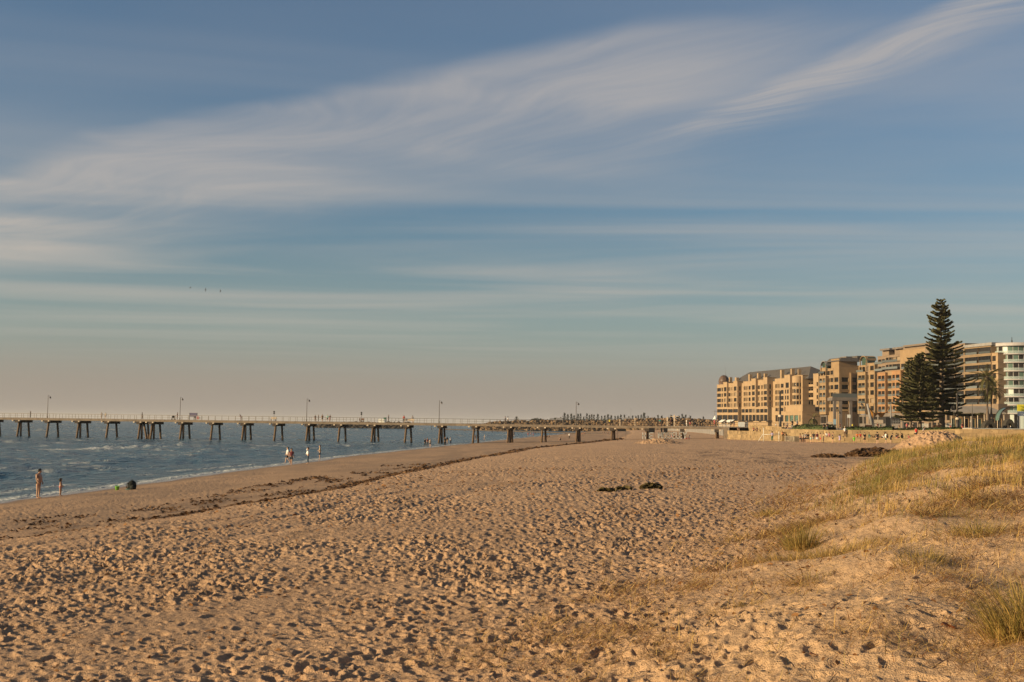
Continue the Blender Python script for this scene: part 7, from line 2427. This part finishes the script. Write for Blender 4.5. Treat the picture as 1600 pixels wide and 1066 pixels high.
# ------------------------------------------------------------------ people on the jetty
def jetty_person(px, off, h, face, pose, top, bot, label, **kw):
    p = on_jetty(px, off)
    return person(p, h, face, pose, top, bot, label, 'people on the jetty', **kw)
for a in ((47.5, 1.5, 1.78, 180, 'stand', 'black', 'black', 'lone dark figure on the jetty left of the leftmost lamp post', dict(bottom_kind='trousers', top_kind='long_sleeve')),
          (158.5, 4.5, 1.7, 90, 'stand', 'grey', 'grey', 'pale grey figure on the jetty above the fourth pile pair, left one', dict(skin='fair', hair=('short', 'fair'))),
          (165, 4.5, 1.6, 90, 'stand', 'beige', 'grey', 'faint beige figure on the jetty just right of the pale grey one', dict(skin='fair', hair=('short', 'fair'))),
          (222, 1.6, 1.78, 0, 'stride', 'black', 'brown', 'dark walker with brown trousers above the doubled pile cluster', dict(bottom_kind='trousers', top_kind='long_sleeve')),
          (277, 1.8, 1.85, 180, 'hands', 'dark', 'brown', 'person pushing the black pram beside the second lamp post', dict(bottom_kind='trousers')),
          (376.5, 1.2, 1.7, 180, 'lean', 'maroon', 'maroon', 'person in dark maroon leaning forward at the rail', dict(bottom_kind='trousers')),
          (492.5, 3.5, 1.65, -90, 'stand', 'dark', 'brown', 'leftmost and smallest of five people right of the third lamp post', dict(bottom_kind='trousers')),
          (497.5, 1.8, 1.7, 180, 'stand', 'black', 'black', 'person in black, second from left of the five on the deck', dict(bottom_kind='trousers')),
          (503.5, 1.5, 1.82, -90, 'stride', 'brown', 'black', 'person with a brown top and black shorts, middle of the five on the deck', dict(skin='fair')),
          (511.5, 1.6, 1.8, -90, 'stand', 'mint', 'black', 'person in a pale mint shirt, fourth of the five on the deck', dict(skin='fair', hair=('short', 'grey'))),
          (515.3, 1.5, 1.8, -70, 'lean', 'black', 'rose', 'person in a black top bending at the right end of the five', dict(skin='fair')),
          (562, 4.8, 1.1, -90, 'stand', 'dark', 'dark', 'child sized dark figure left of the brown bench on the jetty', dict()),
          (607, 1.4, 1.9, 180, 'stand', 'black', 'black', 'tall person in black right of the green bin on the jetty', dict(bottom_kind='trousers', top_kind='long_sleeve')),
          (631, 1.3, 1.85, -90, 'hands', 'red', 'dark', 'person in a bright red top and dark trousers on the jetty', dict(bottom_kind='trousers')),
          (644.5, 4.5, 1.8, 90, 'stand', 'grey', 'beige', 'grey figure on the jetty right of the long pale bench', dict(skin='fair')),
          (789.5, 1.2, 1.85, 180, 'stand', 'black', 'black', 'person in black on the jetty above the shore pile pair, left one of two', dict(bottom_kind='trousers', top_kind='long_sleeve')),
          (793.5, 1.3, 1.88, 0, 'walk', 'white', 'dark', 'person in white and dark on the jetty above the shore pile pair, right one', dict(bottom_kind='trousers')),
          (952.5, 1.2, 1.6, -90, 'stand', 'yellow', 'dark', 'person in a bright yellow top on the jetty against the far dunes', dict()),
          (982.5, 1.2, 1.5, -90, 'stand', 'dark', 'brown', 'dark figure on the jetty against the rocks, right of the one in yellow', dict()),
          (1031, 1.0, 1.75, -90, 'hands', 'teal', 'brown', 'person in a teal top on the jetty left of the entrance posts', dict()),
          (1048.3, 1.2, 1.9, 180, 'stand', 'maroon', 'brown', 'tall person in maroon between the two entrance posts', dict(bottom_kind='trousers')),
          (1051.2, 1.4, 1.95, 90, 'stand', 'black', 'black', 'tall person in black beside the post with two floodlamps', dict(bottom_kind='trousers', top_kind='long_sleeve')),
          (1072.8, 1.2, 1.75, 180, 'stand', 'white', 'white', 'person dressed in white on the jetty right of the floodlamps', dict(bottom_kind='trousers', hair=('short', 'fair'))),
          (1078.2, 1.2, 1.85, -90, 'stand', 'black', 'rose', 'person in a black top left of the pram near the shore end', dict()),
          (1116.5, 1.2, 1.85, -90, 'stand', 'rose', 'red', 'person in rose and red at the shore end of the jetty', dict()),
          (1121.5, 1.4, 1.85, 200, 'walk', 'navy', 'dark', 'person in navy at the shore end of the jetty, right of the one in rose', dict(bottom_kind='trousers'))):
    jetty_person(*a[:8], **a[8])

# ------------------------------------------------------------------ people along the sea wall
def terr_z(p):
    return p.z
def wall_person(px, yfoot, hpx, D, face, pose, top, bot, label, zf=None, **kw):
    """Someone at distance D whose feet (or seat) are at photograph height yfoot; standing surfaces there are the terrace, sand or promenade."""
    p = at_depth(px, yfoot, D)
    if zf is None:
        p.z = zat(p.x, p.y)
    else:
        p.z = zf
    return person(p, min(1.95, max(1.1, hpx * D / FPX)), face, pose, top, bot, label, 'people by the sea wall', **kw)
T = 3.18; P_ = 4.78
# standing before the terrace on the sand, left group
for a in ((1206.5, 691, 19.5, 232, 90, 'stand', 'lavender', 'dkgreen', 'person seen from behind in a pale top and long dark green trousers at the goal', dict(bottom_kind='trousers', hair=('long', 'brown'))),
          (1250.5, 689, 14, 216, 90, 'stand', None, 'dark', 'bare backed person with dark shorts, leftmost of the standing crowd', dict(skin='tan')),
          (1254.5, 689.5, 15, 214, 100, 'stand', 'beige', 'brown', 'person in beige, second from left in the standing crowd', dict()),
          (1258.8, 690, 16, 213, -90, 'stand', 'grey', 'black', 'person in a grey shirt and black shorts in the standing crowd', dict(skin='fair')),
          (1262.3, 689.5, 16, 212, 90, 'hands', 'black', 'black', 'person all in black just right of the grey shirt in the crowd', dict()),
          (1266.8, 690.5, 16.5, 212, 180, 'hands', 'straw', 'mint', 'person with mint green shorts in the standing crowd', dict(skin='fair', hair=('short', 'fair'))),
          (1271, 690.5, 17, 211, 90, 'stand', 'dark', 'grey', 'person in a dark shirt right of the mint green shorts', dict(hair=('long', 'fair'))),
          (1276.8, 690, 16.5, 211, -90, 'stand', 'maroon', 'white', 'person in maroon with white shorts in the standing crowd', dict()),
          (1282, 689.5, 15.5, 212, 0, 'stand', None, 'red', 'bare chested person in long red shorts in the standing crowd', dict(skin='tan', hair=('short', 'brown'))),
          (1286.8, 689, 15, 213, 180, 'stand', 'straw', 'beige', 'person in straw colours right of the red shorts', dict(skin='fair')),
          (1301.3, 690, 17.5, 209, 180, 'stand', 'black', 'black', 'person in black with a bare shoulder standing alone right of the crowd', dict(top_kind='singlet')),
          (1312, 691, 14, 207, 90, 'stand', 'lavender', 'lavender', 'person in a pale lavender dress before the terrace', dict(top_kind='dress', hair=('long', 'brown'))),
          (1334.5, 690.5, 11.5, 206, 100, 'stand', 'green', 'green', 'child in neon green before the terrace', dict(top_kind='long_sleeve')),
          (1351, 691.5, 17.5, 203, -90, 'hands', 'black', 'black', 'person in a black shirt and shorts with elbows out before the terrace', dict()),
          (1371, 692, 18.5, 202, 90, 'stand', 'black', 'black', 'tall person in a black shirt and shorts left of the pale walker', dict(skin='fair')),
          (1384, 693, 18, 201, 0, 'stride', 'white', 'dkgreen', 'walker in a white top and dark green shorts before the terrace', dict(skin='fair')),
          (1392, 691.5, 17, 203, 0, 'lean', 'black', 'black', 'person in black bending forward left of the net post', dict(skin='fair')),
          (1421.5, 690, 15, 205, 160, 'lean', 'rose', 'grey', 'person in rose bending over right of the net post', dict())):
    wall_person(*a[:9], **a[9])
# on the terrace
for a in ((1291.5, 683.5, 0, 220.5, -90, 'seat', 'white', 'maroon', 'person in white sitting on the terrace right of the crowd, left of a pair', dict(hair=('long', 'dark'))),
          (1295.8, 683.5, 0, 220, -90, 'seat', 'pink', 'maroon', 'person in pink sitting on the terrace right of the crowd, right of a pair', dict(hair=('long', 'dark'))),
          (1320, 684, 23, 219.5, -90, 'stand', 'white', 'brown', 'person in a white top and brown trousers standing up on the terrace', dict(bottom_kind='trousers', hair=('cap', 'beige'))),
          (1339.5, 683, 0, 217.5, -90, 'seat', 'orange', 'maroon', 'person in orange sitting on the terrace, left of two beside the neon child', dict()),
          (1344.5, 683, 0, 217, -90, 'seat', 'red', 'maroon', 'person in red sitting on the terrace, right of two beside the neon child', dict()),
          (1358, 684.5, 0, 216.2, 0, 'sit', 'dkgreen', 'teal', 'person in dark green sitting low on the terrace', dict()),
          (1376, 684, 0, 215.4, 0, 'lie', 'black', 'black', 'person in black lying along the terrace edge', dict()),
          (1381.5, 684, 0, 215.2, 160, 'sit', 'navy', 'white', 'person in navy sitting on the terrace behind the pale walker', dict()),
          (1400.5, 684, 0, 214.2, 20, 'sit', 'dark', 'rose', 'person in dark top sitting on the terrace right of the bending one in black', dict()),
          (1408, 684, 0, 213.8, 160, 'sit', 'black', 'straw', 'person in black and straw sitting on the terrace left of the net post', dict()),
          (1429, 684, 0, 212.6, 10, 'sit', 'black', 'beige', 'person in black and beige sitting low left of the red shirt', dict())):
    wall_person(*a[:9], zf=T + (0.14 if a[5] != 'seat' else 0.14 - 0.42), **{**a[9]}) if a[2] else person((lambda p: Vector((p.x, p.y, T + 0.15 - (0.40 if a[5] == 'seat' else 0.02))))(at_depth(a[0], a[1], a[3] - (0.9 if a[5] == 'seat' else 0))), 1.7, a[4], a[5], a[6], a[7], a[8], 'people by the sea wall', **a[9])
# on the wall top and promenade
for a in ((1431.5, 679.5, 19, 205.5, 90, 'stand', 'red', 'dark', 'person in a bright red shirt seen from behind at the wall by the mound', dict(skin='fair'), 3.35),
          (1442.5, 678, 17, 209.5, -60, 'lean', 'grey', 'black', 'person in grey bending at the left shoulder of the sand mound', dict(), 3.6),
          (1238, 668, 13.5, 262, -90, 'stand', 'black', 'black', 'dark figure on the ramp below the hotel, left one of two', dict(bottom_kind='trousers'), None),
          (1245.5, 668, 13.5, 260, -90, 'stride', 'grey', 'maroon', 'figure in a pale grey top on the ramp below the hotel, right one of two', dict(skin='fair'), None),
          (1224.8, 667, 9, 262, -90, 'stand', 'black', 'dark', 'dark figure on the promenade just right of the thick mast', dict(), None),
          (1230.5, 667, 9, 268, -90, 'stand', 'grey', 'dark', 'grey figure on the promenade between the thick mast and the ramp walkers', dict(), None),
          (1212, 665, 6, 290, -90, 'stand', 'white', 'beige', 'small white figure on the promenade left of the thick mast', dict(hair=('short', 'fair')), None),
          (1287.5, 672, 12, 236, -90, 'stand', 'black', 'black', 'dark figure up on the promenade above the crowd, left one of two', dict(bottom_kind='trousers'), 4.45),
          (1292.5, 672.5, 13, 234, -90, 'hands', 'black', 'navy', 'dark figure up on the promenade above the crowd, right one of two', dict(bottom_kind='trousers'), 4.45),
          (1417, 671, 12, 226, -90, 'stand', 'rose', 'maroon', 'person in rose red on the promenade left of the pine trunks', dict(), 4.7),
          (1421, 671, 10, 230, -90, 'stand', 'beige', 'dark', 'person in beige on the promenade right of the one in rose red', dict(), 4.7),
          (1426.5, 671, 11, 228, -90, 'stand', 'dark', 'dark', 'person in a white cap on the promenade by the pine trunks', dict(hair=('cap', 'white')), 4.7),
          (1405, 671, 8, 228, -90, 'stand', 'brown', 'straw', 'brown figure on the promenade below the leftmost pine', dict(), 4.7),
          (1503.5, 670, 13, 232, -90, 'stand', 'maroon', 'red', 'person in dark red standing left of the orange parasol', dict(), 4.75),
          (1556.5, 669, 9, 246, 90, 'stand', 'orange', 'beige', 'person in orange on the promenade right of the palms', dict(), 4.75),
          (1579, 671, 8, 224, 0, 'hands', 'white', 'white', 'person in white inside the right arched shelter', dict(hair=('short', 'fair')), 4.8),
          (1313, 668, 9, 262, -90, 'stand', 'maroon', 'dark', 'person in maroon under the grey portal', dict(), 4.75),
          (1332, 669, 9, 262, -90, 'stand', 'yellow', 'brown', 'person in a yellow top under the right leg of the portal', dict(), 4.75),
          (1376, 669.5, 10, 246, -90, 'stand', 'dkgreen', 'black', 'person in dark green on the promenade right of the leaning mast', dict(bottom_kind='trousers'), 4.72),
          (1371.5, 669, 11, 250, -90, 'stand', 'maroon', 'maroon', 'person in dark maroon beside the one in dark green', dict(bottom_kind='trousers'), 4.72),
          (1395, 672, 8, 224, 180, 'hands', 'straw', 'black', 'person in straw colour on the wall top beyond the net post', dict(), 4.62),
          (1485, 670, 9, 232, -90, 'stand', 'rose', 'grey', 'person in rose by the picket fence right of the tallest trunk', dict(), 4.78),
          (1142, 668, 11, 300, -90, 'stand', 'brown', 'dark', 'brown figure among the terrace tables below the awnings', dict(), None),
          (1147, 668, 10, 305, -90, 'stand', 'grey', 'rose', 'grey figure among the terrace tables right of the awnings', dict(), None),
          (1134, 667, 11, 310, -90, 'stand', 'dark', 'dark', 'dark figure below the left awning of the hotel', dict(), None)):
    wall_person(*a[:9], zf=(a[10] if a[10] is not None else P_), **a[9])
# sitting on the terraces by the jetty end
for px, D, z, top, bot, fc, lb in ((1153.5, 263.5, 3.95, 'black', 'brown', -90, 'person in black sitting on the terrace edge near the jetty end'), (1177.5, 253.4, 3.95, 'red', 'navy', -60, 'person in red sitting under the upper sloping wall'), (1183, 251.2, 3.95, 'black', 'black', -100, 'person in black sitting right of the one in red under the sloping wall'),
                       (1222.5, 236.0, 3.25, 'orange', 'black', -40, 'person in orange sitting at the corner of the grey terrace block'), (1228, 236.3, 4.6, 'beige', 'black', -60, 'person in beige sitting on the wall end above the grey terrace block')):
    p = at_depth(px, horizon(px), D); p.z = z + 0.14 - 0.02
    person(p, 1.7, fc, 'sit', top, bot, lb, 'people by the sea wall')

# ------------------------------------------------------------------ birds
def bird(px, py, D, span, bank, label):
    p = at_depth(px, py, D)
    root = empty('seagull', p, 0.3, label, 'bird', 'gulls in the sky')
    root.rotation_euler = (bank, 0, 0.2)
    m = mat('gull_grey_%d' % px, (0.10, 0.10, 0.095), 0.7, 0.1)
    b = MB(); b.tube([(-0.24, 0, 0), (-0.1, 0, 0.01), (0.08, 0, 0.02), (0.2, 0, 0.03), (0.26, 0, 0.02)], [0.01, 0.05, 0.055, 0.035, 0.01], 8); b.build('body', m, root)
    for s in (-1, 1):
        b = MB()
        q = [(0.07, 0.04 * s, 0.03), (-0.07, 0.04 * s, 0.03), (0.05, span * 0.27 * s, 0.14), (-0.10, span * 0.25 * s, 0.13), (-0.10, span * 0.5 * s, 0.06), (-0.14, span * 0.49 * s, 0.055)]
        b.poly([q[0], q[1], q[3], q[2]]); b.poly([q[2], q[3], q[5], q[4]]); t = [(x, y, z - 0.012) for x, y, z in q]; b.poly([t[0], t[2], t[3], t[1]]); b.poly([t[2], t[4], t[5], t[3]])
        b.build('wing', m, root)
    b = MB(); b.poly([(-0.2, 0.03, 0), (-0.2, -0.03, 0), (-0.36, -0.06, 0), (-0.36, 0.06, 0)]); b.build('tail', m, root)
bird(297.5, 450, 330, 1.3, 0.5, 'left one of three small gulls gliding over the sea')
bird(321.5, 453, 335, 1.3, 1.2, 'middle one of three small gulls over the sea, wings arched')
bird(344.5, 455, 340, 1.3, 0.9, 'right one of three small gulls over the sea')

# fallen leaf by the near tuft
def dry_leaf(px, py, s, label):
    g = ground_at(px, py)
    b = MB(); n = 6
    for i in range(n):
        t0, t1 = i / n, (i + 1) / n
        w = lambda t: 0.28 * math.sin(math.pi * min(t * 1.05, 1)) * s; zz = lambda t: 0.06 * math.sin(7 * t) * s + 0.05 * s
        b.poly([((t0 - .5) * s, -w(t0), zz(t0) + 0.3 * w(t0)), ((t1 - .5) * s, -w(t1), zz(t1) + 0.3 * w(t1)), ((t1 - .5) * s, 0, zz(t1)), ((t0 - .5) * s, 0, zz(t0))]); b.poly([((t0 - .5) * s, 0, zz(t0)), ((t1 - .5) * s, 0, zz(t1)), ((t1 - .5) * s, w(t1), zz(t1) + .4 * w(t1)), ((t0 - .5) * s, w(t0), zz(t0) + .4 * w(t0))])
    o = b.build('dry_leaf', mat('leaf_rust_%d' % px, (0.30, 0.075, 0.02), 0.7, 0.2, 20.0), None, (g.x, g.y, zat(g.x, g.y) + 0.01))
    o.rotation_euler = (0.1, 0.15, 0.3)
    tag(o, label, 'leaf', 'dry leaves on the sand')
dry_leaf(1484, 987, 0.22, 'curled rust red dry leaf lying left of the tall edge tuft')
dry_leaf(1272, 1036, 0.11, 'small orange dry leaf on bare sand near the bottom')
dry_leaf(1417, 1010, 0.09, 'tiny dark orange dry leaf left of the curled rust red one')

# ------------------------------------------------------------------ evening sea haze
def haze_box(density):
    m = bpy.data.materials.new('haze_air'); m.use_nodes = True
    t = m.node_tree; t.nodes.clear()
    v = t.nodes.new('ShaderNodeVolumePrincipled')
    v.inputs['Density'].default_value = density
    v.inputs['Color'].default_value = (0.80, 0.77, 0.78, 1)
    v.inputs['Anisotropy'].default_value = 0.0
    o = t.nodes.new('ShaderNodeOutputMaterial')
    t.links.new(v.outputs[0], o.inputs['Volume'])
    b = MB(); b.box((-28000, -28000, -4.0), (28000, 28000, 62.0))
    h = b.build('haze', m, None, None, 'stuff')
haze_box(0.00006)
